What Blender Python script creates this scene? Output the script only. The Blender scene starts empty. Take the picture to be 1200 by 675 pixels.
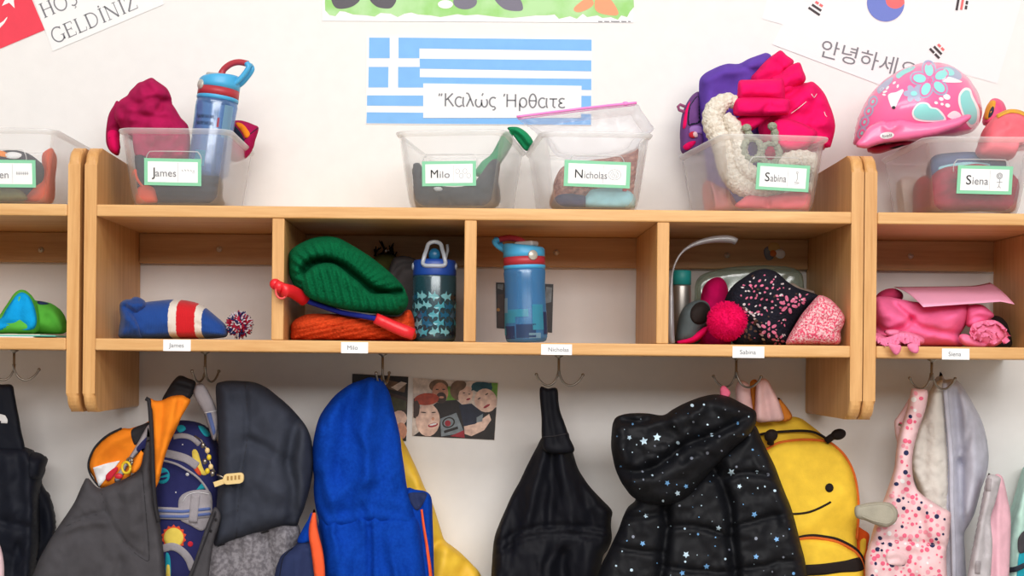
import bpy, bmesh, math, random
import numpy as np
from mathutils import Vector, Matrix
from mathutils.geometry import delaunay_2d_cdt
random.seed(7)
RNG = np.random.default_rng(11)
scn = bpy.context.scene
COL = scn.collection

# ---------------------------------------------------------------- the camera and the place
S = 0.0013333          # metres per photo pixel in the plane of the shelf fronts (y = 0)
D = 2.2                # camera distance from that plane
CX, CY = 554.0, 424.0  # where the optical axis meets the photo
TH = 0.010             # camera roll
Z0 = 1.20              # camera height
WALL = 0.30            # the wall plane
cT, sT = math.cos(TH), math.sin(TH)

def P(px, py, Y=0.0):
    k = S * (D + Y) / D
    dx, dy = px - CX, CY - py
    return Vector((k * (dx * cT - dy * sT), Y, Z0 + k * (dx * sT + dy * cT)))

def PV(px, py, Y):
    px = np.asarray(px, float); py = np.asarray(py, float); Y = np.asarray(Y, float) + 0 * px
    k = S * (D + Y) / D
    dx, dy = px - CX, CY - py
    return np.stack([k * (dx * cT - dy * sT), Y, Z0 + k * (dx * sT + dy * cT)], -1)

def XW(px, py=CY, Y=0.0): return P(px, py, Y).x
def ZW(py, px=CX, Y=0.0): return P(px, py, Y).z

# ---------------------------------------------------------------- materials
def lin(c):
    out = []
    for v in c[:3]:
        v = v / 255.0
        out.append(v / 12.92 if v <= 0.04045 else ((v + 0.055) / 1.055) ** 2.4)
    return (out[0], out[1], out[2], 1.0)

class N:
    def __init__(s, name):
        s.m = bpy.data.materials.new(name); s.m.use_nodes = True
        s.t = s.m.node_tree; s.t.nodes.clear()
        s.out = s.t.nodes.new('ShaderNodeOutputMaterial')
    def n(s, typ, **kw):
        nd = s.t.nodes.new('ShaderNode' + typ)
        for k, v in kw.items():
            if k in nd.inputs: nd.inputs[k].default_value = v
            else: setattr(nd, k, v)
        return nd
    def l(s, a, b): s.t.links.new(a, b)
    def coords(s, scale=(1, 1, 1), rot=(0, 0, 0)):
        tc = s.n('TexCoord'); mp = s.n('Mapping')
        mp.inputs['Scale'].default_value = scale; mp.inputs['Rotation'].default_value = rot
        s.l(tc.outputs['Object'], mp.inputs['Vector']); return mp.outputs[0]

_mc = {}
def plain(name, rgb, rough=0.6, spec=0.4, metal=0.0, sheen=0.0, coat=0.0):
    k = ('plain', name)
    if k in _mc: return _mc[k]
    a = N(name); b = a.n('BsdfPrincipled')
    b.inputs['Base Color'].default_value = lin(rgb); b.inputs['Roughness'].default_value = rough
    b.inputs['Specular IOR Level'].default_value = spec; b.inputs['Metallic'].default_value = metal
    b.inputs['Sheen Weight'].default_value = sheen; b.inputs['Coat Weight'].default_value = coat
    a.l(b.outputs[0], a.out.inputs[0]); _mc[k] = a.m; return a.m

def cloth(name, rgb, kind='weave', scale=1.0, rough=0.9, sheen=0.15, spec=0.15, bump=0.25, var=0.12, rgb2=None, mix_scale=60, rot=0.0, thr=(0.4, 0.6), vs=35.0):
    """woven, fleece, plush, ribbed or knitted cloth"""
    k = ('cloth', name)
    if k in _mc: return _mc[k]
    a = N(name); b = a.n('BsdfPrincipled')
    b.inputs['Roughness'].default_value = rough; b.inputs['Specular IOR Level'].default_value = spec
    b.inputs['Sheen Weight'].default_value = sheen; b.inputs['Sheen Roughness'].default_value = 0.4
    b.inputs['Sheen Tint'].default_value = lin(rgb)
    vec = a.coords((1, 1, 1), (0, rot, 0))
    nz = a.n('TexNoise', Scale=mix_scale if rgb2 else vs, Detail=4.0); a.l(vec, nz.inputs['Vector'])
    rmp = a.n('ValToRGB')
    c = lin(rgb)
    if rgb2:
        rmp.color_ramp.elements[0].color = c; rmp.color_ramp.elements[1].color = lin(rgb2)
        rmp.color_ramp.elements[0].position = thr[0]; rmp.color_ramp.elements[1].position = thr[1]
    else:
        rmp.color_ramp.elements[0].color = tuple(x * (1 - var) for x in c[:3]) + (1,)
        rmp.color_ramp.elements[1].color = tuple(min(1, x * (1 + var)) for x in c[:3]) + (1,)
        rmp.color_ramp.elements[0].position = 0.3; rmp.color_ramp.elements[1].position = 0.7
    a.l(nz.outputs['Fac'], rmp.inputs['Fac']); a.l(rmp.outputs[0], b.inputs['Base Color'])
    bp = a.n('Bump', Strength=bump, Distance=0.002)
    if kind == 'weave':
        t = a.n('TexNoise', Scale=900.0 * scale, Detail=2.0); a.l(vec, t.inputs['Vector']); h = t.outputs['Fac']
    elif kind in ('fleece', 'plush'):
        t = a.n('TexNoise', Scale=(420.0 if kind == 'fleece' else 260.0) * scale, Detail=6.0, Roughness=0.75); a.l(vec, t.inputs['Vector']); h = t.outputs['Fac']
    elif kind == 'rib':
        t = a.n('TexWave', Scale=70.0 * scale, Distortion=1.2, Detail=2.0); t.inputs['Detail Scale'].default_value = 3.0
        t.bands_direction = 'X'; a.l(vec, t.inputs['Vector'])
        t2 = a.n('TexNoise', Scale=700.0 * scale); a.l(vec, t2.inputs['Vector'])
        mx = a.n('Math', operation='MULTIPLY_ADD'); a.l(t2.outputs['Fac'], mx.inputs[0]); mx.inputs[1].default_value = 0.5
        a.l(t.outputs['Fac'], mx.inputs[2]); h = mx.outputs[0]
    else:   # knit: rows of little loops
        t = a.n('TexVoronoi', Scale=230.0 * scale); a.l(vec, t.inputs['Vector'])
        iv = a.n('Math', operation='SUBTRACT'); iv.inputs[0].default_value = 1.0; a.l(t.outputs['Distance'], iv.inputs[1]); h = iv.outputs[0]
        if not rgb2:
            mm = a.n('MixRGB', blend_type='MULTIPLY'); mm.inputs[0].default_value = 0.35
            a.l(rmp.outputs[0], mm.inputs[1]); a.l(h, mm.inputs[2]); a.l(mm.outputs[0], b.inputs['Base Color'])
    a.l(h, bp.inputs['Height']); a.l(bp.outputs[0], b.inputs['Normal'])
    a.l(b.outputs[0], a.out.inputs[0]); _mc[k] = a.m; return a.m

def wood(name, light, dark, axis='X'):
    k = ('wood', name)
    if k in _mc: return _mc[k]
    a = N(name); b = a.n('BsdfPrincipled'); b.inputs['Roughness'].default_value = 0.42
    b.inputs['Specular IOR Level'].default_value = 0.35
    sc = {'X': (1.2, 22, 22), 'Z': (22, 22, 1.2), 'Y': (22, 1.2, 22)}[axis]
    v = a.coords(sc)
    n1 = a.n('TexNoise', Scale=3.0, Detail=6.0, Roughness=0.6, Distortion=0.6); a.l(v, n1.inputs['Vector'])
    v2 = a.coords(tuple(x * 6 for x in sc))
    n2 = a.n('TexNoise', Scale=3.0, Detail=3.0); a.l(v2, n2.inputs['Vector'])
    ad = a.n('Math', operation='MULTIPLY_ADD'); a.l(n2.outputs['Fac'], ad.inputs[0]); ad.inputs[1].default_value = 0.35
    a.l(n1.outputs['Fac'], ad.inputs[2])
    r = a.n('ValToRGB'); r.color_ramp.elements[0].position = 0.42; r.color_ramp.elements[1].position = 0.85
    r.color_ramp.elements[0].color = lin(dark); r.color_ramp.elements[1].color = lin(light)
    a.l(ad.outputs[0], r.inputs['Fac']); a.l(r.outputs[0], b.inputs['Base Color'])
    bp = a.n('Bump', Strength=0.06, Distance=0.001); a.l(ad.outputs[0], bp.inputs['Height']); a.l(bp.outputs[0], b.inputs['Normal'])
    a.l(b.outputs[0], a.out.inputs[0]); _mc[k] = a.m; return a.m

def clear(name, rgb, opacity=0.35, rough=0.25, gloss=0.12, edge=0.5, pale=0.5):
    """thin translucent plastic: part of the light passes, part scatters in the milky wall, some mirrors"""
    k = ('clear', name)
    if k in _mc: return _mc[k]
    a = N(name)
    tr = a.n('BsdfTransparent'); tr.inputs[0].default_value = lin([c + (255 - c) * pale for c in rgb])
    df = a.n('BsdfDiffuse'); df.inputs[0].default_value = lin(rgb)
    tl = a.n('BsdfTranslucent'); tl.inputs[0].default_value = lin(rgb)
    gl = a.n('BsdfGlossy'); gl.inputs['Roughness'].default_value = rough; gl.inputs[0].default_value = (1, 1, 1, 1)
    mdt = a.n('MixShader'); mdt.inputs[0].default_value = 0.4; a.l(df.outputs[0], mdt.inputs[1]); a.l(tl.outputs[0], mdt.inputs[2])
    lw = a.n('LayerWeight', Blend=0.35)
    op = a.n('Math', operation='MULTIPLY_ADD', use_clamp=True); a.l(lw.outputs['Facing'], op.inputs[0]); op.inputs[1].default_value = edge; op.inputs[2].default_value = opacity
    m1 = a.n('MixShader'); a.l(op.outputs[0], m1.inputs[0]); a.l(tr.outputs[0], m1.inputs[1]); a.l(mdt.outputs[0], m1.inputs[2])
    gf = a.n('Math', operation='MULTIPLY_ADD', use_clamp=True); a.l(lw.outputs['Fresnel'], gf.inputs[0]); gf.inputs[1].default_value = 0.22; gf.inputs[2].default_value = gloss * 0.3
    m2 = a.n('MixShader'); a.l(gf.outputs[0], m2.inputs[0]); a.l(m1.outputs[0], m2.inputs[1]); a.l(gl.outputs[0], m2.inputs[2])
    a.l(m2.outputs[0], a.out.inputs[0]); _mc[k] = a.m; return a.m

# ---------------------------------------------------------------- mesh building
CLIP = None     # keeps cloth inside the bin or cubby that holds it
class MB:
    def __init__(s): s.v = []; s.f = []; s.fm = []; s.sm = []; s.mats = []
    def mi(s, m):
        if m not in s.mats: s.mats.append(m)
        return s.mats.index(m)
    def add(s, verts, faces, mat, smooth=True):
        o = len(s.v); i = s.mi(mat)
        s.v.extend([tuple(map(float, v)) for v in verts])
        for f in faces:
            s.f.append([int(x) + o for x in f]); s.fm.append(i); s.sm.append(smooth)
        return s
    def build(s, name, parent=None, loc=None):
        if CLIP is not None: s.v = [CLIP(v) for v in s.v]
        me = bpy.data.meshes.new(name)
        o = bpy.data.objects.new(name, me)
        if parent is not None: L = parent['_loc']; off = Vector(L[:]); o.parent = parent
        elif loc is not None: off = Vector(loc); o.location = off
        else:
            a = np.array(s.v); off = Vector(((a[:, 0].min() + a[:, 0].max()) / 2, (a[:, 1].min() + a[:, 1].max()) / 2, a[:, 2].min())); o.location = off
        me.from_pydata([(v[0] - off.x, v[1] - off.y, v[2] - off.z) for v in s.v], [], s.f)
        for m in s.mats: me.materials.append(m)
        me.polygons.foreach_set('material_index', s.fm); me.polygons.foreach_set('use_smooth', s.sm)
        me.update(); COL.objects.link(o)
        if parent is None or '_loc' not in o: o['_loc'] = tuple(off)
        return o

def tag(o, label=None, cat=None, group=None, kind=None):
    if label: o['label'] = label
    if cat: o['category'] = cat
    if group: o['group'] = group
    if kind: o['kind'] = kind
    return o

def thing(name, label, cat, loc, group=None):
    o = bpy.data.objects.new(name, None); COL.objects.link(o); o.location = loc; o['_loc'] = tuple(loc)
    o.empty_display_size = 0.02
    return tag(o, label, cat, group)

def bm_geo(bm, mat, mb, smooth=True, M=None):
    if M is not None: bmesh.ops.transform(bm, matrix=M, verts=bm.verts)
    bmesh.ops.recalc_face_normals(bm, faces=bm.faces)
    bm.verts.index_update()
    mb.add([v.co[:] for v in bm.verts], [[v.index for v in f.verts] for f in bm.faces], mat, smooth); bm.free()

def box(mb, mat, a, b, bev=0.0, seg=2, M=None):
    bm = bmesh.new(); bmesh.ops.create_cube(bm, size=1)
    a, b = Vector(a), Vector(b)
    for v in bm.verts: v.co = Vector([(a[i] + b[i]) / 2 + v.co[i] * (b[i] - a[i]) for i in range(3)])
    if bev: bmesh.ops.bevel(bm, geom=bm.edges[:], offset=bev, segments=seg, profile=0.5, affect='EDGES')
    bm_geo(bm, mat, mb, False, M)

def prism(mb, mat, poly, n0, n1, axis='X', bev=0.0, seg=2, M=None, smooth=False):
    """extrude a 2-d outline; axis X: poly is (y, z); axis Y: poly is (x, z); axis Z: (x, y)"""
    def p3(u, v, n): return {'X': (n, u, v), 'Y': (u, n, v), 'Z': (u, v, n)}[axis]
    bm = bmesh.new()
    A = [bm.verts.new(p3(u, v, n0)) for u, v in poly]; B = [bm.verts.new(p3(u, v, n1)) for u, v in poly]
    k = len(poly); fa = bm.faces.new(A); fb = bm.faces.new(B[::-1])
    for i in range(k): bm.faces.new((A[i], A[(i + 1) % k], B[(i + 1) % k], B[i]))
    if bev:
        ed = list(fa.edges) + list(fb.edges)
        bmesh.ops.bevel(bm, geom=ed, offset=bev, segments=seg, profile=0.5, affect='EDGES')
    bm_geo(bm, mat, mb, smooth, M)

def rounded(x0, y0, x1, y1, r, n=5, corners=(1, 1, 1, 1)):
    """rounded rectangle outline, corners in the order (x0,y0) (x1,y0) (x1,y1) (x0,y1)"""
    out = []
    cs = [(x0 + r, y0 + r, 180, x0, y0), (x1 - r, y0 + r, 270, x1, y0), (x1 - r, y1 - r, 0, x1, y1), (x0 + r, y1 - r, 90, x0, y1)]
    for (cx, cy, a0, qx, qy), on in zip(cs, corners):
        if not on: out.append((qx, qy)); continue
        for i in range(n + 1):
            a = math.radians(a0 + 90 * i / n); out.append((cx + r * math.cos(a), cy + r * math.sin(a)))
    return out

def catmull(pts, per=6, closed=False):
    pts = [np.array(p, float) for p in pts]; n = len(pts); out = []
    rng = range(n) if closed else range(n - 1)
    for i in rng:
        p1, p2 = pts[i], pts[(i + 1) % n]
        p0 = pts[(i - 1) % n] if closed or i > 0 else 2 * p1 - p2
        p3 = pts[(i + 2) % n] if closed or i + 2 < n else 2 * p2 - p1
        for k in range(per):
            t = k / per
            out.append(0.5 * ((2 * p1) + (-p0 + p2) * t + (2 * p0 - 5 * p1 + 4 * p2 - p3) * t * t + (-p0 + 3 * p1 - 3 * p2 + p3) * t ** 3))
    if not closed: out.append(pts[-1])
    return np.array(out)

def resample(c, step, closed=False):
    c = np.asarray(c, float)
    if closed: c = np.vstack([c, c[:1]])
    d = np.linalg.norm(np.diff(c, axis=0), axis=1); keep = np.r_[True, d > 1e-9]; c = c[keep]
    d = np.linalg.norm(np.diff(c, axis=0), axis=1); s = np.r_[0, np.cumsum(d)]
    n = max(3 if closed else 2, int(round(s[-1] / step)) + (0 if closed else 1))
    t = np.linspace(0, s[-1], n + 1)[:-1] if closed else np.linspace(0, s[-1], n)
    return np.stack([np.interp(t, s, c[:, k]) for k in range(c.shape[1])], 1)

def tube(mb, mat, pts, r, n=10, flat=None, cap=True, smooth=True):
    """a tube along 3-d points; r a number or one per point; flat=(normal, factor) squashes it along a direction"""
    pts = [Vector(p) for p in pts]; k = len(pts)
    rs = [r] * k if isinstance(r, (int, float)) else list(r)
    tang = [((pts[min(i + 1, k - 1)] - pts[max(i - 1, 0)]).normalized()) for i in range(k)]
    ref = Vector((0, 0, 1)) if abs(tang[0].z) < 0.9 else Vector((1, 0, 0))
    nrm = (ref - tang[0] * ref.dot(tang[0])).normalized()
    V, F = [], []
    for i in range(k):
        nrm = (nrm - tang[i] * nrm.dot(tang[i]))
        nrm = nrm.normalized() if nrm.length > 1e-6 else tang[i].orthogonal().normalized()
        b = tang[i].cross(nrm)
        for j in range(n):
            a = 2 * math.pi * j / n
            o = (nrm * math.cos(a) + b * math.sin(a)) * rs[i]
            if flat: o = o - Vector(flat[0]) * (o.dot(Vector(flat[0])) * (1 - flat[1]))
            V.append(pts[i] + o)
    for i in range(k - 1):
        for j in range(n):
            F.append((i * n + j, i * n + (j + 1) % n, (i + 1) * n + (j + 1) % n, (i + 1) * n + j))
    if cap:
        V.append(pts[0]); V.append(pts[-1]); a, b = len(V) - 2, len(V) - 1
        for j in range(n):
            F.append((a, (j + 1) % n, j)); F.append((b, (k - 1) * n + j, (k - 1) * n + (j + 1) % n))
    mb.add(V, F, mat, smooth)

def lathe(mb, mat, prof, n=40, M=None, smooth=True, arc=None):
    V, F = [], []; k = len(prof)
    for r, z in prof:
        for j in range(n):
            a = 2 * math.pi * j / n; v = Vector((r * math.cos(a), r * math.sin(a), z)); V.append(M @ v if M else v)
    for i in range(k - 1):
        for j in range(n):
            F.append((i * n + j, i * n + (j + 1) % n, (i + 1) * n + (j + 1) % n, (i + 1) * n + j))
    if prof[0][0] > 1e-6: F.append(list(range(n))[::-1])
    if prof[-1][0] > 1e-6: F.append([(k - 1) * n + j for j in range(n)])
    mb.add(V, F, mat, smooth)

def ball(mb, mat, c, r, n=16, sc=(1, 1, 1), M=None):
    V, F = [], []; m = n // 2
    c = Vector(c)
    for i in range(m + 1):
        t = math.pi * i / m
        for j in range(n):
            a = 2 * math.pi * j / n
            v = Vector((math.sin(t) * math.cos(a) * sc[0] * r, math.sin(t) * math.sin(a) * sc[1] * r, math.cos(t) * sc[2] * r))
            V.append(c + (M @ v if M else v))
    for i in range(m):
        for j in range(n): F.append((i * n + j, (i + 1) * n + j, (i + 1) * n + (j + 1) % n, i * n + (j + 1) % n))
    mb.add(V, F, mat, True)

# ---------------------------------------------------------------- soft things
_T = RNG.random((256, 256))
def vnoise(x, y, seed=0):
    x = np.asarray(x, float) + 37.1 * seed; y = np.asarray(y, float) + 17.7 * seed
    xi = np.floor(x).astype(int); yi = np.floor(y).astype(int); fx = x - xi; fy = y - yi
    fx = fx * fx * (3 - 2 * fx); fy = fy * fy * (3 - 2 * fy)
    g = lambda a, b: _T[a % 256, b % 256]
    return (g(xi, yi) * (1 - fx) + g(xi + 1, yi) * fx) * (1 - fy) + (g(xi, yi + 1) * (1 - fx) + g(xi + 1, yi + 1) * fx) * fy - 0.5

def fbm(x, y, seed=0, octv=3):
    s = 0; a = 1.0
    for o in range(octv): s = s + a * vnoise(x * 2 ** o, y * 2 ** o, seed + o * 3); a *= 0.5
    return s

def dist_poly(px, py, pts, closed=False):
    px = np.asarray(px, float).ravel(); py = np.asarray(py, float).ravel()
    a = np.asarray(pts, float); b = np.roll(a, -1, 0) if closed else a[1:]
    if not closed: a = a[:-1]
    best = np.full(px.shape, 1e18)
    for (ax, ay), (bx, by) in zip(a, b):
        vx, vy = bx - ax, by - ay; L = vx * vx + vy * vy + 1e-12
        t = np.clip(((px - ax) * vx + (py - ay) * vy) / L, 0, 1)
        best = np.minimum(best, (px - ax - t * vx) ** 2 + (py - ay - t * vy) ** 2)
    return np.sqrt(best)

def inside(px, py, poly):
    px = np.asarray(px, float).ravel(); py = np.asarray(py, float).ravel(); c = np.zeros(px.shape, bool)
    n = len(poly)
    for i in range(n):
        x1, y1 = poly[i]; x2, y2 = poly[(i + 1) % n]
        if y1 == y2: continue
        c ^= ((y1 > py) != (y2 > py)) & (px < (x2 - x1) * (py - y1) / (y2 - y1) + x1)
    return c

def blur(a, k):
    for _ in range(k):
        p = np.pad(a, 1, mode='edge'); a = (p[:-2, 1:-1] + p[2:, 1:-1] + p[1:-1, :-2] + p[1:-1, 2:] + 2 * a) / 6
    return a

SOFT = [1.0, 1.0, 1.0]     # edge radius, bulge and fold factors
class Soft:
    """A soft body with a front and a back bulge over an outline given in photo pixels at depth Y (metres).
    T, Tb: bulge towards the room / towards the wall.  R: how far in (px) the edge rounds off.
    folds: (points, amplitude m, width px); noise: (amplitude m, size x px, size y px[, seed])"""
    def __init__(s, outline, Y, T=0.03, Tb=0.015, R=25, folds=(), noise=None, field=None, creases=(), res=3.5, smooth=True, blob=False, nb=2, per=6):
        R = max(3.0, R * SOFT[0]); T = T * SOFT[1]; FK = SOFT[2]
        c = catmull(outline, per, True) if smooth else np.array(outline, float)
        s.out = resample(c, res, True); s.Y = Y; s.T, s.Tb, s.res = T, Tb, res
        x0, y0 = s.out.min(0) - 4; x1, y1 = s.out.max(0) + 4
        s.g = g = 2.0; s.x0, s.y0 = x0, y0
        nx, ny = int((x1 - x0) / g) + 2, int((y1 - y0) / g) + 2
        X, Yp = np.meshgrid(x0 + g * np.arange(nx), y0 + g * np.arange(ny))
        d = dist_poly(X, Yp, s.out, True).reshape(X.shape); ins = inside(X, Yp, s.out).reshape(X.shape)
        d = np.where(ins, d, 0)
        if blob:
            u = np.zeros_like(d)
            it = int(1.2 * max(nx, ny)) + 150
            m = ins.astype(float)
            u = d * d.max()
            for _ in range(it * 3):
                p = np.pad(u, 1); u = m * ((p[:-2, 1:-1] + p[2:, 1:-1] + p[1:-1, :-2] + p[1:-1, 2:]) / 4 + 1)
            prof = np.sqrt(u / u.max())
        else:
            q = np.clip(d / R, 0, 1); prof = np.sqrt(1 - (1 - q) ** 2)
            prof = blur(prof, nb)
        s.prof = prof
        h = T * prof
        e = np.clip(prof * 1.3, 0, 1)
        for f in folds:
            pts, amp, w = f[0], f[1], f[2]
            cc = catmull(pts, 5) if len(pts) > 2 else np.array(pts, float)
            dd = dist_poly(X, Yp, cc).reshape(X.shape)
            h = h + e * amp * FK * np.exp(-(dd / w) ** 2)
        if noise:
            for nz in (noise if isinstance(noise, list) else [noise]):
                h = h + e * nz[0] * 2 * fbm(X / nz[1], Yp / nz[2], nz[3] if len(nz) > 3 else 0)
        if field is not None: h = h + e * field(X, Yp)
        for cr in creases:      # (amplitude, size across, size along, angle deg, seed): sharp little folds
            a_ = math.radians(cr[3]); u_ = X * math.cos(a_) + Yp * math.sin(a_); v_ = -X * math.sin(a_) + Yp * math.cos(a_)
            u_ = u_ + 14 * vnoise(X / 26, Yp / 26, cr[4] + 11)
            rg = 1 - np.abs(vnoise(u_ / cr[1], v_ / cr[2], cr[4])) * 4
            am = np.clip(0.35 + 1.3 * vnoise(X / 40, Yp / 40, cr[4] + 5), 0, 1)
            h = h + e * cr[0] * FK * am * np.clip(rg, -0.3, 1)
        s.h = h
    def _lk(s, A, px, py):
        u = (np.asarray(px, float) - s.x0) / s.g; v = (np.asarray(py, float) - s.y0) / s.g
        ny, nx = A.shape
        u = np.clip(u, 0, nx - 1.001); v = np.clip(v, 0, ny - 1.001)
        i = u.astype(int); j = v.astype(int); fu = u - i; fv = v - j
        return (A[j, i] * (1 - fu) + A[j, i + 1] * fu) * (1 - fv) + (A[j + 1, i] * (1 - fu) + A[j + 1, i + 1] * fu) * fv
    def base(s, px, py): return s.Y(np.asarray(px, float), np.asarray(py, float)) if callable(s.Y) else s.Y + 0 * np.asarray(px, float)
    def y(s, px, py): return s.base(px, py) - s._lk(s.h, px, py)
    def pt(s, px, py, off=0.0): return P(px, py, float(s.y(np.array([px]), np.array([py]))[0]) - off)
    def tri(s, out, res):
        x0, y0 = out.min(0); x1, y1 = out.max(0)
        pts = []
        r = 0
        yy = y0 + res * 0.5
        while yy < y1:
            pts += [(xx, yy) for xx in np.arange(x0 + (res * 0.5 if r % 2 else 0), x1, res)]; yy += res * 0.87; r += 1
        if pts:
            q = np.array(pts); k = inside(q[:, 0], q[:, 1], out); q = q[k]
            if len(q): q = q[dist_poly(q[:, 0], q[:, 1], out, True) > res * 0.55]
        else: q = np.zeros((0, 2))
        n = len(out); allp = np.vstack([out, q]) if len(q) else out
        r = delaunay_2d_cdt([Vector(p) for p in allp], [], [list(range(n))], 1, 1e-5)
        V = np.array([v[:] for v in r[0]]); F = [list(f) for f in r[2]]
        return V, F, n
    def add(s, mb, mat, back=True):
        V, F, n = s.tri(s.out, s.res)
        b = np.zeros(len(V), bool); b[:n] = True
        edge = dist_poly(V[:, 0], V[:, 1], s.out, True) < 0.05
        yb = s.base(V[:, 0], V[:, 1]); hf = s._lk(s.h, V[:, 0], V[:, 1]); hf[edge] = 0
        pr = s._lk(s.prof, V[:, 0], V[:, 1]); pr[edge] = 0
        fr = PV(V[:, 0], V[:, 1], yb - hf)
        # orientation: front faces look towards -y
        a = [f[::-1] if _area(V, f) < 0 else f for f in F]
        a = [f[::-1] for f in a]
        if back:
            # the back is set to the same silhouette at the middle depth
            k = PV(V[:, 0], V[:, 1], yb); bk = k.copy(); bk[:, 1] += s.Tb * pr
            idx = {}; verts = list(fr); m = []
            for i in range(len(V)):
                if edge[i]: m.append(i)
                else: m.append(len(verts)); verts.append(bk[i])
            faces = a + [[m[i] for i in f][::-1] for f in a]
            mb.add(verts, faces, mat, True)
        else: mb.add(fr, a, mat, True)
        return s
    def patch(s, mb, mat, outline, lift=0.0015, smooth=True, res=3.0, per=5, thick=True, bulge=0.0):
        """a piece of cloth, print or tape lying on the front"""
        c = catmull(outline, per, True) if smooth else np.array(outline, float)
        out = resample(c, res, True)
        V, F, n = s.tri(out, res)
        edge = dist_poly(V[:, 0], V[:, 1], out, True) < 0.05
        y = s.y(V[:, 0], V[:, 1])
        if bulge:
            d = dist_poly(V[:, 0], V[:, 1], out, True); R = max(d.max(), 1e-3); q = np.clip(d / R, 0, 1)
            y = y - bulge * np.sqrt(1 - (1 - q) ** 2)
        a = [f[::-1] if _area(V, f) < 0 else f for f in F]; a = [f[::-1] for f in a]
        top = PV(V[:, 0], V[:, 1], y - lift); verts = list(top); faces = list(a)
        if thick:   # a skirt that ties the rim to the cloth below
            ei = [i for i in range(len(V)) if edge[i]]
            cen = V.mean(0)
            low = {}
            for i in ei:
                low[i] = len(verts); verts.append(PV(V[i, 0], V[i, 1], y[i] + 0.003))
            from collections import Counter
            cnt = Counter()
            dirn = {}
            for f in a:
                for p_, q_ in zip(f, f[1:] + f[:1]): cnt[frozenset((p_, q_))] += 1; dirn[frozenset((p_, q_))] = (p_, q_)
            for k_, c_ in cnt.items():
                if c_ == 1:
                    p_, q_ = dirn[k_]
                    if p_ in low and q_ in low: faces.append([q_, p_, low[p_], low[q_]])
        mb.add(verts, faces, mat, True); return s
    def cord(s, mb, mat, path, r=0.0012, lift=0.0, smooth=True, step=3, n=6):
        c = catmull(path, 6) if smooth and len(path) > 2 else np.array(path, float)
        c = resample(c, step)
        y = s.y(c[:, 0], c[:, 1]) - lift
        tube(mb, mat, PV(c[:, 0], c[:, 1], y), r, n); return s
    def strip(s, mb, mat, path, w, lift=0.0015, smooth=True, thick=True, res=2.5):
        c = catmull(path, 6) if smooth and len(path) > 2 else np.array(path, float)
        c = resample(c, 3.0); t = np.gradient(c, axis=0); t /= np.linalg.norm(t, axis=1)[:, None] + 1e-9
        nn = np.stack([-t[:, 1], t[:, 0]], 1); ww = w if np.ndim(w) == 0 else np.interp(np.linspace(0, 1, len(c)), np.linspace(0, 1, len(w)), w)[:, None]
        out = np.vstack([c + nn * ww / 2, (c - nn * ww / 2)[::-1]])
        return s.patch(mb, mat, out, lift, False, res, thick=thick)

def _area(V, f):
    a = 0
    for i in range(len(f)):
        x1, y1 = V[f[i]]; x2, y2 = V[f[(i + 1) % len(f)]]; a += x1 * y2 - x2 * y1
    return a / 2

class Flat(Soft):
    """a plane y = const (or a slanted one) that takes patches: posters, the wall"""
    def __init__(s, Y): s.Y = Y
    def y(s, px, py): return s.base(px, py)

def ell(cx, cy, rx, ry, rot=0, n=14):
    r = math.radians(rot); out = []
    for i in range(n):
        a = 2 * math.pi * i / n; x, y = rx * math.cos(a), ry * math.sin(a)
        out.append((cx + x * math.cos(r) - y * math.sin(r), cy + x * math.sin(r) + y * math.cos(r)))
    return out

def star(cx, cy, r, rot=0, k=0.42, n=5):
    out = []
    for i in range(2 * n):
        a = math.radians(rot - 90) + math.pi * i / n; q = r if i % 2 == 0 else r * k
        out.append((cx + q * math.cos(a), cy + q * math.sin(a)))
    return out

# ---------------------------------------------------------------- lettering
def glyphs(txt, size):
    cu = bpy.data.curves.new('lettering', 'FONT'); cu.body = txt; cu.size = 1.0
    cu.align_x = 'LEFT'; cu.resolution_u = 3
    o = bpy.data.objects.new('lettering', cu); COL.objects.link(o)
    bpy.context.view_layer.update()
    dg = bpy.context.evaluated_depsgraph_get(); me = bpy.data.meshes.new_from_object(o.evaluated_get(dg))
    V = np.array([v.co[:] for v in me.vertices]) if len(me.vertices) else np.zeros((0, 3)); F = [list(p.vertices) for p in me.polygons]
    bpy.data.objects.remove(o); bpy.data.curves.remove(cu); bpy.data.meshes.remove(me)
    return V * size, F

def letter(mb, mat, txt, org, u, v, size, fitw=None, n=None, lift=0.0006):
    """text from org (lower left) along u with up v; fitw: total width"""
    V, F = glyphs(txt, size)
    if not len(V): return
    u, v = Vector(u), Vector(v); n = u.cross(v).normalized()
    w = V[:, 0].max()
    k = (fitw / w) if fitw else 1.0
    mb.add([Vector(org) + u * (a[0] * k) + v * a[1] + n * lift for a in V], F, mat, False)

def fix_normals(o):
    bm = bmesh.new(); bm.from_mesh(o.data); bmesh.ops.recalc_face_normals(bm, faces=bm.faces); bm.to_mesh(o.data); bm.free()
# ================================================================ materials in use
M_WALL = cloth('wall_paint', (241, 239, 237), 'weave', 0.35, rough=0.85, sheen=0.0, spec=0.2, bump=0.05, var=0.015)
M_CEIL = plain('ceiling_paint', (240, 240, 238), 0.9)
M_FLOOR = cloth('floor_vinyl', (176, 166, 152), 'weave', 0.1, rough=0.5, sheen=0, spec=0.4, bump=0.03)
W_X = wood('maple_edge', (226, 180, 122), (203, 147, 86), 'X')
W_Z = wood('maple_upright', (222, 172, 112), (196, 140, 80), 'Z')
W_R = wood('maple_rail', (206, 160, 108), (182, 134, 84), 'X')
M_STEEL = plain('nickel', (150, 142, 132), 0.28, 0.5, 0.9)
M_SCREW = plain('screw_nickel', (206, 200, 190), 0.35, 0.6, 0.4)
M_WHITE = plain('white_paper', (246, 246, 246), 0.75, 0.3)
M_INK = plain('black_ink', (52, 52, 56), 0.7, 0.2)
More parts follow.
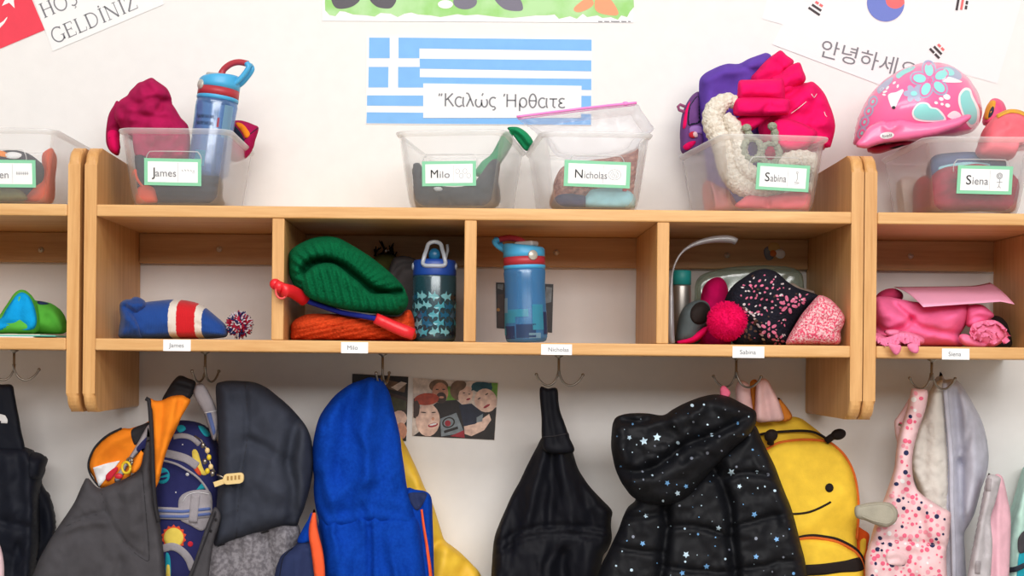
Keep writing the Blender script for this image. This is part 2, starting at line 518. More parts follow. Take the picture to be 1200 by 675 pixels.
M_GREYINK = plain('grey_ink', (132, 132, 138), 0.7, 0.2)
M_PALEINK = plain('pale_ink', (158, 158, 164), 0.7, 0.2)
M_GREEN_PAPER = plain('green_paper', (140, 208, 170), 0.7, 0.3)

# ================================================================ the room
def room():
    m = MB(); box(m, M_WALL, (-3.2, WALL, 0), (3.2, WALL + 0.12, 2.8)); wl = tag(m.build('wall_back'), kind='structure')
    m = MB(); box(m, M_FLOOR, (-3.2, -4.5, -0.1), (3.2, WALL + 0.12, 0)); tag(m.build('floor'), kind='structure')
    m = MB(); box(m, M_CEIL, (-3.2, -4.5, 2.8), (3.2, WALL + 0.12, 2.9)); tag(m.build('ceiling'), kind='structure')
    m = MB(); prism(m, M_WHITE, [(WALL - 0.015, 0), (WALL, 0), (WALL, 0.10), (WALL - 0.006, 0.10), (WALL - 0.015, 0.09)], -3.2, 3.2, 'X'); tag(m.build('baseboard_back', wl), kind='structure')
room()

# ================================================================ the cubby shelves
TH_B = 0.0192
Z_T1, Z_T0 = ZW(244.0), ZW(258.0)       # top shelf: upper and lower face
Z_B1, Z_B0 = ZW(400.8), ZW(414.8)       # lower shelf
Z_TOP, Z_BOT = ZW(175.0), ZW(488.0)     # ends of the side panels
RAIL_Y = WALL - 0.020
Z_RAIL = P(CX, 312.0, RAIL_Y).z

def side_panel(root, x0, x1):
    m = MB(); r = 0.030
    prism(m, W_Z, rounded(0.0, Z_BOT, WALL - 0.002, Z_TOP, r, 7, (1, 0, 0, 1)), x0, x1, 'X', 0.0062, 3)
    return m.build('side_panel', root)

def coat_hook(root, px, turn=0.0, Yh=0.150):
    x = P(px, 415, Yh).x; z = Z_B0 + 0.0005
    m = MB()
    lathe(m, M_STEEL, [(0.0, 0.0), (0.0075, 0.0), (0.0075, -0.002), (0.003, -0.0045), (0.0026, -0.006)], 16, Matrix.Translation((x, Yh, z)))
    tube(m, M_STEEL, [(x, Yh, z), (x, Yh, z - 0.030), (x, Yh, z - 0.036)], 0.0022, 8)
    c, s_ = math.cos(turn), math.sin(turn)
    for sg, ln in ((1, 1.0), (-1, 0.92)):
        pr = [(0, -0.024), (0.002, -0.034), (0.008, -0.045), (0.017, -0.0505), (0.027, -0.049), (0.036, -0.0415), (0.0415, -0.033)]
        pr = catmull(pr, 4)
        pts = [(x + sg * a * ln * c, Yh + sg * a * ln * s_ - 0.004 * sg, z + b) for a, b in pr]
        tube(m, M_STEEL, pts, 0.0019, 8)
        ball(m, M_STEEL, pts[-1], 0.0030, 10)
    return m.build('coat_hook', root)

def screw(root, px, py):
    m = MB(); c = P(px, py, RAIL_Y)
    M = Matrix.Translation(c) @ Matrix.Rotation(math.radians(90), 4, 'X')
    lathe(m, M_SCREW, [(0.0052, 0.0), (0.0050, 0.0012), (0.0036, 0.0026), (0.0, 0.0032)], 16, M)
    tube(m, M_SCREW, [c + Vector((0, -0.002, 0)), c + Vector((0, -0.009, 0.001))], 0.0014, 8)
    return m.build('screw', root)

def sticker(root, x0, x1, y0, y1, txt):
    m = MB(); a, b = P(x0, y0, 0), P(x1, y1, 0)
    c_ = (x0 + x1) / 2; zt, zb = P(c_, y0, 0).z, P(c_, y1, 0).z
    box(m, M_WHITE, (a.x, -0.0042, zb), (b.x, -0.0029, zt), 0.0002, 1)
    w = b.x - a.x; h = zt - zb
    org = Vector((a.x + w * 0.22, -0.0043, zb + h * 0.32))
    letter(m, M_GREYINK, txt, org, (1, 0, 0), (0, 0, 1), h * 0.56)
    return m.build('name_sticker', root)

def unit(label, lx, rx, divs, hooks, screws, stickers, left=True, right=True):
    """lx, rx: photo x of the outer faces at the front; divs: left faces of the dividers"""
    yref = 330
    X0, X1 = XW(lx, yref), XW(rx, yref)
    root = thing('cubby_shelf', label, 'coat rack shelf', ((X0 + X1) / 2, 0.15, Z_BOT))
    xi0, xi1 = X0, X1
    if left: side_panel(root, X0, X0 + TH_B); xi0 = X0 + TH_B
    if right: side_panel(root, X1 - TH_B, X1); xi1 = X1 - TH_B
    g = 0.0003
    m = MB(); box(m, W_X, (xi0 + g, -0.003, Z_T0), (xi1 - g, WALL - 0.002, Z_T1), 0.0022, 2); m.build('top_shelf', root)
    m = MB(); box(m, W_X, (xi0 + g, -0.003, Z_B0), (xi1 - g, WALL - 0.002, Z_B1), 0.0022, 2); m.build('lower_shelf', root)
    for d in divs:
        x = XW(d, yref); m = MB(); box(m, W_Z, (x, -0.0015, Z_B1 + g), (x + TH_B, RAIL_Y - 0.001, Z_T0 - g), 0.0015, 2); m.build('divider', root)
    m = MB(); box(m, W_R, (xi0 + g, RAIL_Y, Z_RAIL), (xi1 - g, WALL - 0.002, Z_T0 - g), 0.0015, 2); m.build('back_rail', root)
    for h in hooks: coat_hook(root, *h)
    for s_ in screws: screw(root, *s_)
    for st in stickers: sticker(root, *st)
    return root

unit('long light maple wall cubby shelf with four open cubbies, whole in view', 98, 1011.5, [318.5, 543.8, 769.5],
     [(240.5, 1.15), (448.5, 1.35), (655, 0.2), (863, -0.45)], [(257, 292), (652, 296), (852, 299)],
     [(192, 224, 398, 411.5, 'James'), (400, 431.5, 401, 414, 'Milo'), (634, 670, 403.5, 416, 'Nicholas'), (858, 895, 406, 419.5, 'Sabina')])
unit('light maple cubby shelf holding the blue and green fleece hat', -152, 93.0, [-146 + 10], [(16.5, 0.2)], [(48, 293)], [], left=False)
unit('light maple cubby shelf holding the pink trousers and pink paper', 1012.7, 1262, [1241], [(1092, 0.2)], [(1067, 300)],
     [(1103, 1135, 408.5, 421.5, 'Siena')], right=False)

# ================================================================ the bins
M_BIN = clear('frosted_polypropylene', (253, 253, 253), 0.085, 0.3, 0.06, 0.05)
M_BINRIM = clear('frosted_rim', (254, 254, 254), 0.30, 0.3, 0.16, 0.3)

def make_bin(label, cx, ry, yaw, tag_px, name, icon=0, tag_roll=0.0, w=0.182, w0=0.140):
    """cx, ry: photo position of the middle of the front rim; tag_px: x0, y0, x1, y1 of the paper tag on the front"""
    L, L0, r1, r0 = 0.268, 0.232, 0.022, 0.026
    f = P(cx, ry, 0.006); zb = Z_T1 + 0.0006; H = f.z - zb
    ca, sa = math.cos(yaw), math.sin(yaw)
    org = Vector((f.x - sa * L / 2, f.y + ca * L / 2, zb))
    def W(x, y, z): return Vector((org.x + ca * x - sa * y, org.y + sa * x + ca * y, org.z + z))
    def sec(t):   # half sizes of the outer wall at height fraction t
        return (w0 + (w - 0.010 - w0) * t) / 2, (L0 + (L - 0.010 - L0) * t) / 2, r0 + (r1 - r0) * t
    root = thing('storage_bin', label, 'plastic bin', org, 'clear bins on top of the cubbies')
    rings = []
    def ring(hx, hy, r, z): rings.append([W(a, b, z) for a, b in rounded(-hx, -hy, hx, hy, r, 7)])
    hx, hy, r = sec(0); ring(hx - 0.012, hy - 0.012, r * 0.6, 0.0); ring(hx - 0.005, hy - 0.005, r * 0.85, 0.0012)
    ring(hx - 0.001, hy - 0.001, r, 0.006)
    for t in (0.15, 0.4, 0.7, 0.93): hx, hy, r = sec(t); ring(hx, hy, r, H * t)
    hx, hy, r = sec(0.955)
    nwall = len(rings)
    ring(hx + 0.0035, hy + 0.0035, r + 0.003, H * 0.955)
    ring(hx + 0.0055, hy + 0.0055, r + 0.005, H * 0.985); ring(hx + 0.0050, hy + 0.005, r + 0.005, H)
    ring(hx + 0.001, hy + 0.001, r, H); 
    nrim = len(rings)
    th = 0.0016
    for t in (0.93, 0.7, 0.4, 0.15): hx, hy, r = sec(t); ring(hx - th, hy - th, r - th, H * t)
    hx, hy, r = sec(0); ring(hx - 0.003, hy - 0.003, r, 0.0065); ring(hx - 0.013, hy - 0.013, r * 0.6, 0.002)
    k = len(rings[0])
    def quads(a, b): return [(i * k + j, i * k + (j + 1) % k, (i + 1) * k + (j + 1) % k, (i + 1) * k + j) for i in range(a, b) for j in range(k)]
    V = [p for rg in rings for p in rg]
    m = MB()
    n = len(rings)
    m.add(V, quads(0, nwall - 1) + quads(nrim - 1, n - 1) + [list(range(k))[::-1], [(n - 1) * k + j for j in range(k)]], M_BIN)
    # grip outline and corner ribs moulded in the front
    def fy(z): return -sec(z / H)[1]
    g = [(-0.043, 0.066), (-0.043, 0.076), (-0.039, 0.0835), (-0.03, 0.0855), (0.03, 0.0855), (0.039, 0.0835), (0.043, 0.076), (0.043, 0.066)]
    tube(m, M_BINRIM, [W(a, fy(b) - 0.0004, b) for a, b in catmull(g, 3)], 0.0009, 6)
    o = m.build('tub', root)
    m = MB(); m.add(V, quads(nwall - 1, nrim - 1), M_BINRIM); m.build('rim', root)
    # the paper name tag
    x0, y0, x1, y1 = tag_px
    Yt = 0.014
    c = P((x0 + x1) / 2, (y0 + y1) / 2, Yt); tw = (P(x1, y0, Yt) - P(x0, y0, Yt)).length / max(0.5, ca); thh = (P(x0, y0, Yt) - P(x0, y1, Yt)).length
    zl = c.z - org.z; dx = c.x - org.x; y_l = fy(zl); xl = (dx + sa * y_l) / ca
    slope = (sec(1)[1] - sec(0)[1]) / H
    u0 = Vector((ca, sa, 0)); up = (Vector((sa * slope, -ca * slope, 1))).normalized()
    u = u0 * math.cos(tag_roll) + up * math.sin(tag_roll); v = up * math.cos(tag_roll) - u0 * math.sin(tag_roll); nn = u.cross(v)
    q = W(xl, y_l, zl) + nn * 0.0012
    def fr(a, b, d): return q + u * a + v * b + nn * d
    m = MB()
    def card(mat, a0, b0, a1, b1, d0, d1):
        vs = [fr(a, b, d) for d in (d0, d1) for a, b in ((a0, b0), (a1, b0), (a1, b1), (a0, b1))]
        m.add(vs, [(0, 3, 2, 1), (4, 5, 6, 7), (0, 1, 5, 4), (1, 2, 6, 5), (2, 3, 7, 6), (3, 0, 4, 7)], mat, False)
    card(M_GREEN_PAPER, -tw / 2, -thh / 2, tw / 2, thh / 2, -0.0003, 0.0003)
    iw, ih = tw * 0.875, thh * 0.76
    card(M_WHITE, -iw / 2, -ih / 2, iw / 2, ih / 2, 0.0003, 0.0006)
    card(M_PALEINK, iw * 0.10 + 0.0, -ih * 0.46, iw * 0.105, ih * 0.46, 0.0006, 0.0007)
    # name: a dark capital, then dotted tracing letters
    if name[0]:
        hh = ih * 0.62
        letter(m, M_INK, name[0], fr(-iw * 0.40, -ih * 0.22, 0.0008), u, v, hh, n=nn)
        V0, _ = glyphs(name[0], hh); wcap = V0[:, 0].max(); tot = 0.57 if len(name) > 6 else 0.47 if len(name) > 4 else 0.42
        letter(m, M_GREYINK, name[1:], fr(-iw * 0.40 + wcap * 1.12, -ih * 0.22, 0.0008), u, v, hh * 0.82, fitw=iw * tot - wcap * 1.12)
    else:
        letter(m, M_GREYINK, name[1], fr(-iw * 0.17, -ih * 0.22, 0.0008), u, v, ih * 0.5)
    # the little pencil picture
    def line(pts, wd=0.00045, mat=M_GREYINK):
        tube(m, mat, [fr(a * ih + iw * 0.30, b * ih, 0.0007) for a, b in pts], wd, 5)
    rr = random.Random(icon + 5)
    if icon == 0:
        for kx in range(5): line([(-0.30 + kx * 0.14, 0.10 + 0.04 * math.sin(kx)), (-0.22 + kx * 0.14, 0.06)])
        line([(0.2, -0.02), (0.36, -0.02)], 0.0003, M_PALEINK)
    elif icon == 1:
        for kx in range(4):
            cx_, cy_ = -0.30 + 0.2 * kx, 0.12 * (-1) ** kx
            line([(cx_ + 0.11 * math.cos(a), cy_ + 0.13 * math.sin(a)) for a in np.linspace(0, 6.3, 11)], 0.0003, M_PALEINK)
    elif icon == 2:
        line([(0.32 * math.cos(a), 0.26 * math.sin(a)) for a in np.linspace(0, 6.3, 21)], 0.0003)
        line([(0.2 * math.cos(a), 0.17 * math.sin(a)) for a in np.linspace(0, 6.3, 15)], 0.0003, M_PALEINK)
        for kx in (-0.1, 0, 0.1): line([(kx, -0.1), (kx + 0.03, 0.1)], 0.0003)
    elif icon == 3:
        line([(0, 0.25), (0.03, 0.05), (0, -0.15)]); line([(-0.12, -0.2), (0.14, -0.22)]); line([(-0.10, -0.28), (0.10, -0.28)], 0.0003, M_PALEINK)
        line([(0.05 * math.cos(a), 0.28 + 0.05 * math.sin(a)) for a in np.linspace(0, 6.3, 9)], 0.0003)
    elif icon == 4:
        for q_ in (0.05, 0.10, 0.14): line([(q_ * math.cos(a), 0.20 + q_ * math.sin(a)) for a in np.linspace(0, 6.3, 13)], 0.0004)
        line([(0.02, 0.05), (0.0, -0.28)]); line([(-0.12, -0.10), (0.14, -0.08)]); line([(0, -0.28), (-0.08, -0.36)]); line([(0, -0.28), (0.08, -0.36)])
    else:
        for kx in range(6): line([(-0.25 + kx * 0.1, -0.06), (-0.25 + kx * 0.1, 0.1)]); 
        line([(-0.3, 0.02), (0.32, 0.02)], 0.0003)
    m.build('name_tag', root)
    hz = H; bl = dict(org=org, ca=ca, sa=sa)
    def clip(v, over=False):
        a, b, c = v[0] - org.x, v[1] - org.y, v[2] - org.z
        if c > hz + 0.001: return v
        x, y = ca * a + sa * b, -sa * a + ca * b; c = max(c, 0.0072)
        hx, hy, rr_ = sec(min(1.0, c / hz)); lx, ly = hx - 0.0042, hy - 0.0042
        x = max(-lx, min(lx, x)); y = max(-ly, min(ly, y))
        ex, ey = abs(x) - (lx - rr_), abs(y) - (ly - rr_)      # round corners
        if ex > 0 and ey > 0:
            d_ = math.hypot(ex, ey)
            if d_ > rr_: x = math.copysign(lx - rr_ + ex * rr_ / d_, x); y = math.copysign(ly - rr_ + ey * rr_ / d_, y)
        p = W(x, y, c); return (p.x, p.y, p.z)
    return clip

BIN_A = make_bin('clear bin over the fleece hat cubby, at the left edge of the photo', -3.5, 149.5, 0.0, (-25, 187, 41, 219), ('', 'en'), 5)
BIN_B = make_bin('clear bin with magenta fleece, leaning blue bottle and dark blue cloth in it', 202.5, 150.0, 0.0, (168.5, 185.5, 235.5, 217), 'James', 0, -0.01)
BIN_C = make_bin('clear half empty bin with dark cloth inside and a green cuff on its rim', 526.5, 152.0, -0.16, (494.5, 188.5, 558, 217.5), 'Milo', 1)
BIN_D = make_bin('clear bin holding the zip bag with a pink closure', 701.0, 154.0, 0.06, (661, 188.5, 739, 219), 'Nicholas', 2, -0.02)
BIN_E = make_bin('clear bin overflowing with purple cloth, hot pink trousers and cream scarf', 912.0, 158.0, 0.13, (886, 192, 950, 223), 'Sabina', 3, -0.03)
BIN_F = make_bin('clear bin under the pink bike helmet, filled with dark red cloth', 1152.5, 160.0, -0.01, (1122.5, 194, 1187, 227), 'Siena', 4, -0.015)

# ================================================================ papers on the wall
YW = WALL - 0.0006
FW = Flat(YW - 0.0006)
def sheet(mb, mat, pts, lift=0.0005, smooth=False, back=0.0):
    """a flat piece of paper or print"""
    out = resample(catmull(pts, 5, True), 2.5, True) if smooth else np.array(pts, float)
    Y = YW - lift - back
    V, F, n = Soft.tri(FW, out, 60.0 if not smooth else 30.0)
    a = [f if _area(V, f) < 0 else f[::-1] for f in F]
    mb.add(PV(V[:, 0], V[:, 1], Y), a, mat, False)

def card3(mb, mat, pts, y0, y1):
    """paper with a real thickness between depths y0 (wall side) and y1 (room side)"""
    k = len(pts)
    A = PV([p[0] for p in pts], [p[1] for p in pts], y0); B = PV([p[0] for p in pts], [p[1] for p in pts], y1)
    mb.add(list(A) + list(B), [list(range(k)), [k + i for i in range(k)][::-1]] + [(i, (i + 1) % k, k + (i + 1) % k, k + i) for i in range(k)], mat, False)

def text_px(mb, mat, txt, a, b, size_px, Y, fit=True):
    A, B = P(a[0], a[1], Y), P(b[0], b[1], Y)
    u = (B - A).normalized(); v = Vector((-u.z, 0, u.x))
    letter(mb, mat, txt, A, u, v, size_px * S * (D + Y) / D, fitw=(B - A).length if fit else None)

TK, TN, SF = 0.115, 0.055, 0.04
def arc(cx_, cy_, rx, ry, a0, a1, n=18): return [(cx_ + rx * math.cos(math.radians(a)), cy_ + ry * math.sin(math.radians(a))) for a in np.linspace(a0, a1, n)]
def strokes(mb, mat, glyph_list, org, ang, h, Y, squeeze=1.0):
    """letters drawn as strokes: a list of (advance, [(points, thickness), ...])"""
    ca_, sa_ = math.cos(ang), math.sin(ang); x = 0.0
    for wd, st in glyph_list:
        for pts, w in st:
            c = np.array(pts, float); t = np.gradient(c, axis=0); t /= np.linalg.norm(t, axis=1)[:, None] + 1e-9
            n_ = np.stack([-t[:, 1], t[:, 0]], 1); A = c + n_ * w / 2; B = c - n_ * w / 2
            q = np.vstack([A, B]); X = (q[:, 0] * squeeze + x) * h; Yy = q[:, 1] * h
            px = org[0] + X * ca_ + Yy * sa_; py = org[1] + X * sa_ - Yy * ca_
            k = len(c)
            mb.add(PV(px, py, Y), [(i, k + i, k + i + 1, i + 1) for i in range(k - 1)], mat, False)
        x += wd * squeeze
def greek(mb, mat):
    w = 0.118
    al = (0.80, [(arc(.32, .36, .27, .37, 50, 320, 22), w), ([(.62, .73), (.60, .3), (.64, .02), (.72, .0)], w)])
    G = [(0.36, [([(.08, .98), (.03, .78)], w * .9), ([(.24, .98), (.19, .78)], w * .9)]),
         (0.80, [([(.14, 0), (.14, 1)], w), ([(.66, 1), (.19, .48)], w), ([(.30, .60), (.72, 0)], w)]), al,
         (0.66, [([(.02, 1.02), (.14, 1.02), (.22, .92), (.56, .02)], w), ([(.32, .62), (.06, 0)], w)]),
         (0.98, [(arc(.26, .32, .22, .34, 130, 360, 20) + [(.48, .55)], w), (arc(.69, .32, .21, .34, 180, 410, 20), w), ([(.50, .84), (.58, 1.04)], w * .9)]),
         (0.62, [([(.52, .66), (.40, .72)] + arc(.34, .37, .27, .36, 75, 250, 14) + [(.44, .0), (.50, -.10), (.42, -.22), (.30, -.24)], w)]),
         (0.42, []),
         (0.16, [([(.05, .80), (.12, 1.02)], w * .9)]),
         (0.92, [([(.14, 0), (.14, 1)], w), ([(.74, 0), (.74, 1)], w), ([(.14, .52), (.74, .52)], w)]),
         (0.72, [([(.12, -.30), (.12, .36)] + arc(.37, .36, .25, .36, 180, -170, 26), w)]),
         (0.72, [(arc(.34, .50, .25, .52, 0, 360, 34), w), ([(.10, .51), (.58, .51)], w * .9)]), al,
         (0.62, [([(.02, .67), (.58, .67)], w), ([(.30, .67), (.29, .12), (.36, .02), (.46, .02)], w)]),
         (0.60, [(arc(.32, .53, .21, .18, 40, 270, 12), w), (arc(.32, .18, .24, .18, 90, 325, 12), w)])]
    tot = sum(a for a, _ in G); L_ = math.hypot(663.5 - 514, 2)
    h = 15.2
    strokes(mb, mat, G, (513.8, 124.4), math.radians(0.75), h, YW - 0.0023, L_ / (tot * h))

# --- the blue and white flag poster
M_SKY = cloth('sky_blue_print', (134, 190, 246), 'weave', 0.3, rough=0.6, sheen=0, bump=0.02, var=0.03)
m = MB()
card3(m, M_WHITE, [(429.5, 42.5), (694, 45), (693, 147), (429, 145.5)], YW, YW - 0.0008)
L = 0.0012
for q in ([(432.6, 44), (456.7, 44.2), (456.7, 68.2), (432.4, 68.2)],
          [(467, 44), (693.3, 46.4), (693.3, 59.6), (491.5, 56.8), (491.5, 68.2), (467, 68.2)],
          [(491.7, 68.8), (693, 70.6), (693, 83.6), (492, 80.4)],
          [(466.5, 78.4), (492, 78.4), (492, 90.4), (693, 92.4), (693, 105.5), (496, 102.6), (466.5, 102.6)],
          [(432, 78.4), (455.3, 78.4), (455, 102.5), (431.6, 102.5)],
          [(430.2, 111.7), (692.8, 112.2), (692.8, 126), (430, 123.8)],
          [(429.8, 131.5), (692.6, 133.5), (692.6, 146.3), (429.4, 144.4)]):
    sheet(m, M_SKY, q, L)
root = thing('flag_poster', 'blue and white striped flag poster with a cross, on the wall', 'poster', tuple(P(561, 146, WALL)))
m.build('flag_sheet', root)
m = MB(); card3(m, M_WHITE, [(496, 97.7), (681.5, 100.6), (681, 138.2), (496, 138.2)], YW - 0.0014, YW - 0.0022)
greek(m, M_GREYINK)
m.build('text_strip', root)

# --- the red banner: flag and serif lettering
M_RED = cloth('red_print', (240, 74, 92), 'weave', 0.3, rough=0.6, sheen=0, bump=0.02, var=0.03)
root = thing('welcome_banner', 'red flag banner with serif lettering hung at a slant on the wall', 'banner', tuple(P(60, 60, WALL)))
m = MB()
ux, uy = math.cos(math.radians(-22.8)), math.sin(math.radians(-22.8))
def rot(a, b, o): return (o[0] + a * ux - b * uy, o[1] + a * uy + b * ux)
card3(m, M_RED, [rot(-95, 0, (52.4, 35)), rot(0, 0, (52.4, 35)), rot(0, -92, (52.4, 35)), rot(-95, -92, (52.4, 35))][::-1], YW, YW - 0.0008)
cres = []
cc = (-20, 9)
for a in np.linspace(40, 320, 22): cres.append((cc[0] + 31 * math.cos(math.radians(a - 22.8 + 6)), cc[1] + 31 * math.sin(math.radians(a - 22.8 + 6))))
c2 = (cc[0] + 8 * ux, cc[1] + 8 * uy)
for a in np.linspace(310, 50, 18): cres.append((c2[0] + 25 * math.cos(math.radians(a - 22.8 + 6)), c2[1] + 25 * math.sin(math.radians(a - 22.8 + 6))))
sheet(m, M_WHITE, cres, 0.0012)
sheet(m, M_WHITE, star(11.5, -2, 13, 10, 0.40), 0.0013)
m.build('red_flag', root)
m = MB()
card3(m, M_WHITE, [(62, 60), (41, 4), (20, -52), (150, -102), (192, 5)][::-1], YW - 0.0002, YW - 0.001)
# a small serif alphabet drawn as strokes: (points, thickness)
def stem(x, w=TK): return [([(x, 0), (x, 1)], w), ([(x - .13, .015), (x + .13, .015)], SF), ([(x - .13, .985), (x + .13, .985)], SF)]
SER = {
 'H': (0.95, stem(.16) + stem(.74) + [([(.16, .52), (.74, .52)], TN)]),
 'O': (0.98, [(arc(.46, .5, .40, .5, 0, 360, 30), 0.09)]),
 'S': (0.68, [(arc(.30, .74, .21, .24, 40, 270, 14) + arc(.31, .26, .23, .26, 90, -140, 14), 0.085), ([(.30, -.02), (.36, -.14), (.24, -.2)], TN)]),
 'G': (0.95, [(arc(.47, .5, .41, .5, 48, 325, 26), 0.09), ([(.79, .40), (.79, .06)], TK), ([(.62, .41), (.92, .41)], SF), ([(.74, .80), (.74, .98)], TN)]),
 'E': (0.78, stem(.16) + [([(.16, .98), (.62, .98)], TN), ([(.16, .52), (.50, .52)], TN), ([(.16, .02), (.66, .02)], TN), ([(.62, .98), (.64, .80)], SF), ([(.66, .02), (.69, .22)], SF), ([(.50, .42), (.50, .62)], SF)]),
 'L': (0.76, stem(.16) + [([(.16, .02), (.64, .02)], TN), ([(.64, .02), (.68, .24)], SF)]),
 'D': (0.98, stem(.16) + [([(.16, .98), (.36, .98)] + arc(.38, .5, .42, .48, 88, -88, 20) + [(.16, .02)], 0.075)]),
 'I': (0.44, stem(.20) + [(arc(.20, 1.14, .035, .035, 0, 360, 10), 0.06)]),
 'N': (1.0, [([(.15, 0), (.15, 1)], TN), ([(.78, 0), (.78, 1)], TN), ([(.13, .99), (.78, .0)], TK), ([(.02, .015), (.28, .015)], SF), ([(.02, .985), (.20, .985)], SF), ([(.65, .985), (.91, .985)], SF)]),
 'Z': (0.82, [([(.08, .98), (.70, .98)], TN), ([(.68, .96), (.08, .04)], TK), ([(.06, .02), (.72, .02)], TN), ([(.08, .98), (.07, .78)], SF), ([(.72, .02), (.74, .22)], SF)])}
def serif(mb, mat, word, org, ang, h, Y, squeeze=1.0): strokes(mb, mat, [SER[c] for c in word], org, ang, h, Y, squeeze)
a0 = math.radians(-23.3)
serif(m, M_GREYINK, 'GELDINIZ', (64.0, 51.5), a0, 17.5, YW - 0.0013, 1.0)
serif(m, M_GREYINK, 'HOS', (51.5, 21.5), a0, 17.5, YW - 0.0013, 1.0)
m.build('lettered_sheet', root)

# --- the grass poster at the top
M_GRASS = cloth('grass_print', (160, 216, 130), 'weave', 0.2, rough=0.6, sheen=0, bump=0.02, rgb2=(186, 228, 168), mix_scale=18)
M_STONE = plain('grey_print', (122, 118, 134), 0.6); M_ORSHOE = plain('orange_print', (244, 160, 118), 0.6)
M_SKYP = plain('pale_sky_print', (214, 232, 246), 0.6); M_DKPR = plain('dark_print', (92, 88, 96), 0.6)
m = MB(); card3(m, M_WHITE, [(378, -120), (743, -120), (742, 26.5), (377.5, 24.5)], YW, YW - 0.0008)
gb = [(380, -40), (740, -40), (743, 8), (738, 14), (735, 20), (728, 18), (724, 23), (716, 20), (706, 21), (700, 18), (688, 20), (683, 16), (676, 22), (668, 19), (655, 22), (650, 17), (640, 18), (628, 18),
      (600, 21), (584, 20), (560, 17), (545, 18), (536, 16.5), (516, 20), (505, 18), (490, 17), (482, 14.5), (474, 16), (466, 20), (458, 16), (446, 15), (439, 19.5), (430, 18), (414, 17), (404, 13.5), (398, 13), (393, 19), (386, 17.5), (381, 12)]
sheet(m, M_GRASS, gb, 0.0011)
sheet(m, M_SKYP, [(379, -119), (742, -119), (742, -42), (379, -40)], 0.0011)
for mt, q in ((M_DKPR, [(390, -4), (421, -2), (412, 8), (394, 9.5)]), (M_DKPR, [(434, -3), (463, -3), (460, 8), (452, 10), (440, 7)]), (M_WHITE, ell(522, 5, 9, 5)), (M_STONE, ell(545, 2, 14, 9)),
              (M_STONE, [(580, -3), (606, -4), (613, 10), (606, 13), (590, 10)]), (M_ORSHOE, [(690, -3), (696, 4), (690, 10), (678, 14.5), (672, 11), (678, 4)]), (M_ORSHOE, [(699, -3), (714, -2), (725, 16), (712, 17.5), (698, 12)])):
    sheet(m, mt, q, 0.0014, True)
for a, b in ((701, 706), (708, 714), (716, 726), (728, 734), (736, 739)): sheet(m, M_GREYINK, [(a, 24.6), (b, 24.7), (b, 25.8), (a, 25.7)], 0.0012)   # too small to read
tag(m.build('grass_poster'), 'poster of green grass and shoes, cut off above the striped flag poster', 'poster')

# --- the large white poster with a red and blue disc
M_BLUEP = plain('blue_print', (112, 128, 206), 0.6); M_REDP = plain('coral_print', (240, 110, 112), 0.6); M_BLK = plain('black_print', (66, 56, 60), 0.6); M_PAPER2 = plain('poster_paper', (243, 241, 242), 0.7)
root = thing('disc_poster', 'large white poster with a red and blue disc, hung askew behind the helmet', 'poster', tuple(P(1060, 100, WALL)))
m = MB(); card3(m, M_PAPER2, [(1168.5, 98), (1196.6, 4), (1224, -90), (940, -160), (893, 22)], YW, YW - 0.0004)
dc = (1038, 3.2); ra = 14.5
sheet(m, M_REDP, ell(dc[0], dc[1], 22, 22, 0, 28), 0.0013)
low = [(dc[0] + 22 * math.cos(math.radians(a)), dc[1] + 22 * math.sin(math.radians(a))) for a in np.linspace(8, 188, 24)]
mid = [(dc[0] - 11 + 11 * math.cos(math.radians(a)), dc[1] - 2 + 9 * math.sin(math.radians(a))) for a in np.linspace(180, 360, 10)][1:] + [(dc[0] + 11 - 11 * math.cos(math.radians(a)), dc[1] + 2 + 9 * math.sin(math.radians(a)) - 4) for a in np.linspace(0, 180, 10)][1:-1]
sheet(m, M_BLUEP, low + mid, 0.0016)
def trigram(c, r, mats):
    ca_, sa_ = math.cos(math.radians(r)), math.sin(math.radians(r))
    for k, (mt, br) in enumerate(mats):
        o = (k - 1) * 5.2; ln = 5.0 + k * 1.5
        segs = [(-ln, -0.7), (0.7, ln)] if br else [(-ln, ln)]
        for a, b in segs:
            q = [(a, o - 1.4), (b, o - 1.4), (b, o + 1.4), (a, o + 1.4)]
            sheet(m, mt, [(c[0] + x * ca_ - y * sa_, c[1] + x * sa_ + y * ca_) for x, y in q], 0.0014)
trigram((957, 9), -60 + 14 + 80, [(M_REDP, 1), (M_BLK, 0), (M_BLK, 0)])
trigram((1099, 59), 46, [(M_REDP, 1), (M_BLK, 0), (M_BLK, 1)])
trigram((1127.5, 5), 100, [(M_BLK, 1), (M_REDP, 0), (M_BLK, 0)])
m.build('disc_sheet', root)
m = MB(); card3(m, M_PAPER2, [(905, 52), (930, 2), (1090, 44), (1064, 112)][::-1][::-1], YW - 0.0005, YW - 0.0009)
text_px(m, M_GREYINK, '\uc548\ub155\ud558\uc138\uc694', (958.5, 64.0), (958.5 + 118 * math.cos(math.radians(14.4)), 64.0 + 118 * math.sin(math.radians(14.4))), 24, YW - 0.0011)
m.build('text_strip', root)

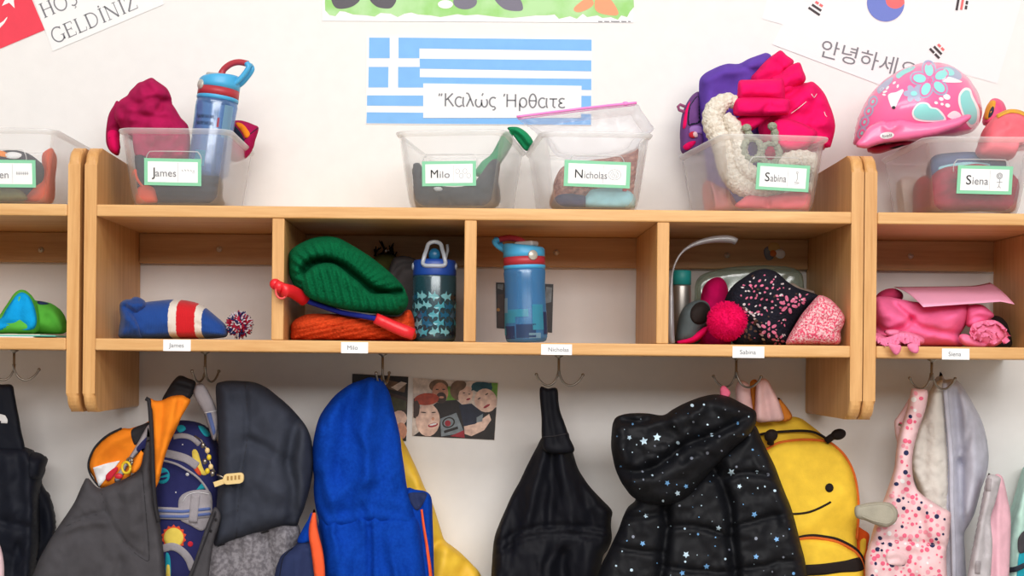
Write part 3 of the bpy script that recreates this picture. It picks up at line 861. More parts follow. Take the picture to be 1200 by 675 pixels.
# --- family snapshots
def photo_ink(n, c): return cloth(n, c, 'weave', 0.3, rough=0.35, sheen=0, spec=0.4, bump=0.0, var=0.3, vs=90.0)
M_SK1 = photo_ink('photo_skin_light', (240, 196, 178)); M_SK2 = photo_ink('photo_skin_warm', (206, 148, 122)); M_PBROWN = photo_ink('photo_brown', (70, 50, 42))
M_PHAIR = photo_ink('photo_hair', (120, 94, 72)); M_PRED = photo_ink('photo_red_hair', (178, 70, 44)); M_PTEAL = photo_ink('photo_teal', (40, 84, 96)); M_PNAVY = photo_ink('photo_navy', (34, 38, 58))
M_PGREY = photo_ink('photo_grey', (126, 136, 142)); M_PGREEN = photo_ink('photo_green', (112, 164, 60)); M_PCREAM = photo_ink('photo_cream', (222, 206, 194)); M_PDARK = photo_ink('photo_dark', (42, 34, 32)); M_PCRIM = photo_ink('photo_crimson', (160, 40, 52))
m = MB(); c4 = [(484.2, 443), (584, 448.5), (579.5, 516), (482.8, 511)]
card3(m, M_PCREAM, c4, YW, YW - 0.0008)
Zc = 6.75
def z(pts): return [(440 + a / Zc, 430 + b / Zc) for a, b in pts]
def ze(cx_, cy_, rx, ry, r=0): return ell(440 + cx_ / Zc, 430 + cy_ / Zc, rx / Zc, ry / Zc, r, 18)
lay = [(M_PGREEN, z([(905, 125), (968, 128), (960, 260), (900, 240)]), 0), (M_PGREEN, z([(560, 150), (640, 160), (640, 300), (560, 290)]), 0),
       (M_PDARK, z([(420, 330), (500, 270), (640, 260), (720, 330), (960, 320), (942, 578), (300, 546), (470, 420)]), 0),
       (M_PHAIR, ze(500, 150, 76, 52), 0), (M_SK2, ze(512, 205, 64, 82), 0), (M_PBROWN, ze(520, 245, 42, 45), 0), (M_SK2, ze(522, 240, 20, 9), 0), (M_PBROWN, ze(488, 178, 12, 5), 0), (M_PBROWN, ze(540, 178, 12, 5), 0),
       (M_PHAIR, ze(655, 185, 66, 78), 0), (M_SK1, ze(712, 225, 56, 74, 20), 0), (M_PHAIR, ze(660, 150, 60, 40, -20), 0), (M_PBROWN, ze(700, 205, 10, 4), 0), (M_PBROWN, ze(742, 215, 9, 4), 0), (M_PCRIM, ze(735, 255, 18, 8, -20), 0),
       (M_PNAVY, z([(660, 300), (760, 290), (860, 370), (840, 470), (700, 470)]), 0),
       (M_PTEAL, ze(842, 160, 84, 44, 4), 0), (M_SK1, ze(872, 265, 88, 96, -25), 0), (M_PTEAL, z([(758, 190), (770, 130), (920, 128), (915, 175), (830, 165)]), 0), (M_PBROWN, ze(820, 250, 14, 5, -30), 0), (M_PBROWN, ze(880, 215, 14, 5, -30), 0), (M_PCRIM, ze(880, 310, 30, 9, -30), 0),
       (M_SK1, z([(700, 470), (790, 450), (900, 370), (915, 420), (860, 500), (760, 548), (705, 530)]), 0), (M_PGREY, z([(800, 400), (850, 370), (845, 430), (800, 440)]), 0),
       (M_PGREY, z([(512, 410), (640, 362), (702, 520), (520, 550)]), 0), (M_PDARK, ze(578, 440, 52, 42, -20), 0), (M_PGREY, ze(578, 440, 40, 32, -20), 0), (M_PCRIM, ze(572, 446, 24, 24), 0), (M_PDARK, z([(540, 505), (650, 470), (655, 490), (545, 525)]), 0),
       (M_PCRIM, z([(590, 548), (700, 500), (705, 560)]), 0),
       (M_PBROWN, z([(302, 250), (350, 240), (350, 420), (300, 400)]), 0), (M_SK1, ze(414, 420, 96, 130), 0), (M_PRED, ze(405, 255, 98, 48, -4), 0), (M_PBROWN, ze(325, 330, 24, 66), 0),
       (M_PBROWN, ze(380, 360, 22, 5, 5), 0), (M_PBROWN, ze(460, 360, 18, 5, -5), 0), (M_PCRIM, ze(455, 460, 40, 16, -12), 0), (M_WHITE, ze(455, 455, 30, 7, -12), 0), (M_SK2, ze(455, 410, 12, 14), 0)]
for i, (mt, q, _) in enumerate(lay):
    if isinstance(q, list): 
        q = [(min(max(a, 483.6 - (b - 443) * 0.02), 583.6 - (b - 448) * 0.065), min(max(b, 443.2 + (a - 484) * 0.055), 510.8 + (a - 483) * 0.052)) for a, b in q]
    sheet(m, mt, q, 0.0010 + 0.00006 * i)
tag(m.build('family_photo'), 'snapshot of four smiling people taped to the wall beside the yellow coat', 'photograph')

m = MB(); card3(m, M_PDARK, [(413, 438), (478.5, 441.5), (476, 517), (411, 514)], YW, YW - 0.0008)
for i, (mt, q) in enumerate(((M_PHAIR, [(440, 442), (476, 450), (474, 460), (456, 456)]), (M_PBROWN, [(445, 456), (477, 466), (476, 485), (450, 480)]), (photo_ink('photo_olive', (74, 72, 46)), [(452, 462), (476, 470), (476, 480), (460, 482)]),
                             (M_PCREAM, [(458, 454), (470, 447), (478, 449), (466, 458)]), (M_SK1, ell(468, 490, 9, 9, 0, 14)), (M_SK2, ell(470, 505, 7, 10, 0, 14)))):
    sheet(m, mt, [(min(a, 477.0), b) for a, b in q], 0.0010 + 0.00006 * i)
tag(m.build('family_photo'), 'dark snapshot half hidden behind the blue plush jacket', 'photograph')

m = MB(); card3(m, M_PDARK, [(581.2, 331), (648.5, 333), (647, 390), (582, 384.5)], YW, YW - 0.0008)
for i, (mt, q) in enumerate(((M_PGREY, [(583, 333), (590, 333), (589, 340), (583, 338)]), (M_PGREY, [(640, 336), (647, 337), (646, 354), (638, 356)]), (M_PBROWN, [(583, 345), (590, 345), (590, 383), (583, 383)]), (photo_ink('photo_gold', (180, 130, 50)), ell(584, 363, 2, 2)), (M_SK2, ell(610, 355, 14, 18, 0, 14)), (M_PHAIR, ell(610, 342, 15, 8, 0, 14)))):
    sheet(m, mt, q, 0.0010 + 0.00006 * i)
tag(m.build('family_photo'), 'dark snapshot on the wall behind the blue bottle standing in the cubby', 'photograph')
def cubby_clip(xl, xr):
    """stay between the two uprights, above the lower shelf, in front of the rail and wall"""
    def f(v):
        x, y, z_ = v
        if y < -0.0045: return v
        z_ = max(z_, Z_B1 + 0.0004); x = min(max(x, xl + 0.0006), xr - 0.0006); z_ = min(z_, Z_T0 - 0.001)
        y = min(y, (RAIL_Y if z_ > Z_RAIL - 0.002 else WALL) - 0.0025)
        return (x, y, z_)
    return f
_x = lambda a: XW(a, 330)
CUBBY = [cubby_clip(-9, _x(93) - TH_B), cubby_clip(_x(98) + TH_B, _x(318.5)), cubby_clip(_x(318.5) + TH_B, _x(543.8)), cubby_clip(_x(543.8) + TH_B, _x(769.5)), cubby_clip(_x(769.5) + TH_B, _x(1011.5) - TH_B), cubby_clip(_x(1012.7) + TH_B, _x(1241))]
SOFT = [0.62, 0.82, 1.45]
# ================================================================ the clothes on the hooks
def hung(name, label, cat, px, py=690, Y=0.2): return thing(name, label, cat, tuple(P(px, py, Y)))
K = 'weave'
C_NAVY = cloth('navy_nylon', (20, 23, 34), K, 1, 0.65, 0.02, 0.2, 0.1)
C_BLACK = cloth('black_nylon', (15, 16, 24), K, 1, 0.65, 0.02, 0.2, 0.1)
C_PUFF = cloth('black_puffer', (17, 18, 23), K, 1, 0.6, 0.02, 0.22, 0.08)
C_GREY = cloth('charcoal_softshell', (74, 72, 76), K, 0.7, 0.85, 0.1, 0.15, 0.2)
C_SLATE = cloth('slate_shell', (54, 58, 70), K, 0.8, 0.8, 0.08, 0.2, 0.15)
C_HEATH = cloth('heather_grey', (112, 108, 114), 'fleece', 0.4, 0.9, 0.1, 0.1, 0.2, rgb2=(146, 142, 148), mix_scale=160)
C_ORANGE = cloth('orange_lining', (250, 138, 34), K, 0.7, 0.85, 0.1, 0.15, 0.15)
C_DARKTRIM = cloth('dark_trim', (40, 38, 42), K, 1, 0.7, 0.02, 0.25, 0.1)
C_WEB = cloth('grey_webbing', (168, 162, 168), K, 0.6, 0.8, 0.05, 0.2, 0.3)
C_BSTRIPE = cloth('blue_webbing', (98, 116, 172), K, 0.6, 0.8, 0.05, 0.2, 0.3)
C_SPACE = cloth('space_navy', (44, 46, 98), K, 0.8, 0.8, 0.05, 0.2, 0.15)
C_TEAL = cloth('teal_print', (38, 164, 184), K, 0.8, 0.8, 0.0, 0.2, 0.1)
C_SUN = cloth('sun_yellow_print', (246, 216, 96), K, 0.8, 0.8, 0.0, 0.2, 0.1)
C_SUNRED = cloth('sun_red_print', (228, 84, 52), K, 0.8, 0.8, 0.0, 0.2, 0.1)
C_CRIM = cloth('crimson_print', (206, 42, 60), K, 0.8, 0.8, 0.0, 0.2, 0.1)
C_CLOTHWHITE = cloth('white_print', (236, 236, 238), K, 0.8, 0.8, 0.0, 0.2, 0.1)
M_GOLDP = plain('cream_plastic', (232, 202, 140), 0.4, 0.5); M_YELP = plain('yellow_plastic', (228, 196, 40), 0.4, 0.5)

# ---- navy snow trousers at the left edge
r = hung('snow_trousers', 'navy snow trousers hanging at the left edge of the photo', 'snow trousers', 10)
m = MB(); st = Soft([(-14, 448), (0, 450.5), (14, 451), (17, 462), (20, 478), (24, 500), (27, 540), (-20, 545), (-18, 490)], 0.185, 0.012, 0.006, 8, noise=(0.002, 14, 20), res=3); st.add(m, C_NAVY); nst = m.build('strap', r)
m = MB(); bk = Soft([(40, 560), (50, 572), (57.5, 583), (64, 614), (61, 634), (48, 662), (40, 700), (20, 720), (0, 700), (4, 600)], 0.250, 0.02, 0.038, 16, noise=(0.006, 16, 34), res=4); bk.add(m, C_NAVY); m.build('trouser_leg', r)
m = MB()
bd = Soft([(-60, 540), (-30, 523), (0, 522), (25, 523), (36.5, 527), (38, 532), (53, 535), (51, 548), (49, 558), (45, 569), (43, 590), (44, 630), (40, 660), (36, 690), (28, 730), (-70, 730)], 0.20, 0.045, 0.05, 20, creases=[(0.005, 13, 50, 5, 17), (0.0025, 8, 20, 60, 18)],
          folds=[([(30, 530), (34, 600), (30, 690)], 0.006, 5), ([(-5, 610), (20, 616), (42, 620)], -0.006, 4), ([(10, 540), (14, 600)], 0.005, 6), ([(20, 640), (14, 690)], -0.006, 5)], noise=(0.006, 22, 40, 2), res=4)
bd.add(m, C_NAVY); bd.patch(m, C_NAVY, [(37, 531), (53, 535.5), (49, 557), (40, 561), (34, 556)], 0.004, bulge=0.004); m.build('bib', r)
m = MB(); st.strip(m, C_CLOTHWHITE, [(-6, 489), (4, 490), (5, 496)], 8, 0.004); m.build('buckle_tab', nst)
m = MB(); s_ = Soft([(-14, 630), (-4, 632), (2, 645), (5, 668), (2, 700), (-14, 710)], 0.13, 0.012, 0.01, 8); s_.add(m, cloth('pale_pink_cloth', (240, 208, 214), 'fleece')); r2 = hung('pale_pink_garment', 'sliver of a pale pink garment in front of the navy snow trousers', 'garment', -4, 690, 0.13); m.build('cloth', r2)

# ---- space print backpack, hung inside the grey jacket
r = hung('backpack', 'navy space print backpack peeking out of the open grey jacket', 'backpack', 212, 700, 0.19)
m = MB()
bp = Soft([(192, 506), (204, 494), (222, 493), (238, 498), (250, 512), (256, 535), (258, 570), (256, 620), (246, 700), (180, 700), (178, 620), (180, 560), (184, 530)], 0.210, 0.046, 0.076, 26, noise=(0.002, 30, 30, 4), res=3.2,
          folds=[([(191, 539), (219, 550.6), (237.5, 565), (248, 585.6)], 0.003, 3)])
bp.add(m, C_SPACE)
bp.patch(m, C_TEAL, ell(190, 557.5, 9, 9.5), 0.001); bp.patch(m, C_SPACE, [(184, 556), (196, 553), (196, 555.5), (184, 559)], 0.0016); bp.patch(m, C_SPACE, [(185, 561), (196, 559), (194, 561.5), (187, 563)], 0.0016)
for cx_, cy_, q in ((219.5, 556, 2.1), (231.5, 521.5, 1.4), (214, 521, 1.0), (236, 575, 1.2), (206, 577, 1.0)): bp.patch(m, C_CLOTHWHITE, ell(cx_, cy_, q, q, 0, 8), 0.001, res=1.5)
bp.patch(m, C_TEAL, [(230, 574), (238, 564), (241, 573)], 0.001, False); bp.patch(m, C_TEAL, [(198, 529), (206, 531), (216, 535), (213, 537), (200, 533)], 0.0012); bp.patch(m, C_TEAL, [(232, 499), (240, 501), (247, 510), (240, 511)], 0.001)
bp.patch(m, C_TEAL, [(207, 500), (214, 498), (218, 503), (210, 507)], 0.001)
bp.patch(m, C_SUNRED, star(203.5, 630, 15.5, 0, 0.80, 14), 0.001, False, 2); bp.patch(m, C_SUN, ell(203.5, 630, 11.5, 11.5), 0.0018)
bp.patch(m, C_CRIM, ell(223, 637.5, 3.3, 3.3), 0.001, res=2)
bp.patch(m, C_TEAL, [(194, 650), (199, 652), (200, 675), (195, 690)], 0.001); bp.patch(m, C_SUN, [(195, 664), (199, 664), (199, 690), (195, 690)], 0.0014)
bp.patch(m, C_SUN, [(225, 529), (231, 528), (238, 549), (243, 556), (236, 556), (228, 545)], 0.001); bp.patch(m, C_SUNRED, [(223, 538), (227, 540), (236, 555), (233, 557), (226, 548)], 0.0013)
m.build('bag_body', r)
for pth, wd in (([(193, 531), (205, 533.5), (219, 538), (231.5, 546.5)], 9.5), ([(191, 539.5), (206, 543.5), (219, 550.6), (231, 559), (239, 568), (245, 578), (248, 589)], 2.6), ([(190, 643), (202, 640.5), (212, 645), (221, 655), (226, 668)], 9), ([(203, 512), (213, 510.5), (224, 513), (234, 521)], 6)):
    m = MB(); bp.strip(m, C_WEB, pth, wd, 0.002); m.build('piping', r)
m = MB(); bp.patch(m, C_WEB, [(209, 596), (210, 584), (218, 577), (232, 574), (246, 576), (249, 592), (246, 610), (237, 622), (222, 615), (211, 609)], 0.002); bp.cord(m, C_CLOTHWHITE, [(214, 588), (220, 580), (232, 577), (245, 579)], 0.0006, 0.003); m.build('side_patch', r)
m = MB(); bp.strip(m, C_WEB, [(184, 601), (200, 601.5), (214, 602), (247, 599)], 14, 0.0035, False); bp.strip(m, C_BSTRIPE, [(184, 598.5), (214, 599.5), (247, 596)], 3.4, 0.0045, False); bp.strip(m, C_BSTRIPE, [(184, 605), (214, 605.5), (247, 602)], 3.4, 0.0045, False)
bp.strip(m, C_WEB, [(229, 580), (226, 612)], 10, 0.006, False); m.build('webbing', r)
# shoulder strap up to the hook
m = MB(); sp = Soft([(227, 463), (229, 452), (234, 449), (240, 452), (247, 464), (252, 475), (256, 490), (254, 512), (250, 517), (245, 503), (238, 483)], 0.158, 0.010, 0.006, 6, noise=(0.0015, 10, 16), res=2.6); sp.add(m, C_WEB)
sp.patch(m, C_BSTRIPE, [(242, 484.5), (247, 483), (253, 506), (250, 511)], 0.0012, False); sp.cord(m, C_CLOTHWHITE, [(239, 484), (255, 481)], 0.0006); m.build('shoulder_strap', r)
m = MB(); s_ = Soft([(172, 500), (176, 498), (178, 505), (165, 527), (150, 545), (143, 560), (138, 566), (134, 562), (142, 548), (156, 528)], 0.135, 0.006, 0.004, 5, res=2.6); s_.add(m, C_WEB); s_.patch(m, C_SPACE, [(160, 525), (176, 509), (178, 518), (166, 530)], 0.001); m.build('shoulder_strap', r)

# ---- black loop strap of the jacket + the grey jacket
r = hung('jacket', 'charcoal grey hooded jacket with orange lining, hanging open on the second hook', 'jacket', 200, 720, 0.17)
m = MB(); s_ = Soft([(190, 470), (196, 457), (204, 445), (211, 440), (220, 443), (229, 447), (229, 456), (225, 464), (220, 469), (205, 470)], 0.168, 0.014, 0.010, 8, folds=[([(198, 458), (206, 452), (226, 458)], -0.005, 3), ([(206, 447), (224, 452)], 0.004, 4)], res=2.6); s_.add(m, C_DARKTRIM); m.build('hanging_loop', r)
m = MB(); s_ = Soft([(118, 572), (110, 560), (104, 549), (105, 538), (112, 524), (126, 511), (143, 502), (152, 502), (168, 497), (176, 494), (176, 512), (166, 530), (156, 548), (148, 565)], 0.150, 0.014, 0.012, 10,
          folds=[([(110, 545), (124, 522), (150, 510)], 0.004, 6), ([(120, 556), (140, 530)], -0.004, 6)], noise=(0.002, 16, 16), res=3); s_.add(m, C_ORANGE)
s_.patch(m, C_DARKTRIM, [(154, 504), (168, 497), (175, 495), (171, 508), (160, 521), (156, 518)], 0.002)
s_.strip(m, C_DARKTRIM, [(117, 571), (108, 560), (103.5, 549), (104.5, 538), (112, 523), (126, 510), (143, 501.5)], 2.2, 0.002); hlin = m.build('hood_lining', r)
m = MB(); s_.patch(m, C_CLOTHWHITE, [(109, 548), (125, 543), (141, 539.5), (133, 550), (124, 561), (116, 571)], 0.003, False); s_.patch(m, C_CRIM, [(124, 557), (136, 547), (138, 551), (127, 564)], 0.004); m.build('care_label', hlin)
m = MB()
lf = Soft([(116, 572), (103, 560), (97, 567), (88, 587), (78, 603), (69, 616), (54, 640), (43, 662), (34, 690), (24, 740), (198, 740), (196, 690), (192, 650), (187, 610), (183, 590), (180, 560), (177, 525), (173.5, 500), (171, 520), (166, 538), (160, 552), (148, 560), (134, 566)], 0.118, 0.034, 0.02, 26, creases=[(0.0035, 16, 60, 20, 3), (0.002, 9, 30, -30, 4)],
          folds=[([(118, 575), (124, 600), (134, 620), (150, 640), (171, 655)], -0.0055, 2.6), ([(165, 551), (169, 600), (173, 649)], -0.0035, 2.4), ([(77, 616), (100, 606), (122, 600)], -0.0045, 2.6), ([(72, 622), (98, 614), (124, 612)], 0.005, 5),
                 ([(150, 580), (156, 620)], 0.005, 9), ([(95, 640), (80, 700)], 0.006, 10), ([(140, 660), (130, 720)], -0.005, 8), ([(178, 560), (184, 620), (190, 690)], 0.004, 4)],
          noise=[(0.004, 34, 40, 6), (0.0012, 9, 12, 7)], res=3.4)
lf.add(m, C_GREY)
lf.cord(m, C_DARKTRIM, [(119, 577), (125, 602), (135, 622), (151, 642), (171, 657), (175, 650), (171, 600), (167, 552)], 0.0007, -0.0002)
lf.cord(m, C_DARKTRIM, [(77, 617), (100, 607), (122, 601)], 0.0006, -0.0002)
m.build('left_front', r)
m = MB(); s_ = Soft([(154, 551), (158, 538), (168, 525), (168, 533), (164, 548), (156, 555)], 0.082, 0.006, 0.006, 5, res=2.6); s_.add(m, C_ORANGE); m.build('lining_edge', r)
m = MB()
fl = Soft([(174.5, 468), (182, 469.5), (190, 469), (200, 464.5), (213, 463), (219, 466), (223.5, 469), (219, 478), (213, 488), (206, 504), (201, 514), (197, 524), (191, 543), (187.5, 560), (183, 571), (179.5, 572), (179, 529), (177, 495)], 0.100, 0.014, 0.010, 9, creases=[(0.0016, 8, 30, 15, 26)],
          folds=[([(205, 466), (198, 500), (186, 555)], 0.004, 5), ([(190, 472), (188, 500), (184, 540)], -0.004, 4), ([(212, 467), (207, 490)], -0.003, 3)], noise=(0.0014, 9, 22, 3), res=2.8)
fl.add(m, C_ORANGE); m.build('front_lining', r)
m = MB(); zz = [(171, 467), (174.5, 469), (177, 495), (178.5, 528), (179.5, 560), (182, 592), (186, 612)]
tube(m, C_DARKTRIM, [P(a, b, 0.094 - 0.012 * min(1, k / 4) * (k > 3)) for k, (a, b) in enumerate(resample(catmull(zz, 5), 5))], 0.0036, 8); m.build('zip_edge', r)
# the hood and right front
m = MB()
lw = Soft([(240, 640), (262, 628), (290, 620), (320, 610), (346, 612), (352, 626), (346, 650), (336, 690), (330, 740), (226, 740), (232, 690), (236, 660)], 0.158, 0.022, 0.012, 22, creases=[(0.004, 12, 60, 5, 25)], folds=[([(290, 632), (286, 690), (280, 730)], 0.007, 8), ([(312, 628), (318, 690)], -0.007, 7), ([(335, 630), (328, 690)], 0.006, 8), ([(265, 650), (262, 720)], -0.005, 6)], noise=(0.004, 14, 40, 8), res=3.4)
lw.add(m, C_HEATH); m.build('right_front', r)
m = MB()
hd = Soft([(253, 452), (260, 447.5), (269, 446), (284, 446.5), (298, 448), (312, 454), (325, 464), (338, 475), (350, 488), (359, 500), (364.5, 514), (367, 530), (367.5, 546), (365, 563), (362, 577), (356, 597), (351, 608), (347, 617), (330, 618), (305, 624), (290, 629), (276, 633), (262, 638), (252, 642), (250, 628), (253, 600), (256, 560), (256, 520), (254, 480)], 0.150, 0.050, 0.03, 26, creases=[(0.003, 15, 50, 10, 5), (0.002, 9, 26, 60, 6)],
          folds=[([(286, 447), (289, 480), (288, 520), (280, 570), (276, 632)], -0.0045, 2.6), ([(350, 490), (341, 520), (338, 545), (346, 575), (340, 610)], -0.012, 7), ([(357, 505), (352, 545), (352, 590)], 0.010, 8), ([(295, 460), (318, 500), (322, 560), (310, 615)], 0.006, 13),
                 ([(292, 515), (318, 530), (336, 540)], -0.006, 6), ([(262, 455), (268, 520), (264, 600)], 0.006, 8), ([(300, 560), (326, 580)], 0.005, 10)], noise=[(0.005, 30, 34, 9), (0.001, 7, 9, 3)], res=3.4)
hd.add(m, C_SLATE); hd.cord(m, C_DARKTRIM, [(287, 449), (290, 480), (289, 520), (281, 570), (277, 630)], 0.0007, 0.0)
hd.cord(m, C_DARKTRIM, [(255, 640), (276, 634), (305, 625), (330, 619), (346, 618)], 0.0012, 0.0); m.build('hood', r)
m = MB()
pk = Soft([(252, 594), (259, 604), (256, 618), (250, 637), (244, 680), (238, 740), (206, 740), (214, 690), (222, 672), (232, 645), (241, 618), (247, 603)], 0.108, 0.010, 0.012, 7, folds=[([(250, 605), (240, 640), (226, 690)], -0.003, 2.5)], noise=(0.0012, 8, 14), res=2.8)
pk.add(m, C_GREY); pk.strip(m, C_DARKTRIM, [(253, 599), (246, 618), (236, 645), (226, 672), (216, 700)], 2.0, 0.002)
for a, b in ((253, 609), (247, 622)): pk.patch(m, C_DARKTRIM, ell(a, b, 1.8, 1.8, 0, 8), 0.002, res=1.5)
m.build('placket', r)

# ---- key fob on the backpack
r = thing('key_fob', 'cream plastic tag and beads dangling from the space print backpack', 'key fob', tuple(P(258, 565, 0.09)))
m = MB()
tube(m, M_STEEL, [P(a, b, 0.135 - 0.004 * i) for i, (a, b) in enumerate([(228, 511), (236, 516), (241, 524), (244, 534), (247, 545), (252, 553)])], 0.0016, 8)
for i, (a, b) in enumerate([(238, 522), (243, 528), (245, 536), (240, 541), (247, 547), (243, 552), (249, 555)]): ball(m, [M_STEEL, M_GOLDP, M_YELP][i % 3], P(a, b, 0.125 - 0.004 * i), 0.0042, 10, (1, 0.8, 1.2))
m.build('bead_chain', r)
m = MB()
q = [(a, b) for a, b in rounded(262, 555.5, 286, 568, 4.5, 5)]
fbx = [P(a, b - (a - 262) * 0.09, 0.086) for a, b in q]
prism(m, M_GOLDP, [(v.x, v.z) for v in fbx], 0.0815, 0.088, 'Y', 0.0012, 2)
q2 = [P(a, b, 0.086) for a, b in [(250, 565), (262, 561), (263, 567), (252, 571)]]
prism(m, M_GOLDP, [(v.x, v.z) for v in q2], 0.083, 0.088, 'Y', 0.0008, 2)
for k in range(4):
    c = P(267 + k * 4.4, 560.5 - k * 0.4, 0.08); box(m, plain('tan_slot', (168, 130, 70), 0.5), (c.x - 0.0018, 0.0805, c.z - 0.0035), (c.x + 0.0014, 0.0816, c.z + 0.0032), 0.0004, 1)
tube(m, M_STEEL, [P(254, 556, 0.086), P(259, 558, 0.085), P(264, 561, 0.084)], 0.0014, 6); m.build('plastic_tag', r)
r = thing('key_ring', 'yellow and red key ring hanging by the white label in the grey jacket', 'key ring', tuple(P(146, 560, 0.10)))
m = MB(); 
for cx_, cy_, mt, rr_ in ((148, 548, M_YELP, 6.5), (152, 541, M_STEEL, 4)):
    tube(m, mt, [P(cx_ + rr_ * 0.75 * math.cos(t), cy_ + rr_ * math.sin(t), 0.088 - 0.003 * math.cos(t)) for t in np.linspace(0, 6.28, 20)], 0.0022, 8)
m.build('ring', r)
m = MB(); ball(m, plain('red_plastic', (200, 36, 52), 0.4), P(139, 558, 0.09), 0.006, 12, (1.2, 0.6, 0.8)); m.build('charm', r)

# ---- yellow raincoat behind the blue jacket
C_YEL = cloth('yellow_raincoat', (254, 200, 62), K, 0.6, 0.55, 0.02, 0.35, 0.05)
r = hung('raincoat', 'yellow raincoat hanging behind the blue plush jacket', 'raincoat', 515, 720, 0.25)
m = MB()
yc = Soft([(455, 500), (464, 508), (469, 511), (476, 523), (482.5, 537), (490, 553), (497, 570), (503, 582), (508, 593), (513, 609), (517, 622), (521, 633), (530, 640), (540, 648), (552, 660), (563, 673), (563, 690), (552, 740), (440, 740), (448, 600)], 0.245, 0.03, 0.045, 22, creases=[(0.004, 16, 60, 20, 19)],
          folds=[([(520, 632), (508, 640), (500, 660)], -0.008, 4), ([(524, 640), (512, 690)], 0.008, 8), ([(490, 560), (496, 600), (502, 640)], 0.006, 7), ([(545, 660), (530, 720)], -0.005, 8)], noise=(0.004, 30, 30, 5), res=3.6)
yc.add(m, C_YEL); m.build('coat_body', r)

# ---- blue plush jacket
C_PLUSH = cloth('royal_blue_plush', (6, 60, 164), 'plush', 1.0, 0.85, 0.35, 0.1, 0.6, rgb2=(10, 68, 174), mix_scale=220)
C_NAVYSOFT = cloth('navy_softshell', (44, 54, 92), K, 0.7, 0.85, 0.1, 0.15, 0.2)
C_ZIP = cloth('coral_zip_tape', (250, 96, 52), K, 0.7, 0.7, 0.05, 0.2, 0.2)
r = hung('jacket', 'royal blue plush hooded jacket with coral zips, on the third hook', 'jacket', 430, 720, 0.18)
m = MB()
s_ = Soft([(368, 600), (361, 609), (352, 625), (347, 638), (333, 648), (327, 656), (321, 680), (318, 740), (385, 740), (382, 690), (378, 640), (372, 610)], 0.105, 0.028, 0.015, 16, folds=[([(352, 642), (345, 690)], 0.005, 7), ([(345, 640), (366, 636)], -0.004, 3)], noise=(0.003, 20, 24), res=3.2); s_.add(m, C_NAVYSOFT)
s_.patch(m, C_PLUSH, [(366, 600), (360, 611), (351, 627), (349, 636), (364, 634), (370, 625)], 0.003); s_.cord(m, C_NAVY, [(343, 642), (332, 654), (327, 680)], 0.0008); m.build('sleeve_front', r)
m = MB()
s_ = Soft([(474, 577), (488, 574), (501, 577), (506, 586), (507, 610), (508, 640), (509, 690), (510, 740), (470, 740), (472, 640)], 0.165, 0.028, 0.02, 14, folds=[([(488, 580), (494, 600), (498, 640)], -0.005, 4)], noise=(0.002, 14, 24), res=3.2); s_.add(m, C_PLUSH)
s_.patch(m, C_NAVYSOFT, [(478, 579), (490, 577), (500, 578.5), (496, 590), (490, 598), (484, 594)], 0.002); m.build('side_panel', r)
m = MB(); s_.strip(m, C_ZIP, [(494, 597), (497, 620), (501, 645), (504.5, 672), (506, 700)], [2.5, 3.5, 4], 0.004); m.build('zip_tape', r)
m = MB()
lo = Soft([(374, 605), (390, 606), (430, 603), (470, 603), (486, 606), (492, 618), (496, 650), (500, 690), (502, 740), (378, 740), (380, 690), (377, 650)], 0.140, 0.036, 0.05, 22, creases=[(0.011, 16, 90, 0, 9), (0.003, 8, 24, 30, 8)],
          folds=[([(434, 618), (433, 680), (432, 720)], -0.009, 3.5), ([(440, 624), (439, 690)], 0.004, 4), ([(400, 640), (398, 700)], 0.006, 9), ([(462, 636), (466, 700)], 0.005, 10)], noise=(0.003, 26, 30, 3), res=3.4)
lo.add(m, C_PLUSH); m.build('body', r)
m = MB()
hb = Soft([(403, 455), (412, 449.5), (422, 446), (433, 442), (440, 443), (446, 444), (452, 452), (456.5, 461), (461, 478), (465.5, 496), (469, 512), (471, 530), (474, 550), (477, 571), (481, 585), (486, 600), (487, 612), (482, 620), (460, 619), (436, 617), (415, 619), (396, 624), (386, 626), (376, 615), (370, 595), (367.5, 575), (368, 560), (366, 545), (366, 528), (368, 512), (372, 495), (378, 482), (391, 465)], 0.150, 0.050, 0.05, 26, creases=[(0.014, 17, 100, 4, 7), (0.003, 8, 24, 30, 8)],
          folds=[([(438, 446), (431, 480), (426, 520), (424, 560)], 0.008, 9), ([(424, 450), (408, 480), (400, 520), (398, 560)], -0.007, 8), ([(450, 455), (455, 490), (462, 530), (468, 580)], -0.006, 7), ([(442, 450), (446, 490), (450, 540)], -0.006, 7), ([(395, 470), (384, 500), (382, 560), (388, 610)], 0.007, 9),
                 ([(392, 585), (412, 570), (436, 560)], 0.005, 9), ([(400, 600), (440, 596), (480, 604)], -0.004, 8), ([(372, 560), (380, 590), (392, 615)], -0.008, 6)], noise=[(0.004, 26, 38, 12), (0.0012, 6, 7, 4)], res=3.4)
hb.add(m, C_PLUSH); bhood = m.build('hood', r)
m = MB(); hb.cord(m, C_PLUSH, [(392, 624), (415, 619.5), (436, 617.5), (460, 619), (484, 620)], 0.0024, -0.001); m.build('neck_seam', bhood)
m = MB()
zl = Soft([(368, 596), (370.5, 604), (372, 618), (375, 632), (378, 644), (380, 658), (381, 675), (382, 740), (370, 740), (369.5, 690), (367, 665), (364.5, 645), (362, 630), (362, 618), (364.5, 607)], 0.074, 0.006, 0.006, 5, res=2.6); zl.add(m, C_ZIP); m.build('zip_tape', r)

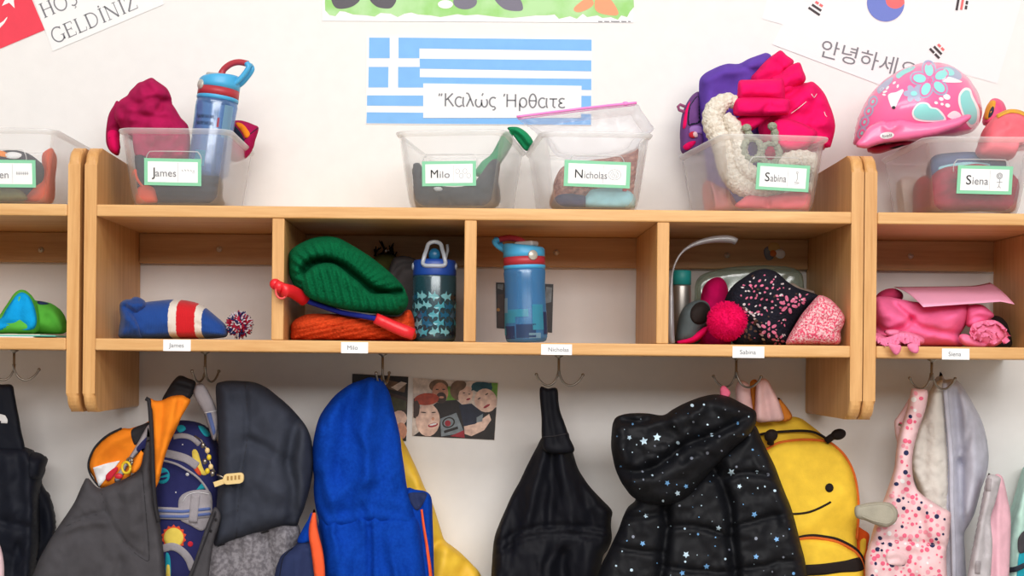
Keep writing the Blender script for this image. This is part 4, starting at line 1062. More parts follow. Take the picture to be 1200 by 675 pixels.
# ---- black snow trousers
r = hung('snow_trousers', 'plain black snow trousers hanging by one strap on the fourth hook', 'snow trousers', 648, 720, 0.2)
m = MB(); s_ = Soft([(632.6, 455), (642, 455.5), (652.6, 455), (654.5, 470), (656.5, 482), (662, 497), (667, 512), (672, 530), (640, 530), (635, 514), (634.5, 490)], 0.148, 0.012, 0.010, 7, folds=[([(643, 458), (646, 490), (652, 520)], -0.003, 3)], noise=(0.0015, 8, 18), res=2.8); s_.add(m, C_BLACK)
s_.cord(m, C_DARKTRIM, [(636, 512), (650, 511), (665, 508)], 0.0012, 0.0005); m.build('strap', r)
m = MB()
sb = Soft([(636, 512), (650, 508), (665, 506), (668, 518), (672, 532), (677, 548), (684, 560), (692, 571), (704, 584), (717, 598), (716.5, 608), (716, 617), (717, 632), (712, 645), (706, 655), (700, 700), (698, 740), (574, 740), (575, 690), (576.5, 660), (579, 632), (585, 614), (592, 598), (600, 580), (609, 564), (616, 549), (622, 537), (629, 524)], 0.190, 0.042, 0.10, 26, creases=[(0.005, 13, 70, 12, 11), (0.0025, 8, 30, -15, 12)],
          folds=[([(640, 516), (630, 560), (618, 615)], 0.007, 6), ([(648, 516), (646, 560), (644, 615)], -0.007, 6), ([(656, 514), (662, 560), (668, 615)], 0.007, 7), ([(664, 520), (680, 570), (694, 612)], -0.006, 7), ([(628, 535), (606, 590), (596, 640)], -0.007, 8), ([(580, 640), (610, 622), (650, 616), (690, 618), (716, 622)], -0.005, 3),
                 ([(582, 650), (612, 632), (650, 626), (690, 628), (714, 632)], -0.004, 3), ([(630, 650), (632, 720)], 0.009, 10), ([(660, 650), (656, 720)], -0.012, 8), ([(690, 640), (684, 720)], 0.006, 9)],
          noise=[(0.004, 22, 44, 14)], field=lambda X, Y: 0.0022 * np.sin(X * 1.15 + 2 * vnoise(X / 11, Y / 20, 3) * 3) * np.exp(-((Y - 628 + 0.00 * X) / 15) ** 2), res=3.0)
sb.add(m, C_BLACK); m.build('bib_and_legs', r)

# ---- star print puffer jacket
C_STAR = cloth('star_foil', (196, 222, 240), K, 1, 0.4, 0, 0.4, 0.02); C_STARB = cloth('star_foil_blue', (110, 166, 220), K, 1, 0.4, 0, 0.4, 0.02); C_STARG = cloth('star_foil_grey', (128, 134, 150), K, 1, 0.4, 0, 0.4, 0.02)
r = hung('jacket', 'black puffer jacket printed with pale stars, hood towards the room', 'jacket', 825, 720, 0.15)
rs = random.Random(3)
def stars(sf, mb, spots):
    for a, b, q in spots:
        mt = rs.choice([C_STAR, C_STAR, C_STARB, C_STARG]) if q < 3 else rs.choice([C_STAR, C_STARB])
        if q >= 2.6: sf.patch(mb, mt, star(a, b, q * 1.25, rs.uniform(0, 72), 0.45), 0.0007, False, 1.6, thick=False)
        else: sf.patch(mb, mt, ell(a, b, q, q * rs.uniform(0.75, 1), rs.uniform(0, 90), 7), 0.0007, False, 1.6, thick=False)
def sprinkle(poly, n, rmin, seed, avoid=()):
    q = random.Random(seed); pl = np.array(poly); out = []
    x0, y0 = pl.min(0); x1, y1 = pl.max(0); tries = 0
    while len(out) < n and tries < 4000:
        tries += 1; a, b = q.uniform(x0, x1), q.uniform(y0, y1)
        if not inside([a], [b], pl)[0] or dist_poly([a], [b], pl, True)[0] < 5: continue
        if any((a - c) ** 2 + (b - d) ** 2 < rmin ** 2 for c, d, _ in list(out) + list(avoid)): continue
        out.append((a, b, q.choice([0.7, 0.8, 0.9, 1.1, 1.5])))
    return out
jo = [(739, 570), (745, 585), (736, 594), (730, 606), (725, 620), (719, 633), (711, 650), (704, 664), (697, 690), (690, 740), (955, 740), (950, 695), (946, 675), (943, 655), (939, 640), (935, 624), (931, 608), (926, 592), (921, 580), (914, 562), (908, 546), (900, 530), (893, 516), (884, 498), (868, 506), (845, 525), (800, 570)]
m = MB()
jb = Soft(jo, 0.110, 0.052, 0.03, 34, creases=[(0.004, 11, 16, 80, 13), (0.002, 7, 12, 20, 14)],
          folds=[([(780, 592), (781, 620), (778, 650), (773, 690), (770, 730)], -0.016, 6), ([(836, 548), (846, 566), (856, 600), (858, 640), (864, 690), (868, 730)], -0.016, 6), ([(833, 560), (845, 548), (852, 556)], -0.006, 4),
                 ([(851, 560), (872, 554), (895, 556), (912, 562)], -0.008, 3.2), ([(857, 618), (880, 612), (908, 604), (930, 604)], -0.008, 3.2), ([(862, 668), (890, 664), (920, 658), (944, 658)], -0.007, 3.2),
                 ([(784, 618), (810, 616), (835, 622), (855, 630)], -0.008, 3.2), ([(778, 664), (806, 668), (836, 670), (860, 672)], -0.007, 3.2), ([(720, 640), (744, 645), (776, 648)], -0.007, 3.2), ([(704, 690), (740, 684), (772, 690)], -0.006, 3.2), ([(728, 608), (750, 606), (778, 600)], -0.006, 3.5),
                 ([(895, 520), (905, 560), (922, 610), (935, 660)], 0.006, 8)], noise=[(0.004, 18, 22, 16), (0.001, 6, 7, 3)], res=3.2)
jb.add(m, C_PUFF)
RSTAR = r
fx = [(857, 553.5, 3.8), (866.5, 570, 2.6), (863, 547, 1.6), (887, 553, 2.2), (888, 572, 1.4), (884, 603, 3.2), (908, 575, 2), (900, 556, 2.2), (842, 619, 2.8), (860, 588, 1), (871, 591, 1), (886, 631, 2.2), (910, 632, 3.0), (918, 628, 1.2), (886, 652.5, 3), (804, 650, 3.6), (828, 664, 3.2), (799.5, 671.5, 3), (818, 626, 1.7), (753, 637, 3), (742, 629, 2), (729, 646, 1.2), (722, 663, 1.5), (757, 604.5, 2.6), (786, 617, 1.4), (882, 527, 1.6), (878, 509, 2.2), (871, 496, 2.0), (860, 520, 1.4), (876, 560, 1.2), (918, 653, 1.6), (925, 620, 1.2), (838, 640, 1.2), (850, 655, 1.6), (770, 660, 1), (740, 668, 2), (930, 672, 2), (905, 670, 1.4)]
stars(jb, m, fx + sprinkle([p for p in jo if p[1] < 700], 46, 8, 5, fx)); m.build('body', r)
ho = [(717, 503), (718.5, 495), (722, 489), (729, 486), (737, 484.5), (748, 484), (760, 484.5), (777, 486.5), (788, 480), (799, 474), (812, 468.5), (824, 464.5), (839, 462), (853, 464.5), (863, 469), (871.5, 473.6), (880, 478), (886, 483), (886.5, 492), (884, 500), (876, 512), (866, 520), (855, 530), (845, 540), (836, 549), (829, 557), (821, 565), (811, 577), (800, 586), (790, 590.5), (781, 592), (768, 592), (757, 590), (747, 586), (739, 580.5), (734, 574), (729, 567), (725, 559), (721, 549), (718, 536), (716, 522)]
m = MB()
jh = Soft(ho, 0.070, 0.056, 0.03, 30, creases=[(0.004, 11, 18, 70, 15), (0.002, 7, 12, 20, 16)],
          folds=[([(722, 548), (745, 553), (766, 548), (784, 536), (806, 520), (830, 512), (862, 496), (884, 482)], -0.014, 5), ([(727, 491), (748, 494), (764, 490), (780, 487)], -0.016, 4), ([(776, 490), (800, 492), (820, 484)], 0.008, 8), ([(745, 565), (775, 562), (800, 548), (830, 526)], 0.008, 9), ([(820, 470), (846, 476), (878, 482)], 0.006, 7), ([(800, 540), (815, 530), (836, 536)], -0.006, 4), ([(726, 505), (732, 535)], 0.006, 8)], noise=[(0.005, 22, 18, 18), (0.001, 6, 7, 4)], res=3.2)
jh.add(m, C_PUFF)
fx = [(737.5, 513, 2.6), (754.5, 517, 4.2), (770, 512.5, 4.2), (746, 521, 1.2), (794.5, 519, 2.4), (811, 475, 2.4), (812.5, 494.5, 1.6), (834, 509.5, 2.4), (842, 489, 1.2), (829, 531, 2), (793.5, 532.5, 1.6), (810.5, 537, 2), (753, 552.5, 1.8), (782, 566, 2.8), (776.5, 554, 1), (804, 570, 2.6), (794, 578, 3), (777, 587, 1.8), (864.5, 496, 2), (871, 509, 1.4), (850, 480, 1), (790, 500, 1), (754, 562, 1.6), (741, 530, 1), (760, 530, 0.9), (806, 508, 1), (866, 482, 1.2)]
stars(jh, m, fx + sprinkle(ho, 34, 9, 9, fx)); m.build('hood', r)

# ---- bee backpack
C_BEE = cloth('bee_yellow', (246, 202, 62), K, 0.6, 0.75, 0.05, 0.2, 0.2); C_BEEBLK = cloth('bee_black', (34, 26, 24), K, 0.6, 0.75, 0.05, 0.2, 0.2); C_BEEOR = cloth('bee_orange', (214, 104, 40), K, 0.6, 0.7, 0.05, 0.2, 0.2); C_WING = cloth('wing_grey', (172, 166, 150), K, 0.6, 0.8, 0.05, 0.2, 0.2); C_PINKSTRAP = cloth('pale_pink_strap', (232, 190, 188), 'fleece', 1, 0.9, 0.1)
C_TAN = cloth('tan_orange_strap', (206, 124, 44), K, 0.6, 0.8, 0.05, 0.2, 0.2)
r = hung('backpack', 'yellow bee face backpack with antennae and a grey wing', 'backpack', 955, 720, 0.2)
m = MB()
be = Soft([(868, 505), (880, 494), (894, 489.5), (908, 488), (924, 488), (938, 490), (951, 499), (960, 506), (968, 513.5), (980, 522), (990, 534), (998, 548), (1003, 562), (1006, 578), (1007, 600), (1006, 630), (1008, 650), (1013, 668), (1015, 700), (1012, 740), (905, 740), (890, 600), (880, 540)], 0.235, 0.036, 0.052, 18, noise=(0.002, 40, 40, 5), res=3.4); be.add(m, C_BEE); m.build('bag_body', r)
m = MB()
bf = Soft([(880, 545), (890, 533), (900.6, 525), (911, 519.5), (922, 517), (937, 515.5), (951, 515.5), (963, 516.5), (973, 519), (983, 527), (991, 536), (998, 548), (1002, 561), (1005, 577), (1006, 593), (1005.5, 612), (1004, 632), (1006, 690), (1004, 740), (905, 740), (895, 600)], 0.195, 0.024, 0.02, 16, noise=(0.002, 34, 44, 7), folds=[([(985, 580), (965, 605), (930, 625)], 0.003, 10)], res=3.4)
bf.add(m, C_BEE); fpan = m.build('face_panel', r)
m = MB(); bf.strip(m, C_BEEBLK, [(918, 601), (930, 602.3), (944, 601), (953, 598.5), (961, 595), (968, 591.5), (974, 588)], 2.5, 0.001); bf.patch(m, C_BEEBLK, ell(972, 571.6, 5, 5.4), 0.0014); m.build('face', fpan)
m = MB()
pp = [(884, 536), (900.6, 525), (911, 519.5), (922, 517), (937, 515.2), (951, 515.2), (963, 516.3), (973, 519), (983, 526.5), (991, 535.5), (998, 548), (1002.3, 561), (1005, 577), (1006.2, 593), (1005.7, 612), (1004, 632)]
tube(m, C_BEEOR, [P(a, b, 0.192) for a, b in resample(catmull(pp, 4), 4)], 0.0022, 8); m.build('piping', fpan)
m = MB()
bq = Soft([(905, 648), (920, 637), (937, 632), (952, 630.5), (966, 632), (979, 634.5), (991, 640), (1001, 646), (1007.5, 653), (1011, 661), (1013.5, 672), (1014, 740), (920, 740)], 0.170, 0.018, 0.02, 12, noise=(0.0015, 30, 30), res=3.2); bq.add(m, C_BEE)
bq.patch(m, C_BEEBLK, [(915, 663), (942, 662), (965, 660.5), (990, 657), (1009, 653.5), (1011.5, 668), (985, 671), (960, 674), (920, 674.5)], 0.0012)
bq.patch(m, C_BEEBLK, [(915, 700), (965, 698), (1012, 694), (1012, 712), (960, 716), (915, 716)], 0.0012)
fpk = m.build('front_pocket', r)
m = MB()
pq = [(908, 645), (920, 637), (937, 632), (952, 630.3), (966, 631.8), (979, 634.3), (991, 639.5), (1001, 645.5), (1007.5, 652.5), (1011, 661), (1013.5, 672), (1014.5, 690)]
tube(m, C_BEEOR, [P(a, b, 0.167) for a, b in resample(catmull(pq, 4), 4)], 0.0024, 8); tube(m, C_BEEBLK, [P(a + 0.8, b - 2.4, 0.173) for a, b in resample(catmull(pq, 4), 4)], 0.0030, 8); m.build('pocket_piping', fpk)
m = MB(); 
tube(m, C_BEEBLK, [P(a, b, 0.196) for a, b in catmull([(884, 511), (896, 508), (911, 506.3), (926, 505.2), (940, 504.8), (952, 506), (961, 509.5), (970, 515)], 4)], 0.0022, 8); m.build('antenna_band', r)
for pts, tip, sc_, rt in (([(903, 520), (903, 515)], (903.5, 510.5), (1.15, 0.9, 1.0), -35), ([(968, 517), (975, 512)], (982.5, 509), (1.25, 0.9, 0.9), -15)):
    m = MB(); tube(m, C_BEEBLK, [P(pts[0][0], pts[0][1], 0.182), P(pts[1][0], pts[1][1], 0.178), P(tip[0], tip[1], 0.176)], [0.006, 0.006, 0.005], 10)
    ball(m, C_BEEBLK, P(tip[0], tip[1], 0.176), 0.0105, 16, sc_, Matrix.Rotation(math.radians(rt), 3, 'Y')); m.build('antenna', r)
m = MB(); wg = Soft([(1002, 594), (1012, 590.5), (1022, 588.5), (1031, 588), (1040, 588.5), (1046, 591), (1051, 597), (1052.5, 603), (1050, 611), (1044, 616), (1037, 618), (1026, 615), (1014, 610), (1003, 606)], 0.088, 0.008, 0.008, 8, res=2.8); wg.add(m, C_WING); wg.cord(m, C_WING, [(1008, 594), (1030, 591), (1044, 594), (1048, 603), (1042, 613), (1026, 611), (1010, 605)], 0.0009); m.build('wing', r)
m = MB(); s_ = Soft([(1002, 618), (1012, 621), (1019, 627), (1017, 640), (1015, 656), (1008, 662), (1003, 650)], 0.220, 0.012, 0.02, 7, res=3); s_.add(m, cloth('orange_side_mesh', (240, 96, 36), K)); s_.patch(m, C_BEE, [(1008, 634), (1015, 632), (1013, 650), (1009, 652)], 0.001); m.build('side_pocket', r)
m = MB(); s_ = Soft([(862, 460), (865, 447), (870, 446), (878, 451), (880, 464), (882, 482), (878, 500), (868, 500)], 0.17, 0.010, 0.010, 7, folds=[([(870, 450), (873, 480)], 0.003, 4)], res=2.8); s_.add(m, C_PINKSTRAP); m.build('shoulder_strap', r)
m = MB(); s_ = Soft([(887, 447), (894, 443.5), (900, 446), (905, 455), (912, 468.5), (916, 480), (918, 492), (902, 494), (886, 493), (885, 470)], 0.17, 0.010, 0.010, 7, folds=[([(895, 448), (898, 470), (902, 490)], -0.004, 4), ([(890, 452), (890, 488)], 0.003, 4)], res=2.8); s_.add(m, C_PINKSTRAP); m.build('shoulder_strap', r)
m = MB(); s_ = Soft([(879, 448), (887.5, 446.5), (886.5, 470), (886, 492), (880, 492), (880.5, 470)], 0.185, 0.005, 0.005, 4, res=2.6); s_.add(m, C_TAN); s_ = Soft([(911, 466), (919, 473), (928, 486), (926, 492), (916, 492)], 0.185, 0.005, 0.005, 4, res=2.6); s_.add(m, C_TAN); m.build('strap_backing', r)
m = MB(); s_ = Soft([(844, 455), (849, 452), (856, 460), (852, 468), (845, 466)], 0.075, 0.004, 0.004, 4, res=2.2); s_.add(m, cloth('pink_loop', (236, 110, 140), K)); m.build('hanging_loop', RSTAR)

# ---- right hand group: overalls, fleece lined jacket, grey and pink jacket, mint jacket
C_PINKO = cloth('pink_speckled_cotton', (248, 206, 210), K, 0.8, 0.85, 0.1, 0.15, 0.15)
D_COR = cloth('coral_dot', (240, 110, 140), K, 1, 0.8, 0, 0.1, 0.02); D_NAV = cloth('navy_dot', (48, 52, 88), K, 1, 0.8, 0, 0.1, 0.02); D_ROSE = cloth('rose_dot', (246, 160, 176), K, 1, 0.8, 0, 0.1, 0.02); D_WHI = cloth('white_dot', (250, 244, 244), K, 1, 0.8, 0, 0.1, 0.02)
def dots(sf, mb, poly, n, rmin, seed):
    q = random.Random(seed)
    for a, b, _ in sprinkle(poly, n, rmin, seed):
        mt = q.choices([D_COR, D_ROSE, D_NAV, D_WHI], [5, 3, 2.2, 1.5])[0]; rr_ = q.uniform(1.3, 3.5)
        sf.patch(mb, mt, ell(a, b, rr_, rr_ * q.uniform(0.75, 1.05), q.uniform(0, 90), 9), 0.0006, False, 1.8, thick=False)

C_FLEECE = cloth('cream_fleece', (226, 220, 212), 'plush', 0.9, 0.95, 0.3, 0.05, 0.9, var=0.06); C_DOVE = cloth('dove_grey_shell', (190, 190, 204), K, 0.6, 0.7, 0.1, 0.25, 0.1)
r = hung('jacket', 'dove grey jacket with cream fleece lined hood, right of the pink speckled overalls', 'jacket', 1118, 720, 0.2)
m = MB()
gh = Soft([(1100, 447), (1108, 445), (1120, 444.6), (1128, 453), (1135, 464), (1143, 478), (1150, 492), (1155, 508), (1158, 526), (1158.5, 540), (1156, 556), (1150, 573), (1146, 588), (1142, 602), (1136, 614), (1130, 626), (1131, 650), (1133, 690), (1134, 740), (1100, 740), (1100, 600)], 0.215, 0.044, 0.074, 22, creases=[(0.003, 14, 50, 5, 21)],
          folds=[([(1125, 541), (1126, 580), (1127, 626)], -0.012, 4), ([(1120, 460), (1124, 500), (1125, 541)], -0.009, 5), ([(1126, 462), (1138, 500), (1142, 550), (1136, 600)], 0.010, 9), ([(1128, 528), (1136, 510), (1138, 490)], -0.005, 4), ([(1116, 640), (1116, 700)], 0.004, 6)], noise=(0.003, 20, 30, 5), res=3)
gh.add(m, C_DOVE); m.build('hood', r)
m = MB()
fc = Soft([(1090, 460), (1095, 450), (1100, 446.5), (1106, 447), (1108.5, 470), (1110, 495), (1112, 515), (1113.5, 535), (1114, 560), (1114.5, 590), (1116, 610), (1113, 640), (1104, 645), (1085, 600), (1076, 570), (1068, 545), (1070, 518), (1078, 495), (1086, 475)], 0.195, 0.026, 0.03, 16, folds=[([(1098, 455), (1096, 520), (1100, 590)], 0.004, 8), ([(1086, 500), (1082, 560)], -0.003, 6)], noise=[(0.0022, 5, 5, 2), (0.003, 16, 18, 3)], res=2.8)
fc.add(m, C_FLEECE); m.build('fleece_lining', r)
m = MB(); tube(m, C_DOVE, [P(a, b, 0.168) for a, b in catmull([(1107, 449), (1110, 480), (1113, 515), (1115, 545), (1115.5, 590), (1117, 630), (1118, 680)], 4)], 0.004, 8, flat=((0, 1, 0), 0.6)); m.build('hood_edge', r)

r = hung('overalls', 'pink speckled overalls hanging in front of the fleece lined jacket', 'overalls', 1064, 720, 0.15)
m = MB(); s_ = Soft([(1048, 496), (1052, 488), (1056, 482), (1061, 474), (1066, 466), (1069, 470), (1064, 490), (1062, 520), (1052, 520)], 0.172, 0.008, 0.006, 6, res=2.6); s_.add(m, C_PINKO); dots(s_, m, [(1050, 496), (1061, 476), (1062, 515), (1053, 516)], 10, 5, 3); m.build('strap', r)
m = MB()
ov = [(1067, 461), (1069, 455), (1078, 456), (1087, 458), (1086, 473), (1082, 488), (1077, 502), (1072, 520), (1069.5, 534), (1069, 549), (1070.5, 562), (1074, 572), (1081, 580), (1090, 586), (1102, 594), (1114, 601), (1113.5, 615), (1112, 632), (1109, 647), (1110, 680), (1112, 740), (1012, 740), (1014, 690), (1014, 655), (1019, 637), (1024, 618), (1030, 600), (1037, 582), (1044, 562), (1048, 548), (1050, 530), (1053, 510), (1058, 494), (1063, 478)]
vo = Soft(ov, 0.140, 0.026, 0.014, 18, creases=[(0.003, 12, 40, 5, 23), (0.002, 8, 16, 60, 24)], folds=[([(1018, 638), (1040, 633), (1070, 636), (1110, 640)], -0.005, 3), ([(1052, 560), (1048, 600), (1044, 634)], 0.006, 8), ([(1066, 570), (1076, 600), (1084, 634)], -0.006, 6), ([(1040, 650), (1036, 720)], 0.006, 9), ([(1070, 650), (1068, 720)], -0.007, 7), ([(1030, 660), (1050, 655), (1064, 662)], -0.004, 3)], noise=[(0.003, 16, 24, 6)],
          field=lambda X, Y: 0.0016 * np.sin(X * 0.9) * np.exp(-((Y - 640) / 10) ** 2), res=3)
vo.add(m, C_PINKO); dots(vo, m, ov, 270, 4.6, 21); bibp = m.build('bib', r)
m = MB(); vo.patch(m, C_PINKO, [(1042, 645), (1062, 650), (1060, 662), (1040, 660)], 0.003, bulge=0.002); m.build('pocket_flap', bibp)
m = MB(); tube(m, M_STEEL, [P(1053, 497, 0.142), P(1064, 502, 0.140)], 0.002, 8); m.build('buckle', r)

C_DRAB = cloth('pale_grey_shell', (196, 190, 194), K, 0.6, 0.8, 0.1, 0.2, 0.15); C_PNK = cloth('blush_pink_shell', (244, 190, 204), K, 0.6, 0.75, 0.1, 0.2, 0.1)
r = hung('jacket', 'pale grey and blush pink jacket edge beside the mint jacket', 'jacket', 1160, 720, 0.17)
m = MB()
s_ = Soft([(1165, 558), (1174, 558), (1178, 570), (1181, 585), (1184.5, 605), (1184, 640), (1182, 690), (1181, 740), (1150, 740), (1152, 640), (1160, 590)], 0.185, 0.020, 0.012, 12, folds=[([(1172, 575), (1170, 620), (1170, 690)], 0.005, 4)], noise=(0.002, 10, 22), res=2.8); s_.add(m, C_PNK); m.build('pink_panel', r)
m = MB()
s_ = Soft([(1157.5, 557), (1160, 555.5), (1167, 557), (1172.5, 560), (1172, 567), (1166, 590), (1161, 608), (1163, 640), (1160, 690), (1158, 740), (1128, 740), (1133, 690), (1136, 668), (1140, 645), (1143.5, 628), (1148, 606), (1152, 586)], 0.150, 0.014, 0.02, 9, folds=[([(1168, 568), (1162, 592), (1156, 612), (1156, 650)], -0.006, 2.6), ([(1160, 570), (1152, 610), (1144, 660)], 0.004, 5)], noise=(0.002, 9, 14), res=2.8); s_.add(m, C_DRAB)
for a, b in ((1159.5, 568), (1147, 665)): s_.patch(m, cloth('grey_velcro', (170, 162, 166), 'fleece'), [(a - 3.5, b - 8), (a + 3, b - 7), (a + 1.5, b + 8), (a - 4.5, b + 7)], 0.0015, False)
m.build('front_placket', r)
C_MINT = cloth('mint_shell', (196, 234, 222), K, 0.6, 0.7, 0.1, 0.25, 0.1)
r = hung('jacket', 'mint green jacket at the right edge of the photo', 'jacket', 1205, 720, 0.2)
m = MB()
s_ = Soft([(1206, 545), (1200, 560), (1196, 573), (1192, 588), (1187, 604), (1184, 618), (1181, 645), (1180, 690), (1178, 740), (1250, 740), (1250, 560), (1226, 545)], 0.245, 0.035, 0.042, 14, folds=[([(1200, 580), (1194, 620), (1192, 690)], 0.006, 6), ([(1192, 610), (1188, 660)], -0.004, 4)], noise=(0.003, 18, 26), res=3); s_.add(m, C_MINT)
s_.patch(m, C_TEAL, [(1194, 650), (1204, 640), (1212, 660), (1200, 690), (1192, 690)], 0.002); s_.patch(m, C_GREY, [(1193, 632), (1200, 622), (1206, 624), (1204, 644), (1194, 648)], 0.003); m.build('body', r)
m = MB(); s_.strip(m, C_SLATE, [(1180, 668), (1190, 667), (1202, 662), (1214, 658)], 6, 0.004); m.build('webbing_strap', r)

SOFT = [0.85, 1.0, 1.25]
# ================================================================ things in the cubbies
def sy(px, Y=0.1): return CY - (Z_B1 - Z0) / S * D / (D + Y) + TH * (px - CX) - 1.1   # photo y of the lower shelf's top
def ty(px, Y=0.1): return CY - (Z_T1 - Z0) / S * D / (D + Y) + TH * (px - CX) - 1.1   # and of the top shelf's

def bands(name, org_x, stops, kind_noise=420.0):
    """knitted cloth with bands across: stops are (world x where the colour begins, colour)"""
    a = N(name); b = a.n('BsdfPrincipled'); b.inputs['Roughness'].default_value = 0.95; b.inputs['Specular IOR Level'].default_value = 0.1; b.inputs['Sheen Weight'].default_value = 0.15
    tc = a.n('TexCoord'); sx = a.n('SeparateXYZ'); a.l(tc.outputs['Object'], sx.inputs[0])
    x0, x1 = stops[0][0] - org_x - 0.05, stops[-1][0] - org_x + 0.05
    nz = a.n('TexNoise', Scale=300.0); a.l(tc.outputs['Object'], nz.inputs['Vector'])
    ad = a.n('Math', operation='MULTIPLY_ADD'); a.l(nz.outputs['Fac'], ad.inputs[0]); ad.inputs[1].default_value = 0.003; a.l(sx.outputs[0], ad.inputs[2])
    mr = a.n('MapRange'); a.l(ad.outputs[0], mr.inputs['Value']); mr.inputs['From Min'].default_value = x0; mr.inputs['From Max'].default_value = x1
    r = a.n('ValToRGB'); r.color_ramp.interpolation = 'CONSTANT'
    for i, (x, c) in enumerate(stops):
        t = 0.0 if i == 0 else (x - org_x + 0.0015 - x0) / (x1 - x0)
        e = r.color_ramp.elements[i] if i < 2 else r.color_ramp.elements.new(t)
        e.position = t; e.color = lin(c)
    a.l(mr.outputs[0], r.inputs['Fac'])
    t = a.n('TexWave', Scale=150.0, Distortion=2.0); t.bands_direction = 'X'; a.l(tc.outputs['Object'], t.inputs['Vector'])
    bp_ = a.n('Bump', Strength=0.35, Distance=0.0015); a.l(t.outputs['Fac'], bp_.inputs['Height']); a.l(bp_.outputs[0], b.inputs['Normal'])
    a.l(r.outputs[0], b.inputs['Base Color']); a.l(b.outputs[0], a.out.inputs[0]); return a.m

def yarn_ball(mb, mats, c, r, n, seed, w=0.0011, ln=0.5, core=0.72):
    """a pompom: many short strands standing out of a core"""
    q = random.Random(seed); c = Vector(c)
    ball(mb, mats[0], c, r * core, 24)
    for i in range(n):
        d = Vector((q.gauss(0, 1), q.gauss(0, 1), q.gauss(0, 1))).normalized(); e = (d + Vector((q.gauss(0, .3), q.gauss(0, .3), q.gauss(0, .3)))).normalized()
        R = r * q.uniform(0.9, 1.05)
        tube(mb, mats[i % len(mats)], [c + d * r * ln, c + d * r * 0.8, c + (d * 0.75 + e * 0.25).normalized() * R], [w, w, w * 0.7], 5)

CLIP = CUBBY[1]
# ---- first cubby: striped blue hat
ox = P(205, 396, 0.10).x
C_HATB = bands('hat_blue', ox, [(ox - 0.3, (34, 70, 140)), (ox + 0.3, (36, 72, 144))])
HB, HW, HR = (36, 74, 148), (226, 218, 208), (206, 36, 44)
C_HAT = bands('hat_stripes', ox, [(ox - 0.25, HB), (P(201, 380, .09).x, HW), (P(210.5, 380, .09).x, HR), (P(231, 380, .09).x, HW), (P(240, 380, .09).x, HB)])
r = thing('bobble_hat', 'navy blue knitted hat with a red and white band, lying in the first cubby', 'hat', (ox, 0.10, Z_B1))
m = MB()
b0 = sy(200)
hs = Soft([(152, b0), (146, 385), (149, 365), (158, 357), (171, 354), (184, 352.5), (199, 351), (213.7, 351.5), (229.5, 354.5), (239, 359), (252, 369.6), (262.7, 379), (267, 386), (266, 394), (258, b0 - 1), (240, b0), (200, b0)], 0.10, 0.042, 0.04, 22,
          folds=[([(172, 392), (210, 391), (262, 392)], 0.004, 4), ([(240, 376), (262, 388)], -0.004, 3), ([(232, 380), (250, 386), (265, 388)], -0.003, 2.5)], noise=(0.0022, 20, 20, 3), res=2.4)
hs.add(m, C_HAT); m.build('crown', r)
m = MB()
b1 = sy(155)
cf = Soft([(140, b1 - 1), (139, 388), (141, 374), (140, 362), (141, 355), (147, 351), (153, 350.5), (157, 348), (163, 348.5), (170, 353), (172, 360), (166, 366), (168, 376), (170, 390), (167, b1), (152, b1 + 0.3)], 0.085, 0.032, 0.03, 14,
          folds=[([(147, 360), (157, 368), (166, 378), (169, 392)], -0.012, 4), ([(142, 372), (152, 376), (160, 384)], 0.005, 5), ([(156, 352), (166, 352)], -0.008, 3)], noise=(0.0015, 10, 10), field=lambda X, Y: .0011 * np.sin((X + .15 * Y) * 1.15), res=2.0)
cf.add(m, C_HATB); m.build('brim', r)
m = MB(); q = [cloth('yarn_crimson', (170, 34, 62), 'weave'), cloth('yarn_navy', (40, 44, 92), 'weave'), cloth('yarn_white', (206, 196, 204), 'weave')]
yarn_ball(m, q, P(281, 380.5, 0.09), 0.0225, 330, 4, 0.0014); m.build('pompom', r)

CLIP = CUBBY[2]
# ---- second cubby
C_GREENK = cloth('bottle_green_knit', (6, 100, 60), 'knit', 1.3, 0.95, 0.3, 0.1, 0.7); C_ORK = cloth('orange_knit', (222, 74, 34), 'knit', 1.0, 0.95, 0.25, 0.1, 0.8)
r = thing('knit_scarf', 'folded orange knitted scarf under the green beanie', 'scarf', tuple(P(410, sy(410), 0.07)))
m = MB(); b0 = sy(410)
os_ = Soft([(342, b0 - 1), (341, 388), (341, 381), (345, 375), (352, 371), (362, 368), (380, 367.5), (404, 368), (440, 369), (466, 371), (474, 365), (480, 363), (484, 370), (486, 384), (484, b0 - 1), (440, b0), (400, b0), (360, b0)], 0.065, 0.045, 0.09, 16,
           field=lambda X, Y: 0.0045 * np.sin((Y * 1.0 + X * 0.22) * 1.15) * (0.5 + 1.0 * np.abs(np.sin((X - Y * 0.3) * 0.75))), folds=[([(340, 392), (400, 380), (470, 374)], -0.004, 2.5), ([(340, 396), (420, 388), (480, 394)], -0.003, 2)], res=2.0)
os_.add(m, C_ORK); m.build('scarf', r)
r = thing('beanie', 'bottle green ribbed beanie lying on the orange scarf', 'hat', tuple(P(410, 368, 0.12)))
gl = [(336, 312), (335.5, 305), (337, 299), (341, 293), (347, 288), (354, 284), (366, 279), (378, 277), (388, 277), (397, 279), (405, 283), (414, 288), (423, 293.5), (433, 300), (443, 307.5), (451, 314), (459, 321), (466, 328), (472, 335), (476, 343), (478.5, 351), (477, 359), (472, 366), (465, 369.5), (452, 369), (439.5, 367.7), (427, 366.5), (415, 365), (401, 362.5), (388, 359.5), (376, 356), (364, 351.7), (354, 345), (347, 338), (342, 330), (339, 322)]
m = MB()
gl = [(max(a, 338.2), b) for a, b in gl]
